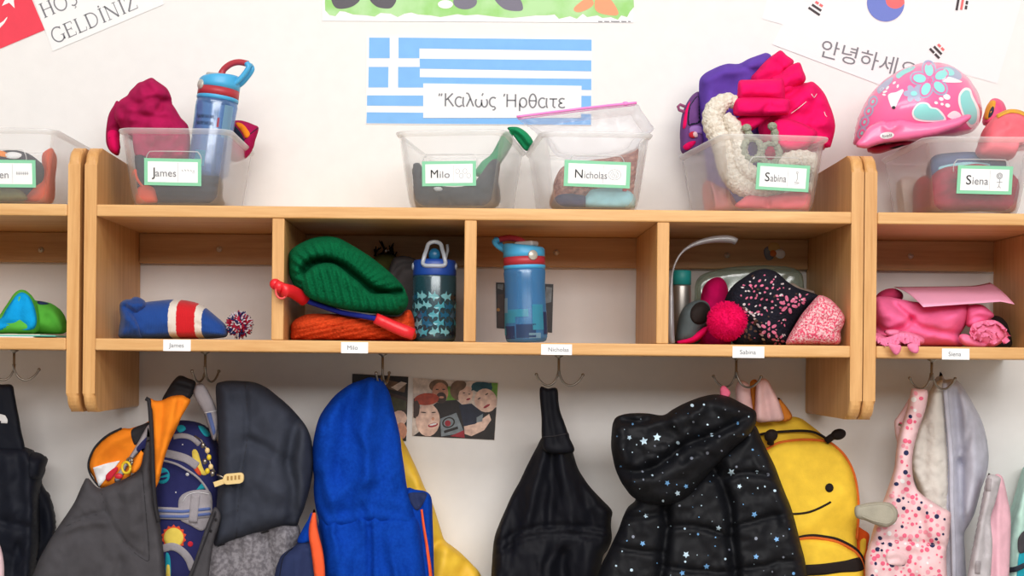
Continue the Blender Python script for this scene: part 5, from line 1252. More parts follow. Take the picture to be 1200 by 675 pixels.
gb_ = Soft(gl, 0.045, 0.05, 0.07, 24, folds=[([(357, 318), (362, 311), (372, 307), (388, 308), (402, 314), (416, 325), (428, 335), (440, 342), (455, 344), (470, 341)], -0.040, 5)],
           field=lambda X, Y: 0.0040 * np.sin(1.0 * (np.arctan2((Y - 345), (X - 400)) * 42)) , noise=(0.002, 20, 20, 2), res=2.2)
gb_.add(m, C_GREENK); m.build('brim', r)
m = MB()
gf = Soft([(352, 330), (356, 322), (364, 314), (371, 310.5), (380, 308), (389, 308.5), (397, 312), (405, 318), (412, 324), (420, 330), (427, 337), (434, 343), (441, 344.5), (450, 344), (460, 345), (469, 350), (470, 358), (464, 366), (452, 367), (439.5, 366), (427, 365), (415, 363.5), (401, 361), (388, 358), (376, 354.5), (364, 350), (356, 343)], 0.012, 0.022, 0.02, 12,
           field=lambda X, Y: 0.0040 * np.sin((X - 0.25 * Y) * 0.66), noise=(0.0015, 20, 20, 4), res=2.0)
gf.add(m, C_GREENK); m.build('crown', r)
M_REDP2 = plain('red_handle_plastic', (226, 34, 44), 0.35, 0.5); C_ROPE = cloth('blue_rope', (28, 40, 128), 'weave', 1, 0.8)
r = thing('skipping_rope', 'blue rope with red plastic handles sticking out from under the green beanie', 'skipping rope', tuple(P(400, 372, 0.08)))
m = MB(); tube(m, M_REDP2, [P(*a) for a in [(357, 352, 0.030), (350, 346, 0.020), (341, 341, -0.006), (334, 340, -0.017), (330, 341, -0.022)]], [0.0095, 0.0105, 0.0098, 0.0105, 0.0115], 18)
o = P(330, 341.5, -0.022); tube(m, plain('red_handle_rim', (238, 84, 84), 0.35), [o + Vector((0.009 * math.cos(t), -0.001, 0.011 * math.sin(t))) for t in np.linspace(0, 6.28, 22)], 0.0016, 8)
ball(m, M_REDP2, P(322.5, 333, -0.018), 0.0088, 14, (1, 0.8, 1)); tube(m, M_REDP2, [P(322.5, 333, -0.018), P(331, 338, -0.018)], [0.008, 0.009], 14); m.build('handle', r)
m = MB(); tube(m, M_REDP2, [P(*a) for a in [(440, 373, -0.004), (449, 377, 0.000), (462, 383, 0.003), (474, 388, 0.004), (485, 391.8, 0.004)]], [0.0085, 0.0092, 0.0095, 0.0100, 0.0092], 18); m.build('handle', r)
m = MB(); tube(m, C_ROPE, [P(*a) for a in catmull([(354, 349, 0.028), (362, 353.5, 0.030), (375, 358, 0.030), (400, 366, 0.026), (425, 370.5, 0.010), (441, 373.5, -0.002)], 5)], 0.0042, 8); m.build('rope', r)

# dark things at the back of that cubby
C_FUR = cloth('charcoal_fur', (92, 86, 86), 'plush', 1, 0.95, 0.3, 0.05, 0.8)
r = thing('fur_mitten', 'dark grey fluffy mitten behind the shark print bottle', 'mitten', tuple(P(470, sy(470, .22), 0.22)))
m = MB(); s_ = Soft([(452, sy(452, .22)), (450, 350), (455, 320), (460, 304), (468, 300), (480, 301), (492, 308), (500, 330), (502, sy(500, .22))], 0.22, 0.03, 0.03, 18, folds=[([(462, 322), (470, 312), (484, 310)], -0.012, 4)], creases=[(0.005, 8, 12, 40, 3)], res=2.6); s_.add(m, C_FUR); m.build('mitten', r)
r = thing('pine_sprig', 'dark sprig ornament with a white bead at the back of the second cubby', 'ornament', tuple(P(450, 300, 0.25)))
m = MB(); q = random.Random(5); C_SPRIG = cloth('sprig_brown', (44, 36, 28), 'weave')
for k in range(26):
    a = P(450 + q.uniform(-12, 12), 298 + q.uniform(-4, 8), 0.262); tube(m, C_SPRIG, [a, a + Vector((q.uniform(-.012, .012), q.uniform(-.01, 0.003), q.uniform(0.002, .018)))], [0.0018, 0.001], 5)
m.build('needles', r)
m = MB(); s_ = Soft([(440, 300), (452, 296), (464, 300), (468, 312), (460, 330), (446, 330), (436, 312)], 0.262, 0.012, 0.012, 10, res=2.6); s_.add(m, cloth('olive_cloth', (92, 88, 46), 'plush')); m.build('cone', r)
m = MB(); ball(m, M_WHITE, P(452.5, 294, 0.245), 0.0022, 10); ball(m, M_WHITE, P(455.5, 293.5, 0.246), 0.0016, 10); m.build('bead', r)

CLIP = None
# ---- bottles
M_DKSTRAW = clear('straw_plastic', (150, 196, 214), 0.45, 0.2, 0.2, 0.3)
def frame_at(base, tilt_x=0.0, tilt_y=0.0, spin=0.0):
    return Matrix.Translation(base) @ Matrix.Rotation(tilt_y, 4, 'Y') @ Matrix.Rotation(tilt_x, 4, 'X') @ Matrix.Rotation(spin, 4, 'Z')

def sport_bottle(label, M, body_mat, blue, red, base, blocks, H=0.180, R=0.0335, btn=-123.5, lh=1.0):
    """press-button bottle: body, straw, banded cap, button, carry loop; local -y is the front, spout loop towards +x"""
    r = thing('water_bottle', label, 'bottle', base, None)
    hb = H * 0.70
    m = MB()
    outer = [(R * .80, 0), (R * .93, .002), (R * .99, .008), (R, .02), (R * .985, hb * .35), (R * .955, hb * .6), (R * .955, hb * .8), (R * .99, hb * .93), (R * .96, hb * .99), (R * .90, hb)]
    inner = [(a - .0018, max(b, .0035)) for a, b in outer[::-1]]
    lathe(m, body_mat, outer + inner, 44, M)
    mbody = m
    m = MB(); tube(m, M_DKSTRAW, [M @ Vector(p) for p in [(0, 0, hb + .004), (0.002, 0, hb * .6), (0.006, 0.0, hb * .3), (0.010, 0, .006)]], 0.0042, 12); m.build('straw', r)
    def curved(a0, a1, z0, z1, mat, mb, lift=.0006):
        n = max(2, int(abs(a1 - a0) / 6)); V, F = [], []
        for i in range(n + 1):
            a = math.radians(a0 + (a1 - a0) * i / n - 90)
            for zz in (z0, z1):
                rr_ = np.interp(zz, [p[1] for p in outer[:-1]], [p[0] for p in outer[:-1]]) + lift
                V.append(M @ Vector((rr_ * math.cos(a), rr_ * math.sin(a), zz)))
        for i in range(n): F.append((2 * i, 2 * i + 2, 2 * i + 3, 2 * i + 1))
        mb.add(V, F, mat, True)
    for a0, a1, z0, z1, mt in blocks: curved(a0, a1, z0 * hb, z1 * hb, mt, mbody)
    mbody.build('body', r)
    # cap
    m = MB(); lathe(m, blue, [(R * .93, hb - .002), (R * .99, hb - .001), (R * 1.0, hb + .003), (R * .985, hb + .0042), (R * .9, hb + .0042)], 44, M); m.build('cap_ring', r)
    m = MB(); hr = hb + .0042; lathe(m, red, [(R * .9, hr), (R * .985, hr), (R * .985, hr + .0135), (R * .9, hr + .0135)], 44, M); m.build('cap_band', r)
    m = MB(); hu = hr + .0136
    V, F = [], []; n = 44; rings = [(.9, 0), (.985, 0), (.985, .35), (.975, .8), (.90, 1.0), (.6, 1.06), (0.001, 1.08)]
    for q, t in rings:
        for j in range(n):
            a = 2 * math.pi * j / n; x, y = R * q * math.cos(a), R * q * math.sin(a)
            top = .0195 + .005 * (x / R)          # the lid rises towards the loop
            V.append(M @ Vector((x, y, hu + top * t)))
    for i in range(len(rings) - 1):
        for j in range(n): F.append((i * n + j, i * n + (j + 1) % n, (i + 1) * n + (j + 1) % n, (i + 1) * n + j))
    m.add(V, F, blue, True); lid = m.build('lid', r)
    m = MB(); box(m, plain('cap_grey', (176, 170, 166), 0.5), (-.022, -.012, .017 + hu), (.012, .012, .0255 + hu), .003, 2, M); m.build('spout_cover', lid)
    m = MB(); ba = math.radians(btn); c = Vector((R * .985 * math.cos(ba), R * .985 * math.sin(ba), hu + .001)); Mb = M @ Matrix.Translation(c) @ Matrix.Rotation(ba + math.pi / 2, 4, 'Z') @ Matrix.Rotation(math.radians(90), 4, 'X')
    lathe(m, plain('button_silver', (196, 192, 182), 0.35, 0.5, 0.3), [(.0078, -.002), (.0082, .0012), (.0070, .0026), (0, .003)], 24, Mb); m.build('button', lid)
    # the carry loop: blue outside, red inside
    m = MB(); loop = catmull([(R * .62, 0, hu + .006), (R * .98, 0, hu + .014), (R * 1.30, 0, hu + .012 + .017 * lh), (R * 1.44, 0, hu + .014 + .026 * lh), (R * 1.32, 0, hu + .015 + .0315 * lh)], 5)
    for s_ in (-1, 1): tube(m, blue, [M @ Vector((p[0], s_ * .0085, p[2])) for p in loop], .0042, 10)
    tube(m, blue, [M @ Vector((R * 1.36, -.0085, hu + .015 + .029 * lh)), M @ Vector((R * 1.36, .0085, hu + .015 + .029 * lh))], .0048, 10)
    clp = m.build('carry_loop', r)
    m = MB(); lp = catmull([(R * 1.30, 0, hu + .015 + .0315 * lh), (R * .85, 0, hu + .016 + .032 * lh), (R * .45, 0, hu + .016 + .028 * lh), (R * .12, 0, hu + .018 + .016 * lh), (R * .02, 0, hu + .020 + .004 * lh)], 5)
    tube(m, red, [M @ Vector(p) for p in lp], [.0052] * (len(lp) - 4) + [.0056, .006, .006, .006], 12, flat=((0, 1, 0), 1.0)); m.build('loop_grip', clp)
    return r

M_BLUEB = clear('blue_tritan', (96, 182, 240), 0.36, 0.2, 0.2, 0.3, 0.62); M_PALEB = clear('pale_blue_tritan', (128, 180, 236), 0.20, 0.2, 0.2, 0.25, 0.66)
M_CAPB = plain('cap_sky_blue', (74, 172, 222), 0.38, 0.45); M_CAPR = plain('cap_brick_red', (178, 50, 62), 0.42, 0.45)
PRB = clear('print_aqua', (70, 178, 206), 0.75, 0.2, 0.2, 0.2); PRN = clear('print_navy', (54, 84, 130), 0.65, 0.2, 0.2, 0.2); PRL = clear('print_pale', (160, 206, 226), 0.6, 0.2, 0.2, 0.2)
base = P(617, sy(617, .09), .09); base.z = Z_B1 + .0017
sport_bottle('blue press button bottle standing in the third cubby', frame_at(base, 0, math.radians(-2.2), math.radians(150)), M_BLUEB, M_CAPB, M_CAPR, tuple(base),
             [(100, 150, .40, .60, PRL), (100, 140, .10, .26, PRB), (150, 215, .34, .44, PRB), (118, 178, .26, .40, PRB), (180, 235, .06, .24, PRN), (226, 262, .16, .50, PRB), (130, 176, .05, .22, PRN), (215, 250, .05, .12, PRL), (60, 100, .2, .5, PRN), (262, 300, .1, .4, PRN)], 0.172, 0.0345, 142, 0.55)

CLIP = None
# ---- shark bottle
r0 = P(508.5, sy(508, .10), .10); r0.z = Z_B1 + .0005
r = thing('water_bottle', 'dark teal bottle with a shark print and a blue flip lid', 'bottle', tuple(r0)); M = Matrix.Translation(r0)
M_TEALB = clear('smoky_teal', (74, 130, 148), 0.26, 0.2, 0.2, 0.3); M_LIDB = plain('lid_royal_blue', (28, 68, 152), 0.4, 0.45); M_LOOPW = clear('loop_frosted', (226, 232, 240), 0.75, 0.3, 0.2, 0.2)
R, hb = .0355, .110
out_ = [(R * .8, 0), (R * .95, .003), (R, .010), (R, hb * .95), (R * .97, hb), (R * .9, hb)]
m = MB(); lathe(m, M_TEALB, out_ + [(a - .0018, max(b, .004)) for a, b in out_[::-1]], 44, M); m.build('body', r)
m = MB(); lathe(m, plain('base_navy', (30, 44, 110), 0.4), [(R * .78, .0042), (R * .93, .006), (R * .93, .012), (0, .012)], 36, M); m.build('base_insert', r)
m = MB(); tube(m, M_DKSTRAW, [M @ Vector((0, -.004, hb)), M @ Vector((0, -.004, .014))], .0052, 14); m.build('straw', r)
m = MB(); lathe(m, M_LIDB, [(R * .9, hb - .003), (R * .985, hb - .002), (R * 1.0, hb), (R * 1.0, hb + .018), (R * .95, hb + .023), (R * .6, hb + .0255), (0, hb + .026)], 44, M); slid = m.build('lid', r)
for s_ in (-1, 1): m = MB(); ball(m, M_LOOPW, M @ Vector((s_ * R * .97, -.006, hb + .013)), .0052, 12, (.6, 1, 1.2)); m.build('hinge', slid)
m = MB(); lp = catmull([(-.017, -R * .9, hb + .014), (-.0165, -R * .88, hb + .026), (-.0125, -.022, hb + .040), (-.0095, -.018, hb + .049), (0, -.016, hb + .0525), (.0095, -.018, hb + .049), (.0125, -.022, hb + .040), (.0165, -R * .88, hb + .026), (.017, -R * .9, hb + .014), (0, -R * 1.02, hb + .0125)], 5, True)
tube(m, M_LOOPW, [M @ Vector(p) for p in lp] + [M @ Vector(lp[0])], .0034, 10)
tube(m, M_LOOPW, [M @ Vector((.017, -.012, hb + .022)), M @ Vector((.021, .006, hb + .04)), M @ Vector((.020, .010, hb + .05))], .0024, 8); m.build('carry_loop', r)
m = MB(); ball(m, plain('spout_teal', (24, 92, 130), 0.3), M @ Vector((0, -.022, hb + .031)), .0098, 18, (1, .8, 1.1)); m.build('spout', slid)
m = MB(); PSH = [clear('shark_cyan', (96, 196, 214), 0.9, 0.2, 0.1, 0.1), clear('shark_pale', (150, 222, 230), 0.9, 0.2, 0.1, 0.1), clear('shark_steel', (44, 120, 158), 0.9, 0.2, 0.1, 0.1), clear('shark_dark', (20, 36, 52), 0.9, 0.2, 0.1, 0.1)]
shk = np.array([(-1, .05), (-.6, .25), (-.25, .30), (-.05, .62), (.10, .28), (.45, .16), (.72, .14), (1.0, .50), (.90, .08), (1.0, -.22), (.70, -.02), (.40, -.12), (.1, -.2), (-.1, -.48), (-.25, -.2), (-.65, -.15)])
q = random.Random(8)
for k in range(30):
    ang0 = -92 + 184 * ((k % 6) + .5 * ((k // 6) % 2)) / 6 + q.uniform(-3, 3) - 90; z0 = .015 + .0142 * (k // 6) + q.uniform(-.0015, .0015); sc_ = q.uniform(.0082, .0098); fl_ = q.choice([-1, 1])
    V = []
    rotk = q.uniform(-.3, .3)
    for a, b in shk * np.array([1, 1.7]):
        a, b = a * fl_ * math.cos(rotk) - b * math.sin(rotk), a * fl_ * math.sin(rotk) + b * math.cos(rotk)
        th = math.radians(ang0) + a * sc_ / R; rr_ = R + .0005; V.append(M @ Vector((rr_ * math.cos(th), rr_ * math.sin(th), z0 + b * sc_)))
    cen = sum((Vector(v) for v in V), Vector()) / len(V); cen = M @ Vector(((R + .0005) * math.cos(math.radians(ang0)), (R + .0005) * math.sin(math.radians(ang0)), z0))
    m.add(V + [cen], [(i, (i + 1) % len(shk), len(shk)) for i in range(len(shk))], PSH[q.choice([0, 0, 1, 1, 2, 3])], False)
m.build('shark_print', r)

CLIP = CUBBY[4]
# ---- fourth cubby
M_SS = plain('brushed_steel', (150, 144, 138), 0.35, 0.5, 0.85); M_TEALC = plain('teal_collar', (22, 122, 118), 0.5)
r0 = P(797.5, sy(797, .12), .12); r0.z = Z_B1 + .0005
r = thing('steel_bottle', 'steel bottle with a teal collar half hidden by the divider', 'bottle', tuple(r0)); M = Matrix.Translation(r0)
m = MB(); R = .0160; lathe(m, M_SS, [(R * .8, 0), (R, .004), (R, .095), (R * .96, .0985)], 32, M); m.build('body', r)
m = MB(); lathe(m, M_TEALC, [(R * .9, .0985), (R * 1.02, .099), (R * 1.02, .121), (R * .9, .1225), (0, .123)], 32, M); m.build('collar', r)
m = MB(); s_ = [(787.5, 402.5), (786, 390), (785.8, 372), (786, 350), (786.8, 330), (789, 315), (794, 303), (801, 294), (810, 288), (820, 284), (833, 281), (845, 280), (856, 280.5), (862.5, 283)]
pts = resample(catmull(s_, 4), 4); k = len(pts)
w_ = np.interp(np.linspace(0, 1, k), [0, .1, .3, .45, .62, .75, .92, 1], [.0052, .006, .0045, .0016, .0016, .004, .0062, .0055])
M_HB = clear('headband_grey', (190, 188, 192), 0.75, 0.2, 0.3, 0.2)
tube(m, M_HB, [P(a, b, .055) for a, b in pts], list(w_), 10, flat=((0, 1, 0), 2.0)); hbd = thing('hair_band', 'clear grey plastic hair band arching over the pink hat', 'hair band', (P(790, 402, .055).x, .055, Z_B1)); m.build('band', hbd)
C_MAG = cloth('magenta_fleece', (206, 12, 92), 'fleece', 1, 0.95, 0.3); C_PINKPOM = cloth('hot_pink_fur', (236, 18, 92), 'plush', 1.2, 0.95, 0.5, 0.05, 0.9)
r = thing('slipper', 'small grey slipper with a black opening and pink sole', 'slipper', tuple(P(812, sy(812, .10), .10)))
m = MB(); b0 = sy(812, .1); s_ = Soft([(793, b0 - 1), (793, 385), (797, 368), (804, 358), (814, 352.5), (824, 352), (831, 357), (833, 368), (830, 380), (822, 390), (818, b0 - 1)], .10, .032, .03, 16, noise=(.001, 10, 10), res=2.4); s_.add(m, cloth('slipper_grey', (84, 92, 94), 'fleece')); m.build('upper', r)
m = MB(); s_.patch(m, C_BEEBLK, ell(820.5, 367, 11.5, 13.5, 20), .001, bulge=.003); m.build('opening', r)
m = MB(); s_ = Soft([(790, b0 - 1), (793, 400), (806, 396), (816, 390), (826, 383), (830, 385), (826, 393), (814, 401), (802, b0 - .5)], .075, .010, .010, 5, res=2.2); s_.add(m, C_PINKPOM); m.build('sole', r)
r = thing('fleece_hat', 'magenta fleece hat wedged behind the grey slipper', 'hat', tuple(P(838, sy(838, .19), .19)))
m = MB(); b0 = sy(838, .19); s_ = Soft([(818, b0), (820, 360), (823, 340), (829, 330), (838, 325), (846, 326), (852, 334), (854, 350), (856, b0)], .19, .03, .03, 16, noise=(.003, 12, 16), creases=[(.004, 10, 20, 30, 4)], res=2.6); s_.add(m, C_MAG); m.build('hat', r)
M_BAGG = clear('greenish_film', (214, 232, 218), 0.22, 0.2, 0.25, 0.35)
r = thing('plastic_pouch', 'clear greenish pouch behind the black and pink knitted hat', 'pouch', tuple(P(885, sy(885, .24), .24)))
m = MB(); b0 = sy(885, .24); s_ = Soft([(815, b0), (814, 350), (818, 326), (840, 316), (868, 312), (900, 311), (925, 313), (938, 319), (942, 335), (942, b0)], .245, .012, .012, 10, creases=[(.003, 9, 30, 30, 6)], res=3.4); s_.add(m, M_BAGG); m.build('film', r)
r = thing('wool_cloth', 'cream woollen cloth peeping over the black and pink knitted hat', 'cloth', tuple(P(938, sy(938, .19), .19)))
m = MB(); b0 = sy(938, .19); s_ = Soft([(905, b0), (905, 345), (922, 334), (930, 332), (938, 337), (950, 340), (956, 348), (958, b0)], .195, .022, .02, 12, folds=[([(924, 336), (938, 344), (952, 345)], -.006, 3)], creases=[(.003, 8, 16, 40, 6)], res=2.6); s_.add(m, cloth('cream_wool', (206, 190, 178), 'plush')); m.build('cloth', r)
C_KN = cloth('charcoal_knit', (34, 34, 44), 'knit', 1.2, 0.95, 0.2, 0.1, 0.8); C_MEL = cloth('pink_melange_knit', (222, 84, 112), 'knit', 1.0, 0.95, 0.2, 0.1, 0.8, rgb2=(240, 190, 194), mix_scale=320, thr=(.45, .55))
KP = cloth('knit_pink', (226, 120, 152), 'knit', 1.4, .95, .1, .1, .5); KWh = cloth('knit_white', (222, 208, 212), 'knit', 1.4, .95, .1, .1, .5); KC = cloth('knit_brown', (96, 70, 60), 'knit', 1.4, .95, .1, .1, .5)
r = thing('bobble_hat', 'charcoal and pink knitted hat with a hot pink fur pompom', 'hat', tuple(P(920, sy(920, .10), .10)))
m = MB(); b0 = sy(920, .1)
kh = Soft([(862, b0), (856, 385), (850, 360), (853, 343), (862, 332), (872, 325), (881, 319), (894, 315), (906, 317), (914, 322), (924, 331), (936, 338), (949, 342), (959, 347), (952, 356), (944, 365), (934, 378), (926, 392), (921, b0), (890, b0)], .065, .042, .06, 24,
          field=lambda X, Y: .0013 * np.sin((X * .55 + Y * .85) * 1.0) * np.sin((X * .85 - Y * .55) * 1.1), folds=[([(862, 372), (872, 376), (884, 384), (890, b0)], -.010, 5), ([(880, 330), (905, 350), (930, 360)], .004, 9)], noise=(.002, 18, 18), res=2.2)
kh.add(m, C_KN)
def flake(cx_, cy_, s0, rot_):
    for k in range(6):
        a = math.radians(rot_ + 60 * k); kh.patch(m, KP, ell(cx_ + s0 * math.cos(a), cy_ + s0 * math.sin(a), s0 * .50, s0 * .28, rot_ + 60 * k, 8), .0012, False, 1.8, thick=False)
    kh.patch(m, KP, ell(cx_, cy_, s0 * .25, s0 * .25, 0, 7), .0012, False, 1.8, thick=False)
for a, b, s0, ro in ((924, 357, 7.5, 15), (901, 386, 7, 30), (912, 399, 5.5, 10), (937, 352, 5, 40)): flake(a, b, s0, ro)
q = random.Random(4)
for row, (y0, x0, x1, mt) in enumerate([(327, 884, 906, KWh), (334, 880, 918, KP), (341, 878, 922, KWh), (349, 874, 912, KP), (356, 872, 908, KWh), (364, 868, 900, KP)]):
    for k, xx in enumerate(np.arange(x0, x1, 6.4)):
        yy = y0 + (xx - x0) * .14; kh.patch(m, mt if k % 2 == row % 2 else KP, ell(xx + q.uniform(-1.2, 1.2), yy + q.uniform(-1.4, 1.4), q.uniform(1.4, 2.6), q.uniform(.9, 1.6), q.uniform(-60, 20), 7), .0012, False, 1.6, thick=False)
for k in range(16):
    t = k / 15; kh.patch(m, KWh if k % 3 else KC, ell(872 + 24 * t, 362 + 40 * t * t + q.uniform(-1, 1), 2.4, 1.3, 30, 7), .0012, False, 1.6, thick=False)
for k in range(14): kh.patch(m, KC, ell(880 + q.uniform(-7, 7), 385 + q.uniform(-14, 14), 2.2, 1.4, q.uniform(0, 90), 7), .0012, False, 1.6, thick=False)
for k in range(90):
    a, b = q.uniform(868, 948), q.uniform(322, 400)
    if inside([a], [b], kh.out)[0] and dist_poly([a], [b], kh.out, True)[0] > 4: kh.patch(m, q.choice([KP, KP, KWh, KC]), ell(a, b, q.uniform(1.0, 2.2), q.uniform(.7, 1.3), q.uniform(0, 180), 6), .0012, False, 1.6, thick=False)
m.build('crown', r)
m = MB()
kc = Soft([(923, b0), (924, 395), (931, 382), (940, 368), (949, 357), (957, 348), (962, 346), (972, 350), (980, 357), (986.5, 365), (990.5, 373), (989, 381), (985, 389), (983, b0 - 1), (955, b0)], .026, .032, .035, 16, field=lambda X, Y: .0016 * np.sin((X * .78 + Y * .62) * .95), noise=(.002, 14, 14), res=2.2)
kc.add(m, C_MEL); m.build('cuff', r)
m = MB(); yarn_ball(m, [C_PINKPOM], P(852, 376.5, .030), .0318, 2600, 12, .00055, .8, .90); m.build('pompom', r)
CLIP = None
# small sticker of a bird on the back rail
r = thing('bird_sticker', 'small grey, white and yellow sticker on the rail above the knitted hat', 'sticker', tuple(P(907, 302, RAIL_Y)))
m = MB(); FR = Flat(RAIL_Y - .0006)
for k, (mt, q_) in enumerate(((plain('sticker_grey', (116, 122, 132), .5), [(895, 293), (902, 288), (907, 291), (906, 303), (898, 304)]), (plain('sticker_yellow', (214, 170, 96), .5), ell(907, 290, 7, 6)), (M_WHITE, ell(914, 297.5, 6.5, 5.5, 20)), (plain('sticker_orange', (216, 118, 44), .5), ell(906, 297, 4, 4)))):
    FR.Y = RAIL_Y - .0008 - .0003 * k; FR.patch(m, mt, q_, 0, res=2.5)
m.build('sticker', r)

CLIP = CUBBY[5]
# ---- right unit: pink trousers and pink paper
C_PK = cloth('bubblegum_jersey', (246, 112, 162), 'fleece', 0.7, 0.9, 0.25, 0.1, 0.2); C_PK2 = cloth('bubblegum_ruffle', (248, 132, 172), 'fleece', 0.7, 0.9, 0.25, 0.1, 0.2)
r = thing('trousers', 'folded bubblegum pink trousers with ruffled hems, under the pink paper', 'trousers', tuple(P(1095, sy(1095, .12), .12)))
m = MB(); b0 = sy(1095, .12)
pk = Soft([(1026, b0 - 1), (1024, 395), (1023, 375), (1024, 355), (1028, 348), (1036, 347.5), (1044, 348), (1053, 350), (1075, 354), (1105, 354), (1130, 355), (1137, 360), (1136, 372), (1129, 386), (1124, 394), (1128, b0 - .5), (1100, b0), (1060, b0)], .13, .055, .06, 26,
          folds=[([(1050, 357), (1058, 366), (1068, 376), (1080, 384), (1100, 389), (1122, 392)], -.010, 3.5), ([(1068, 374), (1060, 384), (1048, 388), (1036, 388), (1027, 382)], -.016, 3.5), ([(1042, 350), (1054, 362), (1070, 372)], -.006, 3), ([(1030, 365), (1046, 372), (1062, 378)], .008, 8), ([(1080, 365), (1100, 370), (1122, 372)], .006, 10)],
          creases=[(.003, 12, 30, 60, 4)], noise=(.003, 20, 20, 3), res=2.6)
pk.add(m, C_PK); m.build('legs', r)
m = MB(); s_ = Soft([(1132, 360), (1138, 357), (1150, 357), (1158, 362), (1165, 369), (1161, 374), (1150, 380), (1140, 384), (1132, 380)], .11, .03, .03, 12, folds=[([(1136, 376), (1146, 372), (1160, 372)], -.006, 3)], noise=(.002, 10, 10), res=2.4); s_.add(m, C_PK); m.build('rolled_leg', r)
def ruffle(mb, mat, path, depth, amp, n, Y, r0=.0016, seed=1):
    """a gathered strip of cloth: a wavy ribbon along a path"""
    c = resample(catmull(path, 6), 1.2); q = random.Random(seed); k = len(c); V, F = [], []
    for i in range(k):
        t = i / (k - 1); w_ = math.sin(t * math.pi * 2 * n) ; w2 = math.cos(t * math.pi * 2 * n * 1.5 + 1)
        for j, f in enumerate((0, .33, .66, 1)):
            V.append(P(c[i][0] + w_ * amp * f + depth[0] * f, c[i][1] + depth[1] * f + w2 * amp * .5 * f, Y - .006 * f * (1.2 + w_) - .004 * f * w2))
    for i in range(k - 1):
        for j in range(3): F.append((i * 4 + j, i * 4 + j + 1, i * 4 + j + 5, i * 4 + j + 4))
    o = len(V); nV = [Vector(v) + Vector((0, .0014, 0)) for v in V]; G = [tuple(x + o for x in f[::-1]) for f in F]
    side = []
    for i in range(k - 1):
        side.append((i * 4 + 3, (i + 1) * 4 + 3, o + (i + 1) * 4 + 3, o + i * 4 + 3)); side.append(((i + 1) * 4, i * 4, o + i * 4, o + (i + 1) * 4))
    mb.add(V + nV, [f[::-1] for f in F] + [g[::-1] for g in G] + side, mat, True)
m = MB()
ruffle(m, C_PK2, [(1136, 390), (1140, 380), (1152, 376), (1166, 376), (1176, 383), (1180, 392), (1174, 399)], (3, 5), 2.4, 9, .075)
ruffle(m, C_PK2, [(1140, 394), (1146, 386), (1156, 384), (1166, 388), (1168, 396), (1160, 400)], (2, 4), 2.2, 7, .062, seed=2)
ruffle(m, C_PK2, [(1148, 396), (1152, 390), (1160, 392), (1160, 398)], (1, 4), 2, 4, .052, seed=3)
s_ = Soft([(1124, 393), (1134, 392), (1146, 400), (1156, 402), (1156, sy(1150, .08)), (1136, sy(1140, .08)), (1127, 402)], .08, .015, .02, 7, noise=(.002, 7, 7), res=2.2); s_.add(m, C_PK2)
s_ = Soft([(1138, 388), (1144, 379), (1156, 375), (1168, 376), (1178, 384), (1180, 394), (1172, 403), (1160, sy(1160, .1)), (1146, 402), (1140, 396)], .09, .014, .02, 10, creases=[(.008, 6, 9, 40, 4)], res=2.2); s_.add(m, C_PK2)
m.build('ruffled_hem', r)
m = MB()
ruffle(m, C_PK2, [(1026, 392), (1034, 396), (1044, 394), (1056, 390), (1066, 392), (1078, 398)], (0, 8), 2.6, 10, .012)
ruffle(m, C_PK2, [(1028, 396), (1038, 400), (1048, 398), (1060, 396), (1074, 398)], (1, 6), 2.4, 8, .005, seed=2)
s_ = Soft([(1036, 388), (1046, 386), (1054, 388), (1052, 394), (1042, 395)], .030, .012, .02, 6, noise=(.003, 6, 6), res=2.2); s_.add(m, C_PK2)
s_ = Soft([(1025, 390), (1040, 393), (1060, 388), (1082, 396), (1080, 404), (1060, sy(1060, .03)), (1030, sy(1030, .03))], .05, .022, .03, 8, creases=[(.008, 6, 10, 60, 4)], res=2.2); s_.add(m, C_PK2)
s_ = Soft([(1040, 402), (1048, 403), (1056, 405), (1055, 412), (1051, 416), (1046, 413)], -.018, .004, .010, 4, noise=(.003, 5, 5), res=1.8); s_.add(m, C_PK2)
s_ = Soft([(1064, 403), (1074, 402), (1077, 408), (1075, 414), (1069, 413), (1064, 408)], -.018, .004, .010, 4, noise=(.003, 5, 5), res=1.8); s_.add(m, C_PK2)
m.build('ruffled_cuff', r)
r2 = thing('shoe', 'black shoe tucked behind the pink ruffled hem', 'shoe', tuple(P(1176, sy(1176, .17), .17)))
m = MB(); s_ = Soft([(1148, sy(1150, .17)), (1150, 385), (1160, 372), (1168, 370), (1176, 374), (1182, 384), (1184, sy(1184, .17))], .18, .03, .04, 12, res=2.6); s_.add(m, C_DARKTRIM); m.build('upper', r2)
m = MB(); n1, n2 = 26, 10; V, F = [], []
BL, BR, FRr, FL = P(1047, 336.3, .21), P(1160, 335, .22), P(1189, 352, .09), P(1082, 359.5, .03)
for layer in (0, .0006):
    for i in range(n1 + 1):
        for j in range(n2 + 1):
            u, v = i / n1, j / n2
            p = BL.lerp(BR, u).lerp(FL.lerp(FRr, u), v)
            p.z += .006 * math.sin(math.pi * v) * (1 - u * .5) + .012 * max(0, u - .75) ** 2 * 8 * (1 - v) - .006 * max(0, u - .85) / .15 * v - layer
            V.append(p)
k = (n1 + 1) * (n2 + 1)
for i in range(n1):
    for j in range(n2):
        a = i * (n2 + 1) + j; F.append((a, a + 1, a + n2 + 2, a + n2 + 1)); F.append((k + a, k + a + n2 + 1, k + a + n2 + 2, k + a + 1))
for i in range(n1):
    for j in (0, n2): a = i * (n2 + 1) + j; F.append((a, a + n2 + 1, k + a + n2 + 1, k + a))
for j in range(n2):
    for i in (0, n1): a = i * (n2 + 1) + j; F.append((a, a + 1, k + a + 1, k + a))
m.add(V, F, cloth('pink_paper', (248, 176, 208), 'weave', .3, .7, 0, .2, .03, var=.02), True); o = m.build('paper_sheet'); fix_normals(o)
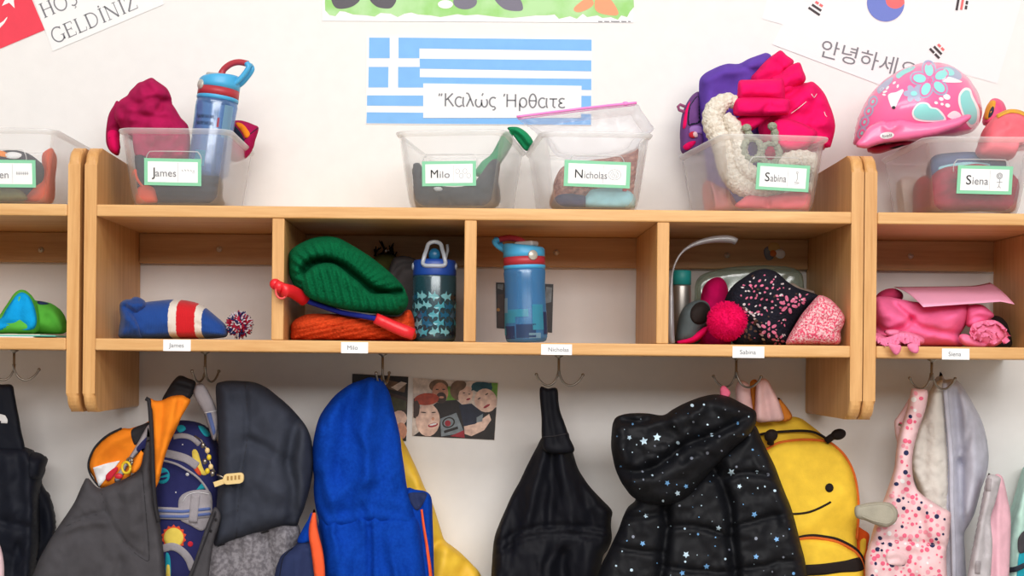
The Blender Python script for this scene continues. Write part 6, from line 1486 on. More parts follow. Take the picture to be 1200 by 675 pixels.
tag(o, 'sheet of pink paper lying on the pink trousers', 'paper')
r = thing('cloth', 'dark magenta cloth curled under the left end of the pink paper', 'cloth', tuple(P(1042, 348, .19)))
m = MB(); s_ = Soft([(1026, 352), (1028, 345), (1034, 340.5), (1042, 338), (1050, 338.5), (1058, 344), (1056, 352), (1040, 356)], .20, .02, .02, 9, res=2.4); s_.add(m, cloth('rose_fleece', (196, 60, 104), 'fleece')); m.build('cloth', r)

CLIP = CUBBY[0]
# ---- left unit: blue and green hat on papers
C_LIME = cloth('green_fleece', (92, 182, 66), 'fleece', 1, .95, .3); C_CYAN = cloth('turquoise_fleece', (22, 158, 224), 'plush', .8, .95, .4, .05, .5)
m = MB()
for k, (mt, q_) in enumerate(((M_WHITE, [(-60, .02), (34, .02), (60, .16), (-60, .2)]), (plain('teal_card', (96, 196, 184), .6), [(-50, .04), (62, .015), (66, .07), (-50, .16)]), (plain('cream_sheet', (226, 222, 200), .6), [(-64, .06), (40, .03), (58, .19), (-64, .22)]))):
    z0 = Z_B1 + .0004 + .0020 * k
    prism(m, mt, [(P(a, 396, 0).x, y_) for a, y_ in q_], z0, z0 + .0016, 'Z')
    o = m.build(['paper_sheet', 'card_sheet', 'paper_sheet'][k]); m = MB()
    tag(o, ['white sheet at the bottom of the papers under the blue and green hat', 'teal card between the papers under the blue and green hat', 'cream sheet directly under the blue and green hat'][k], 'paper', 'papers under the fleece hat')
r = thing('fleece_hat', 'turquoise and green fleece hat lying on papers at the left edge', 'hat', tuple(P(35, 391, .12)))
m = MB(); s_ = Soft([(20, 391), (24, 366), (34, 352), (44, 352.5), (52, 353.5), (61, 356), (69, 362), (74, 371), (77, 381), (77.5, 389), (70, 391.5), (50, 391.5)], .14, .045, .05, 18, folds=[([(56, 372), (66, 384)], -.005, 5)], noise=(.002, 14, 14), res=2.6); s_.add(m, C_LIME); s_.patch(m, C_NAVYSOFT, [(44, 352.5), (52, 353.8), (58, 356), (50, 357), (44, 356)], .001); m.build('crown', r)
m = MB(); s_ = Soft([(-14, 391), (-12, 378), (-2, 371), (5, 361), (11, 352), (17, 343.5), (24, 339.5), (31, 341), (37, 347), (42, 356), (45.5, 367), (46.5, 378), (44, 388), (36, 391), (10, 391)], .095, .028, .03, 9, res=2.4); s_.add(m, C_LIME); m.build('turned_edge', r)
m = MB(); s2 = Soft([(-11, 386), (-9, 379), (1, 373), (7, 363), (13, 354), (19, 346), (25, 342.5), (31, 344.5), (36, 350), (40, 359), (42.5, 369), (43, 378), (40, 385), (30, 387), (12, 384), (0, 387)], .070, .008, .006, 8, folds=[([(-8, 382), (10, 379), (30, 382)], -.004, 3), ([(24, 346), (22, 368), (26, 384)], -.004, 6)], creases=[(.003, 9, 20, 20, 4)], res=2.4); s2.add(m, C_CYAN); m.build('lining', r)
# ================================================================ what is in and on the bins
def inbin(name, label, cat, px, Y=.12): return thing(name, label, cat, (P(px, 300, Y).x, Y, Z_T1 + .003))
C_ORFL = cloth('coral_fleece', (232, 92, 62), 'fleece', 1, .95, .3); C_DKNAVY = cloth('dark_navy_cloth', (36, 42, 58), 'weave', .8, .9, .1); C_DKGR = cloth('dark_grey_cloth', (46, 50, 58), 'fleece', 1, .95, .15)
C_LEAF = cloth('leaf_green', (70, 168, 84), 'fleece', 1, .95, .2); C_MAGF = cloth('raspberry_fleece', (168, 26, 80), 'fleece', 1.1, .95, .35, .1, .5, var=.18); C_HOT = cloth('hot_pink_cotton', (232, 14, 98), 'weave', .7, .85, .2, .15, .15); C_PURP = cloth('violet_fleece', (98, 66, 166), 'fleece', 1, .95, .3)
BT = .0075   # clearance over a bin's floor
def fl(px, Y): return CY - (Z_T1 + BT - Z0) / S * D / (D + Y) + TH * (px - CX)   # photo y of a bin's floor at depth Y

CLIP = BIN_A
# ---- bin at the left edge
r = inbin('fleece_garment', 'coral fleece in the bin at the left edge of the photo', 'garment', 50)
m = MB(); Y = .085; s_ = Soft([(28, fl(30, Y - .03)), (34, 226), (42, 218), (50, 212), (52, 200), (49, 190), (50, 180), (56, 175), (62, 174), (64, 186), (62, 205), (58, fl(60, Y - .03))], Y, .03, .04, 10, creases=[(.005, 10, 20, 30, 3)], res=2.8); s_.add(m, C_ORFL); m.build('cloth', r)
r = inbin('garment', 'dark navy cloth beside the coral fleece in the bin at the left edge', 'garment', 10)
m = MB(); Y = .11; s_ = Soft([(-52, fl(-52, Y - .03)), (-58, 200), (-50, 184), (-20, 180), (10, 176), (28, 178), (40, 184), (47, 192), (48, 205), (44, 216), (36, fl(36, Y - .03))], Y, .028, .07, 14, creases=[(.006, 12, 26, 60, 4)], noise=(.004, 16, 16), res=3); s_.add(m, C_DKNAVY)
s_.patch(m, C_CLOTHWHITE, [(6, 180), (16, 178), (26, 181), (20, 186), (8, 185)], .003); s_.patch(m, C_ORANGE, [(-6, 176), (6, 178), (10, 184), (-4, 182)], .003); m.build('cloth', r)
r = inbin('sock', 'olive and green cloth low in the bin at the left edge', 'sock', 12, .05)
m = MB(); Y = .05; s_ = Soft([(-30, fl(-30, Y - .02)), (-26, 222), (0, 220), (18, 221), (28, 226), (28, fl(28, Y - .02))], Y, .014, .014, 8, creases=[(.003, 9, 12, 40, 4)], res=2.6); s_.add(m, cloth('olive_knit', (126, 128, 82), 'knit')); s_.patch(m, C_LEAF, [(-28, 223), (-8, 221), (-2, 230), (-6, 238), (-28, 238)], .002); m.build('sock', r)

CLIP = BIN_B
# ---- second bin
r = inbin('fleece_hat', 'raspberry fleece heaped in the bin beside the leaning bottle', 'garment', 170)
m = MB(); Y = .12
s_ = Soft([(150, 186), (146, 160), (140, 148), (134, 138), (135, 128), (140, 118), (149, 112), (152, 107), (157, 102), (162, 97), (167, 95.5), (172, 93), (178, 91), (184, 95), (190, 99), (196, 104), (200, 112), (201, 120), (206, 128), (212, 138), (217, 143), (221, 150), (222, 170), (216, 190), (180, 196)], Y, .045, .05, 22,
           folds=[([(152, 116), (160, 122), (178, 116), (198, 118)], -.008, 3.5), ([(186, 128), (192, 118), (203, 122), (206, 130)], -.012, 3.5), ([(160, 98), (168, 110), (172, 130)], .007, 6), ([(150, 134), (172, 136), (205, 140)], -.006, 4), ([(143, 128), (148, 150)], -.008, 4), ([(170, 100), (182, 112), (190, 126)], -.005, 4)], creases=[(.007, 11, 18, 40, 5)], noise=(.006, 16, 18, 5), res=2.4)
s_.add(m, C_MAGF); m.build('cloth', r)
CLIP = None
m = MB(); s_ = Soft([(138, 118), (133, 124), (127.5, 134), (125, 146), (124, 158), (124.5, 168), (128, 176), (134, 181), (139, 182), (141, 172), (140, 160), (142, 148), (146, 134)], .16, .02, .02, 8, folds=[([(128, 154), (136, 150), (142, 152)], -.005, 3)], creases=[(.004, 8, 14, 20, 4)], res=2.4); s_.add(m, C_HOT if False else C_MAGF); s_.patch(m, C_HOT, [(126, 156), (132, 152), (139, 156), (140, 170), (138, 179), (133, 179), (128, 173)], .001); m.build('hanging_corner', r)
CLIP = BIN_B
r = inbin('garment', 'dark grey blue cloth folded in the bottom of the bin with the leaning bottle', 'garment', 205)
m = MB(); Y = .10; s_ = Soft([(160, fl(160, Y - .03)), (155, 210), (152, 190), (156, 180), (168, 178), (180, 188), (190, 196), (215, 204), (245, 206), (258, 208), (258, 225), (254, fl(254, Y - .03))], Y, .03, .07, 12, folds=[([(170, 222), (210, 216), (255, 218)], -.006, 3), ([(170, 230), (210, 228), (255, 229)], -.005, 3)], creases=[(.004, 10, 30, 80, 4)], res=2.8); s_.add(m, C_DKNAVY); m.build('cloth', r)
r = inbin('mitten', 'coral mitten with a cord low in the bin with the leaning bottle', 'mitten', 170, .05)
m = MB(); Y = .052; s_ = Soft([(160, fl(162, Y - .014)), (160, 226), (163, 219), (171, 217), (180, 220), (183, 228), (183, fl(182, Y - .014))], Y, .012, .012, 7, creases=[(.003, 6, 10, 40, 4)], res=2.2); s_.add(m, C_ORFL); m.build('mitten', r)
m = MB(); tube(m, C_ORFL, [P(a, b, .048) for a, b in catmull([(149, 207), (153, 206), (156, 203), (158.5, 199.5), (159, 204), (161, 210), (165, 216), (170, 221)], 4)], .0022, 7); m.build('cord', r)
CLIP = None
base = P(243, 207, .125)
M = frame_at(base, 0, math.radians(7.0), math.radians(-12))
sport_bottle('blue press button bottle leaning in a bin, loop pointing right', M, M_PALEB, M_CAPB, M_CAPR, tuple(base), [(-75, -50, .5, .9, PRL), (45, 75, .5, .92, PRL), (-20, 10, .1, .3, PRB), (30, 36, .62, .74, plain('print_crimson', (150, 50, 70), .5))], 0.182, 0.0345, -128, 1.0)
# scribbled marker lettering on that bottle
o_ = bpy.data.objects.new('handwriting', bpy.data.meshes.new('handwriting'))
bot = [o for o in scn.objects if o.name.startswith('water_bottle')][-1]
m = MB(); q = random.Random(3)
for row, (zz, a0) in enumerate(((.094, -46), (.083, -46))):
    for k in range(8):
        pts = []
        for t in np.linspace(0, 1, 6):
            a = math.radians(a0 + k * 7.0 + 6 * t - 78); rr_ = .0345 * .962 + .0007; pts.append(M @ Vector((rr_ * math.cos(a), rr_ * math.sin(a), zz + .0032 * math.sin(t * 6.3 + k * 1.7) * (1.3 if k == 0 else 1))))
        tube(m, M_INK, pts, .0004, 5)
m.build('handwriting', bot)
bpy.data.objects.remove(o_)
r = inbin('pouch', 'raspberry zip pouch with an orange stripe, right of the leaning bottle', 'pouch', 288, .2)
CLIP = None
m = MB(); Y = .20; s_ = Soft([(268, 146), (272, 142), (281, 141), (290, 143), (297, 146), (303, 149), (302, 156), (299, 165), (297, 173), (290, 184), (276, 190), (264, 180)], Y, .016, .016, 8, noise=(.002, 10, 10), res=2.4); s_.add(m, C_MAGF)
s_.patch(m, C_DKNAVY, [(271, 147), (275, 147), (284, 158), (286, 168), (278, 166), (270, 156)], .001); s_.patch(m, C_ORANGE, [(276, 144), (284, 145), (291, 153), (293, 158), (288, 162), (284, 155)], .0015); s_.cord(m, C_DKNAVY, [(284, 166), (292, 158), (302, 150)], .0008); m.build('pouch', r)

CLIP = BIN_C
# ---- third bin
r = inbin('garment', 'dark cloth in the nearly empty bin below the striped flag poster', 'garment', 528)
m = MB(); Y = .11; s_ = Soft([(484, fl(486, Y - .03)), (481, 215), (480, 200), (483, 193), (491, 191), (496, 200), (500, 214), (530, 219), (552, 216), (562, 206), (572, 192), (580, 186), (586, 192), (584, 210), (578, fl(578, Y - .03))], Y, .03, .06, 12, creases=[(.006, 10, 16, 40, 6)], noise=(.004, 12, 12), res=2.6); s_.add(m, C_DKGR); s_.patch(m, C_CLOTHWHITE, [(508, 220), (516, 219), (519, 223), (511, 224)], .003); m.build('cloth', r)
C_SHEER = clear('sheer_green', (60, 178, 124), .35, .4, .05, .3); C_GCUFF = cloth('emerald_jersey', (28, 142, 92), 'weave', .7, .8, .2)
r = inbin('green_garment', 'emerald green garment with its cuff over the bin rim below the striped flag poster', 'garment', 595, .2)
CLIP = None
m = MB(); s_ = Soft([(594.5, 150), (600, 148.5), (607, 149), (613, 152), (619, 157), (624, 164), (625.5, 171), (622, 174), (617, 177), (612, 173), (606, 165), (600, 157)], .20, .014, .012, 8, folds=[([(598, 152), (608, 160), (617, 172)], -.006, 2.5), ([(603, 150), (614, 158), (622, 168)], .004, 3)], res=2.0); s_.add(m, C_GCUFF); m.build('cuff', r)
CLIP = BIN_C
m = MB(); s_ = Soft([(590, 156), (600, 156), (600, 170), (588, 190), (578, 204), (566, 208), (556, 204), (564, 190), (576, 180)], .19, .014, .012, 8, creases=[(.004, 8, 20, 60, 4)], res=2.4); s_.add(m, C_GCUFF); m.build('body', r)

CLIP = BIN_D
# ---- fourth bin
C_RUST = cloth('rust_melange', (150, 84, 72), 'knit', .9, .95, .1, .1, .8, rgb2=(196, 138, 120), mix_scale=90)
r = inbin('knit_scarf', 'rust melange knit filling the bin with the zip bag', 'scarf', 700)
m = MB(); Y = .12; s_ = Soft([(652, fl(655, Y - .03)), (648, 222), (652, 206), (662, 194), (690, 188), (718, 184), (740, 176), (752, 172), (756, 186), (752, 206), (748, fl(746, Y - .03))], Y, .03, .06, 14, field=lambda X, Y_: .003 * np.sin((X * .5 + Y_) * .8), creases=[(.005, 10, 16, 40, 6)], res=2.6); s_.add(m, C_RUST); m.build('knit', r)
C_AQUA = cloth('pale_aqua_jersey', (150, 204, 214), 'fleece', 1, .95, .2)
r = inbin('sock', 'pale aqua sock low in the bin with the zip bag', 'sock', 716, .05)
m = MB(); Y = .05; s_ = Soft([(686, fl(688, Y - .014)), (690, 225), (700, 221), (716, 220), (732, 222), (742, 228), (745, fl(744, Y - .014))], Y, .014, .016, 8, noise=(.002, 10, 10), res=2.4); s_.add(m, C_AQUA); s_.patch(m, C_CRIM, ell(732, 222.8, 3, 1.6), .001, res=1.6); m.build('sock', r)
r = inbin('sock', 'navy sock low in the bin with the zip bag', 'sock', 668, .05)
m = MB(); s_ = Soft([(648, fl(650, Y - .014)), (652, 230), (664, 227), (678, 228), (687, 231), (687, fl(686, Y - .014))], Y, .012, .016, 6, noise=(.002, 8, 8), res=2.4); s_.add(m, cloth('indigo_sock', (44, 50, 86), 'fleece')); m.build('sock', r)
M_FILM = clear('zip_bag_film', (248, 248, 252), .05, .3, .05, .12)
M_ZIP = plain('pink_zip_closure', (244, 132, 204), .4, .5)
r = inbin('zip_bag', 'clear zip bag with a pink closure sticking out of its bin', 'plastic bag', 690, .1)
m = MB(); Y = .075
zb = Soft([(606, 137), (640, 133), (680, 128), (715, 124.5), (745, 121.5), (752, 130), (762, 144), (766, 152), (752, 165), (742, 178), (700, 186), (655, 184), (640, 166), (622, 150)], Y, .016, .05, 16, creases=[(.005, 9, 34, 50, 7), (.004, 6, 24, -20, 8)], noise=(.005, 20, 20, 6), res=2.6)
zb.add(m, M_FILM); m.build('film', r)
m = MB(); tube(m, M_ZIP, [P(a, b, Y - .002) for a, b in resample([(605.5, 137), (640, 132.5), (680, 127.5), (715, 123.5), (737, 121.3), (746, 120.5)], 6)], .0022, 8); tube(m, M_ZIP, [P(a, b + 2.8, Y - .001) for a, b in resample([(607, 137), (640, 132.5), (680, 127.5), (715, 123.5), (744, 120.5)], 6)], .0008, 6); ball(m, M_ZIP, P(733, 121.5, Y - .002), .0036, 10, (1.6, .8, 1)); m.build('closure', r)

CLIP = BIN_E
# ---- fifth bin
r = inbin('fleece_garment', 'violet fleece cloth standing at the back of the overflowing bin', 'garment', 850, .21)
m = MB(); Y = .21; s_ = Soft([(836, fl(836, Y - .03)), (828, 200), (824, 170), (821, 140), (819.5, 120), (819, 105), (820, 93), (826, 86), (834, 81.5), (844, 77), (853.5, 74.5), (862, 75), (868, 74), (877, 69), (885, 66), (892, 63.5), (899, 62), (905, 68), (906, 90), (900, 130), (890, 180), (880, fl(880, Y - .03))], Y, .03, .03, 14, folds=[([(824, 95), (845, 86), (866, 82), (898, 68)], .006, 6), ([(868, 76), (880, 82), (890, 84)], -.005, 3), ([(835, 95), (832, 130), (836, 170)], .006, 8)], noise=(.004, 22, 26), res=2.8); s_.add(m, C_PURP); m.build('cloth', r)
r = inbin('trousers', 'hot pink trousers heaped on top of the overflowing bin', 'trousers', 915, .14)
m = MB(); Y = .15
s_ = Soft([(900, 190), (892, 165), (888, 140), (892, 112), (902, 100), (918, 92), (930, 96), (944, 97), (951.5, 95.5), (957, 99), (962, 104), (967, 111), (971, 120), (975, 130), (978, 141), (978.5, 152), (974, 170), (968, 184), (950, 194), (925, 196)], Y, .045, .04, 20,
           folds=[([(925, 138), (936, 128), (946, 118)], -.004, 2.6), ([(926, 132), (938, 122), (950, 112)], .007, 6), ([(922, 112), (932, 106), (945, 96)], -.012, 4), ([(930, 150), (950, 142), (972, 146)], .006, 7), ([(940, 150), (952, 132), (958, 112)], -.006, 5)], creases=[(.006, 10, 24, 50, 7)], noise=(.005, 18, 18), res=2.5)
s_.add(m, C_HOT)
for pts in ([(951, 110), (954, 114.5), (957, 110)], [(966, 131), (967.5, 136), (969, 137)], [(927, 133), (936, 126.5), (945, 119)]): s_.cord(m, C_CLOTHWHITE, pts, .0005, .0006)
m.build('leg', r)
m = MB(); s_ = Soft([(880, 92), (886, 84), (893, 76), (901, 68), (908, 63), (915, 59), (922, 65), (930.5, 72), (924, 82), (916, 94), (905, 104), (886, 104)], .165, .022, .02, 10, folds=[([(902, 70), (912, 76), (920, 84)], -.004, 3), ([(888, 88), (906, 82), (922, 78)], .005, 5)], creases=[(.003, 9, 20, 30, 5)], res=2.4); s_.add(m, C_HOT); m.build('folded_leg', r)
m = MB(); s_ = Soft([(903, 93), (914, 86), (924, 78), (932, 74), (937.5, 73.6), (941, 82), (944.5, 92), (941, 98), (932, 103), (924, 108), (912, 110)], .135, .022, .02, 10, folds=[([(910, 92), (924, 84), (938, 78)], -.005, 2.6), ([(918, 98), (934, 90), (942, 90)], .006, 5)], creases=[(.003, 9, 20, 30, 6)], res=2.4); s_.add(m, C_HOT); m.build('folded_leg', r)
m = MB(); s_ = Soft([(866, 95), (875, 93.5), (890, 93), (905, 92.5), (917, 92), (919, 100), (920, 113), (918, 118), (900, 117), (880, 117), (864, 118), (864.5, 108)], .098, .024, .03, 9, folds=[([(868, 98), (890, 96.5), (915, 96)], -.003, 2.2), ([(868, 113), (890, 112), (917, 112)], -.003, 2.2)], noise=(.002, 14, 10), res=2.4); s_.add(m, C_HOT); m.build('cuff', r)
m = MB(); s_ = Soft([(863, 116), (875, 114), (895, 114), (912, 115), (925, 116.5), (925.5, 125), (923.5, 134), (910, 135.5), (892, 136), (875, 136), (861, 134.5), (859.5, 126)], .076, .026, .03, 8, folds=[([(866, 119), (890, 117.5), (922, 120)], -.004, 2.2), ([(892, 134), (898, 126), (902, 122)], -.008, 3), ([(904, 124), (914, 126), (922, 124)], -.004, 3)], creases=[(.003, 8, 18, 80, 5)], res=2.2); s_.add(m, C_HOT); m.build('waistband', r)
m = MB(); s_ = Soft([(860, 146), (864, 138), (876, 134), (890, 135), (903, 136), (896, 142), (886, 150), (876, 155), (864, 154)], .092, .016, .02, 8, folds=[([(866, 146), (882, 142), (900, 138)], -.005, 2.6)], res=2.2); s_.add(m, C_HOT)
s_ = Soft([(904, 152), (908, 142), (920, 138), (934, 142), (948, 148), (958, 156), (950, 170), (930, 178), (910, 172)], .075, .022, .02, 9, creases=[(.006, 8, 12, 60, 5)], res=2.4); s_.add(m, C_HOT); m.build('gathered_hem', r)
C_CRM = cloth('oatmeal_knit', (216, 204, 188), 'knit', 1.0, .95, .2, .1, 1.0, rgb2=(232, 224, 212), mix_scale=160)
C_CRM2 = cloth('sage_grey_yarn', (164, 168, 148), 'knit', 1.2, .95, .2, .1, .9)
r = inbin('knit_scarf', 'thick oatmeal knitted scarf curled in the overflowing bin', 'scarf', 880, .06)
def rope(mb, mat, pts, rad, Y, n=12, twist=.0009):
    c = resample(catmull(pts, 6), 1.6); k = len(c); P3 = []; rs_ = []
    for i, (a, b) in enumerate(c):
        Yq = Y(i / (k - 1)) if callable(Y) else Y
        P3.append(P(a, b, Yq)); rs_.append(rad * (.55 + .45 * min(1, 6 * min(i, k - 1 - i) / k + .1)) + twist * math.sin(i * 1.5))
    tube(mb, mat, P3, rs_, n)
m = MB(); rope(m, C_CRM, [(862, 120), (852, 118), (842, 124), (836, 134), (836, 146), (842, 160), (849, 178), (854, 198), (864, 213), (880, 221), (900, 226), (918, 228)], .0175, lambda t: .085 - .02 * t, 16); m.build('outer_fold', r)
m = MB(); rope(m, C_CRM, [(850, 135), (860, 150), (866, 170), (868, 188), (876, 200), (890, 208), (906, 212)], .0135, lambda t: .075 - .02 * t, 14); m.build('inner_fold', r)
m = MB(); rope(m, C_CRM, [(914, 200), (922, 190), (938, 186), (952, 190), (960, 202), (958, 216), (948, 224)], .0145, .058, 14); m.build('end_fold', r)
for cx_, cy_ in ((881.5, 175), (902.5, 180)):
    m = MB(); rope(m, C_CRM2, [(cx_ + 10.5 * math.cos(t), cy_ + 12 * math.sin(t)) for t in np.linspace(-1.5, 4.9, 14)], .0058, .056, 10, .0008); m.build('loop', r)
for pts in ([(875, 150), (877, 156), (880, 164)], [(905, 148), (908, 156), (908, 172)]):
    m = MB(); rope(m, C_CRM2, pts, .006, .054, 10, .0008); ball(m, C_CRM2, P(pts[0][0], pts[0][1], .052), .0078, 14, (1, .9, .85)); m.build('tie', r)
C_SALM = cloth('salmon_jersey', (226, 100, 112), 'fleece', 1, .95, .2)
r = inbin('garment', 'salmon pink cloth rolled in the bottom left of the overflowing bin', 'garment', 835, .11)
m = MB(); Y = .13; s_ = Soft([(808, fl(812, Y - .03)), (806, 228), (810, 216), (820, 211), (832, 212), (842, 218), (856, 226), (862, fl(860, Y - .03))], Y, .03, .03, 12, folds=[([(814, 230), (818, 220), (828, 218), (834, 226), (828, 232)], -.008, 3), ([(840, 222), (846, 234)], -.006, 3)], creases=[(.005, 8, 14, 40, 5)], res=2.4); s_.add(m, cloth('dusty_pink', (226, 142, 150), 'fleece')); m.build('cloth', r)
r = inbin('garment', 'coral pink cloth folded under the front of the oatmeal scarf', 'garment', 910, .06)
m = MB(); Y = .055; s_ = Soft([(866, fl(868, Y - .015)), (870, 233), (880, 229), (897, 230), (920, 226), (940, 225), (952, 230), (956, fl(954, Y - .015))], Y, .014, .014, 6, folds=[([(899, 228), (900, 240)], -.008, 3), ([(920, 238), (936, 234), (954, 236)], -.004, 3)], res=2.4); s_.add(m, C_SALM); m.build('cloth', r)
r = inbin('snow_boot', 'purple and pink patterned boot with a loop tab at the left of the overflowing bin', 'boot', 812, .22)
m = MB(); Y = .225; s_ = Soft([(800, 180), (797, 165), (797, 150), (799, 135), (803, 124), (809, 114), (815, 108.5), (820, 108), (822, 118), (822, 140), (826, 150), (828, 165), (822, 182)], Y, .024, .02, 10, res=2.4); s_.add(m, cloth('plum_fabric', (110, 70, 130), 'weave')); s_.patch(m, C_DKNAVY, [(807, 128), (812, 118), (818, 112), (821, 122), (821, 142), (812, 146), (806, 146)], .001, bulge=-.002)
s_.patch(m, C_HOT, [(800, 150), (803, 130), (809, 118), (806, 130), (804, 148)], .0015); s_.patch(m, cloth('lilac_print', (160, 120, 190), 'weave'), [(808, 150), (816, 147), (824, 150), (826, 158), (818, 156), (810, 158)], .0015); s_.patch(m, C_CRIM, ell(812, 158, 5, 4), .002); s_.patch(m, C_PINKO, [(812, 156), (816, 154), (818, 160), (814, 161)], .0028); s_.patch(m, C_HOT, [(800, 172), (808, 166), (816, 166), (806, 176)], .0015); m.build('shaft', r)
m = MB(); tube(m, cloth('tab_mauve', (150, 84, 120), 'weave'), [P(a, b, .205) for a, b in [(803, 125), (797, 122.5), (794.5, 125), (796, 129), (802, 131)]], .0026, 8); m.build('loop_tab', r)

CLIP = BIN_F
# ---- last bin and the helmet
C_WINE = cloth('wine_fleece', (158, 20, 54), 'fleece', 1.1, .95, .3, .1, .4, var=.15)
r = inbin('fleece_garment', 'wine red fleece rolled in the bin under the helmet', 'garment', 1140)
m = MB(); Y = .075; s_ = Soft([(1090, fl(1092, Y - .03)), (1087, 228), (1089, 212), (1096, 202), (1108, 196), (1126, 194), (1146, 192), (1166, 196), (1186, 204), (1204, 214), (1204, fl(1200, Y - .03)), (1150, fl(1150, Y - .03))], Y, .03, .025, 14, folds=[([(1100, 232), (1130, 222), (1180, 224)], -.005, 4)], creases=[(.005, 12, 22, 70, 5)], noise=(.004, 18, 18), res=2.8); s_.add(m, C_WINE); m.build('cloth', r)
m = MB(); Y = .15; s_ = Soft([(1074, fl(1078, Y - .03)), (1071, 226), (1074, 212), (1084, 206), (1096, 208), (1102, 222), (1102, fl(1100, Y - .03))], Y, .03, .03, 12, folds=[([(1080, 232), (1082, 220), (1090, 216), (1096, 226)], -.006, 3)], res=2.4); s_.add(m, C_WINE); m.build('rolled_end', r)
C_DENIM = cloth('slate_blue_cloth', (74, 92, 128), 'fleece', 1, .95, .15)
r = inbin('garment', 'slate blue cloth above the wine red fleece in the bin under the helmet', 'garment', 1150, .17)
m = MB(); Y = .14; s_ = Soft([(1088, 212), (1088, 192), (1096, 182), (1115, 179), (1140, 178), (1165, 181), (1190, 184), (1202, 188), (1203, 210), (1180, 222), (1110, 222)], Y, .02, .03, 12, creases=[(.006, 10, 26, 70, 5)], noise=(.005, 20, 14), res=2.8); s_.add(m, C_DENIM); s_.patch(m, C_AQUA, [(1100, 196), (1130, 190), (1160, 192), (1150, 198), (1110, 202)], .002); m.build('cloth', r)
r = inbin('garment', 'cream cloth at the left wall of the bin under the helmet', 'garment', 1062, .19)
m = MB(); Y = .205; s_ = Soft([(1052, fl(1056, Y - .02)), (1050, 226), (1051, 214), (1058, 207), (1068, 208), (1074, 216), (1076, fl(1074, Y - .02))], Y, .02, .02, 8, creases=[(.004, 9, 14, 20, 5)], res=2.4); s_.add(m, cloth('cream_jersey', (222, 208, 194), 'fleece')); m.build('cloth', r)
r = inbin('boot', 'pink boots with yellow trim in the bin at the right edge, beside the helmet', 'boot', 1180, .14)
C_BOOT = cloth('salmon_boot', (238, 104, 118), 'weave', .6, .5, .1, .35); C_BTRIM = cloth('mustard_trim', (226, 164, 50), 'weave', .6, .6, .1, .3)
m = MB(); Y = .12; s_ = Soft([(1148, 166), (1152, 154), (1158, 144), (1164, 138), (1171, 133), (1178, 130), (1186, 128.5), (1195, 129.5), (1206, 134), (1216, 142), (1222, 160), (1220, 186), (1150, 186)], Y, .045, .04, 22, folds=[([(1152, 158), (1162, 150), (1178, 146)], -.004, 3)], noise=(.002, 18, 18), res=2.6); s_.add(m, C_BOOT)
s_.strip(m, C_BTRIM, [(1168, 136.5), (1178, 131.5), (1186, 130), (1196, 131.5), (1208, 138)], 4.5, .002); m.build('shaft', r)
m = MB(); Y = .17; s_ = Soft([(1152, 146), (1153, 134), (1157, 124), (1161, 117), (1167, 115), (1174, 118), (1178, 124), (1180, 134), (1176, 142), (1164, 148)], Y, .026, .02, 10, res=2.4); s_.add(m, cloth('pink_boot', (240, 84, 130), 'weave', .6, .5, .1, .35))
s_.patch(m, C_BTRIM, [(1153.5, 140), (1154, 130), (1158, 121), (1163, 117.5), (1167, 119), (1165, 128), (1160, 138)], .0015); s_.patch(m, C_SLATE, [(1158, 138), (1160, 129), (1164, 124), (1165, 129), (1162, 136)], .0022); m.build('second_shaft', r)

CLIP = None
M_HELM = plain('helmet_pink', (244, 112, 166), .28, .5, coat=.4); M_HVIS = plain('visor_pink', (248, 118, 168), .32, .5, coat=.3); M_AQ = plain('helmet_aqua', (150, 224, 222), .3, .5); M_LAV = plain('helmet_lavender', (172, 176, 204), .3, .5); M_HW = plain('helmet_white', (246, 240, 244), .3, .5); M_HDK = plain('helmet_inner', (196, 44, 84), .5); M_HMAG = plain('helmet_rose_line', (232, 120, 178), .3, .5)
r = thing('bike_helmet', 'pink bike helmet with aqua flower print, tipped on the rim of its bin', 'helmet', tuple(P(1076, 172, .13)))
ho_ = [(1001, 170), (1000.5, 164), (1004, 145), (1008, 133), (1013, 122), (1019, 112), (1027, 102.7), (1036, 94), (1047, 86.7), (1057, 81), (1068, 77), (1079, 74), (1089.6, 73), (1101, 73.5), (1111, 75.5), (1120, 80), (1128.7, 86), (1136, 92.5), (1141, 100), (1146, 108), (1149, 117), (1151, 129), (1149.5, 140), (1145, 149), (1136, 156), (1118, 160), (1096, 163), (1072, 166), (1045, 168), (1020, 171)]
hm = Soft(ho_, .15, .085, .075, blob=True, res=3.0)
m = MB(); hm.add(m, M_HELM); L1, L2, L3 = .0006, .0012, .0018
def hp(mt, q_, l, sm=True): hm.patch(m, mt, q_, l, sm, 2.0, thick=False)
for k in range(5):    # the big flower
    a = math.radians(-100 + 72 * k); c = (1091 + 13.5 * math.cos(a), 93.5 + 12 * math.sin(a))
    hp(M_LAV, ell(c[0], c[1], 11.5, 8.6, math.degrees(a)), L1); hp(M_HMAG, ell(c[0], c[1], 9.6, 6.8, math.degrees(a)), L2); hp(M_AQ, ell(c[0], c[1], 7.6, 5.0, math.degrees(a)), L3)
hp(M_HELM, ell(1090, 94, 3, 3), L3)
for k in range(6): a = math.radians(60 * k); hp(M_LAV, ell(1071 + 7 * math.cos(a), 109.5 + 5.5 * math.sin(a), 5.5, 3.6, math.degrees(a)), L1)
hp(M_AQ, ell(1071, 109.5, 4, 3), L2)
hp(M_AQ, [(1050, 88), (1060, 81), (1072, 77.5), (1070, 82), (1060, 87), (1053, 92)], L1); hp(M_LAV, [(1028, 104), (1036, 96), (1046, 90), (1045, 96), (1037, 104), (1030, 110)], L1)
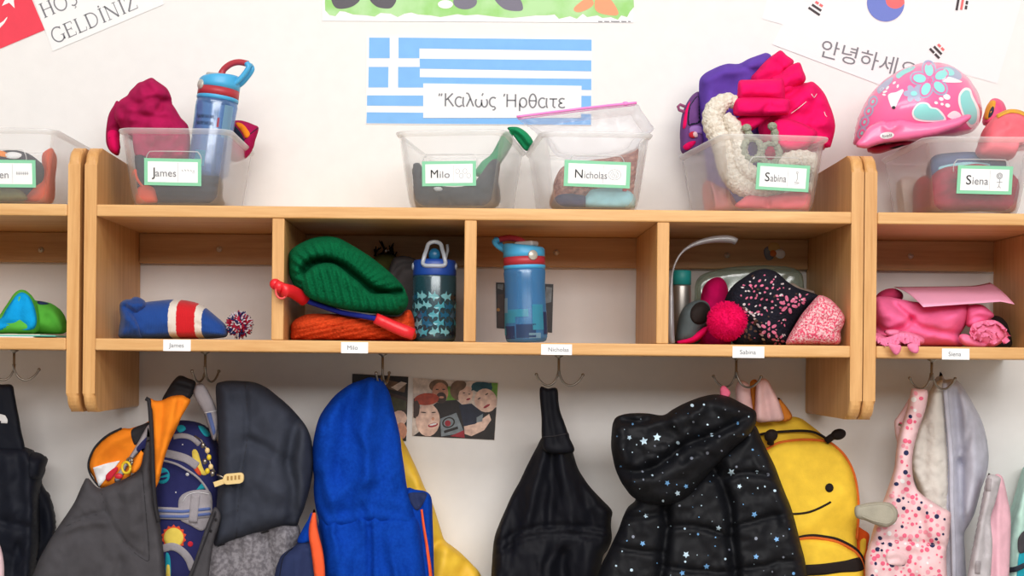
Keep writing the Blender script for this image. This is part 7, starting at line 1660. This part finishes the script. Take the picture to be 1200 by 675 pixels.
hp(M_LAV, ell(1115, 86, 13, 7, 25), L1); hp(M_AQ, ell(1112, 84, 7, 4, 25), L2); hp(M_HW, [(1103, 92), (1112, 90), (1122, 93), (1128, 96), (1118, 97), (1106, 96)], L2)
hp(M_AQ, [(1072, 128), (1078, 122), (1086, 122), (1090, 127), (1097, 128), (1103, 134), (1106, 140), (1090, 141), (1076, 139), (1071, 134)], L2); hp(M_HW, [(1070, 128), (1077, 120.5), (1087, 120.5), (1092, 125.5), (1099, 127), (1106, 134), (1108, 142), (1090, 143), (1074, 141), (1069, 135)], L1)
hp(M_HW, [(1124, 110), (1130, 103), (1137, 104), (1140, 112), (1144, 120), (1148, 130), (1147, 144), (1138, 150), (1130, 140), (1126, 130), (1123, 120)], L1); hp(M_AQ, [(1126, 112), (1131, 106), (1136, 107), (1138, 114), (1142, 122), (1145, 131), (1144, 142), (1138, 146), (1132, 138), (1128, 128), (1126, 120)], L2)
for a, b, q_ in ((1097, 120.5, 2.4), (1103, 116, 3), (1109.5, 113.5, 4.4), (1104, 122, 2.2), (1110.5, 123.5, 3.2)): hp(M_HW, ell(a, b, q_, q_ * .75, 20, 9), L1)
hp(M_HW, [(1110, 136), (1117, 130), (1124, 132), (1127, 138), (1118, 140)], L1)
for a, b, w_, ro in ((1033, 104.5, 3.4, -30), (1037, 107.5, 3.2, -20), (1040, 103, 3, -50), (1052, 101, 2.6, -70), (1048, 97, 2.4, -40), (1036, 111, 2.4, 10)): hp(M_HW, ell(a, b, w_, 1.3, ro, 8), L1)
hp(M_HW, [(1040.5, 112), (1044, 109), (1050, 108), (1057, 104.5), (1059, 106), (1056, 112), (1052, 120), (1049, 126), (1045, 126), (1042, 119)], L1); hp(M_INK, ell(1047.3, 126, 2.3, 2.0), L2)
for a, b in ((1013, 143), (1018, 130), (1023, 119), (1010, 156)):
    hp(M_LAV, ell(a, b, 5.4, 7.4, 25), L1); hp(M_HELM, ell(a, b, 3.4, 5.0, 25), L2); hp(M_AQ, ell(a, b, 1.6, 2.6, 25), L3)
m.build('shell', r)
m = MB()
vs = Soft([(1003, 170), (1010, 160), (1017, 150), (1026, 144), (1034, 141), (1040, 142.5), (1052, 140), (1062, 140.5), (1072, 142.5), (1085, 143), (1097, 142.5), (1110, 140.5), (1122, 138), (1131, 134.5), (1137.5, 134.5), (1138, 138), (1133, 143), (1124, 149), (1113, 153), (1100, 157.5), (1089, 160), (1075, 162.5), (1061, 164.5), (1047, 166), (1034.5, 168), (1024, 171), (1014, 174)], .078, .010, .03, 10, folds=[([(1036, 144), (1042, 152), (1052, 146)], .004, 4)], res=2.4)
vs.add(m, M_HVIS); vs.patch(m, M_HW, ell(1039.4, 158.7, 8.6, 4.0, -6, 18), .0006, thick=False)
oo = vs.pt(1033.5, 161.2, .0016); uu = (vs.pt(1045.5, 159.9, .0016) - oo).normalized(); uu.y = 0; uu.normalize(); letter(m, M_INK, 'bell', oo + Vector((0, -.002, 0)), uu, Vector((-uu.z, 0, uu.x)), .0058, fitw=.0155)
m.build('visor', r)
m = MB(); s_ = Soft([(1016, 174), (1026, 170.5), (1045, 168), (1065, 165), (1078, 164), (1070, 168), (1056, 172), (1044, 176), (1030, 180), (1020, 178)], .15, .02, .03, 5, res=2.2); s_.add(m, M_HDK); s_.patch(m, M_INK, [(1042, 174), (1052, 171), (1060, 170), (1050, 174)], .001); m.build('inner_pad', r)
# ================================================================ light and camera
w = bpy.data.worlds.new('room_light'); scn.world = w; w.use_nodes = True
bg = w.node_tree.nodes['Background']; bg.inputs[0].default_value = (0.98, 0.98, 1.0, 1); bg.inputs[1].default_value = 0.32
def area(name, loc, target, sx, sy, power, col=(1, 0.98, 0.955)):
    l = bpy.data.lights.new(name, 'AREA'); l.shape = 'RECTANGLE'; l.size = sx; l.size_y = sy; l.energy = power; l.color = col
    o = bpy.data.objects.new(name, l); COL.objects.link(o); o.location = loc
    o.rotation_euler = (Vector(target) - Vector(loc)).to_track_quat('-Z', 'Y').to_euler()
    return o
area('ceiling_lamp', (0.1, -1.7, 2.74), (0.1, -1.0, 0.9), 2.6, 0.9, 52)
area('frontal_bounce_fill', (0.5, -3.8, 2.35), (0, 0.3, 1.25), 3.4, 0.8, 86, (1.0, 0.975, 0.95))  # unseen area light added for soft frontal fill, like bounced flash; no window

cam = bpy.data.cameras.new('camera'); co = bpy.data.objects.new('camera', cam); COL.objects.link(co)
cam.sensor_fit = 'HORIZONTAL'; cam.sensor_width = 36.0; cam.lens = 36.0 * (D / S) / 1200.0
cam.shift_x = (600 - CX) / 1200.0; cam.shift_y = (CY - 337.5) / 1200.0
cam.clip_start = 0.05; cam.clip_end = 50
co.matrix_world = Matrix(((cT, -sT, 0, 0), (0, 0, -1, -D), (sT, cT, 0, Z0), (0, 0, 0, 1)))
scn.camera = co
scn.view_settings.view_transform = 'Standard'; scn.view_settings.look = 'None'
scn.view_settings.gamma = 1.0; scn.view_settings.use_curve_mapping = False; scn.view_settings.exposure = 0.0
scn.cycles.max_bounces = 10; scn.cycles.transparent_max_bounces = 24; scn.cycles.use_denoising = True
scn.cycles.diffuse_bounces = 4; scn.cycles.caustics_reflective = False; scn.cycles.caustics_refractive = False
for o in scn.objects:
    if '_loc' in o: del o['_loc']
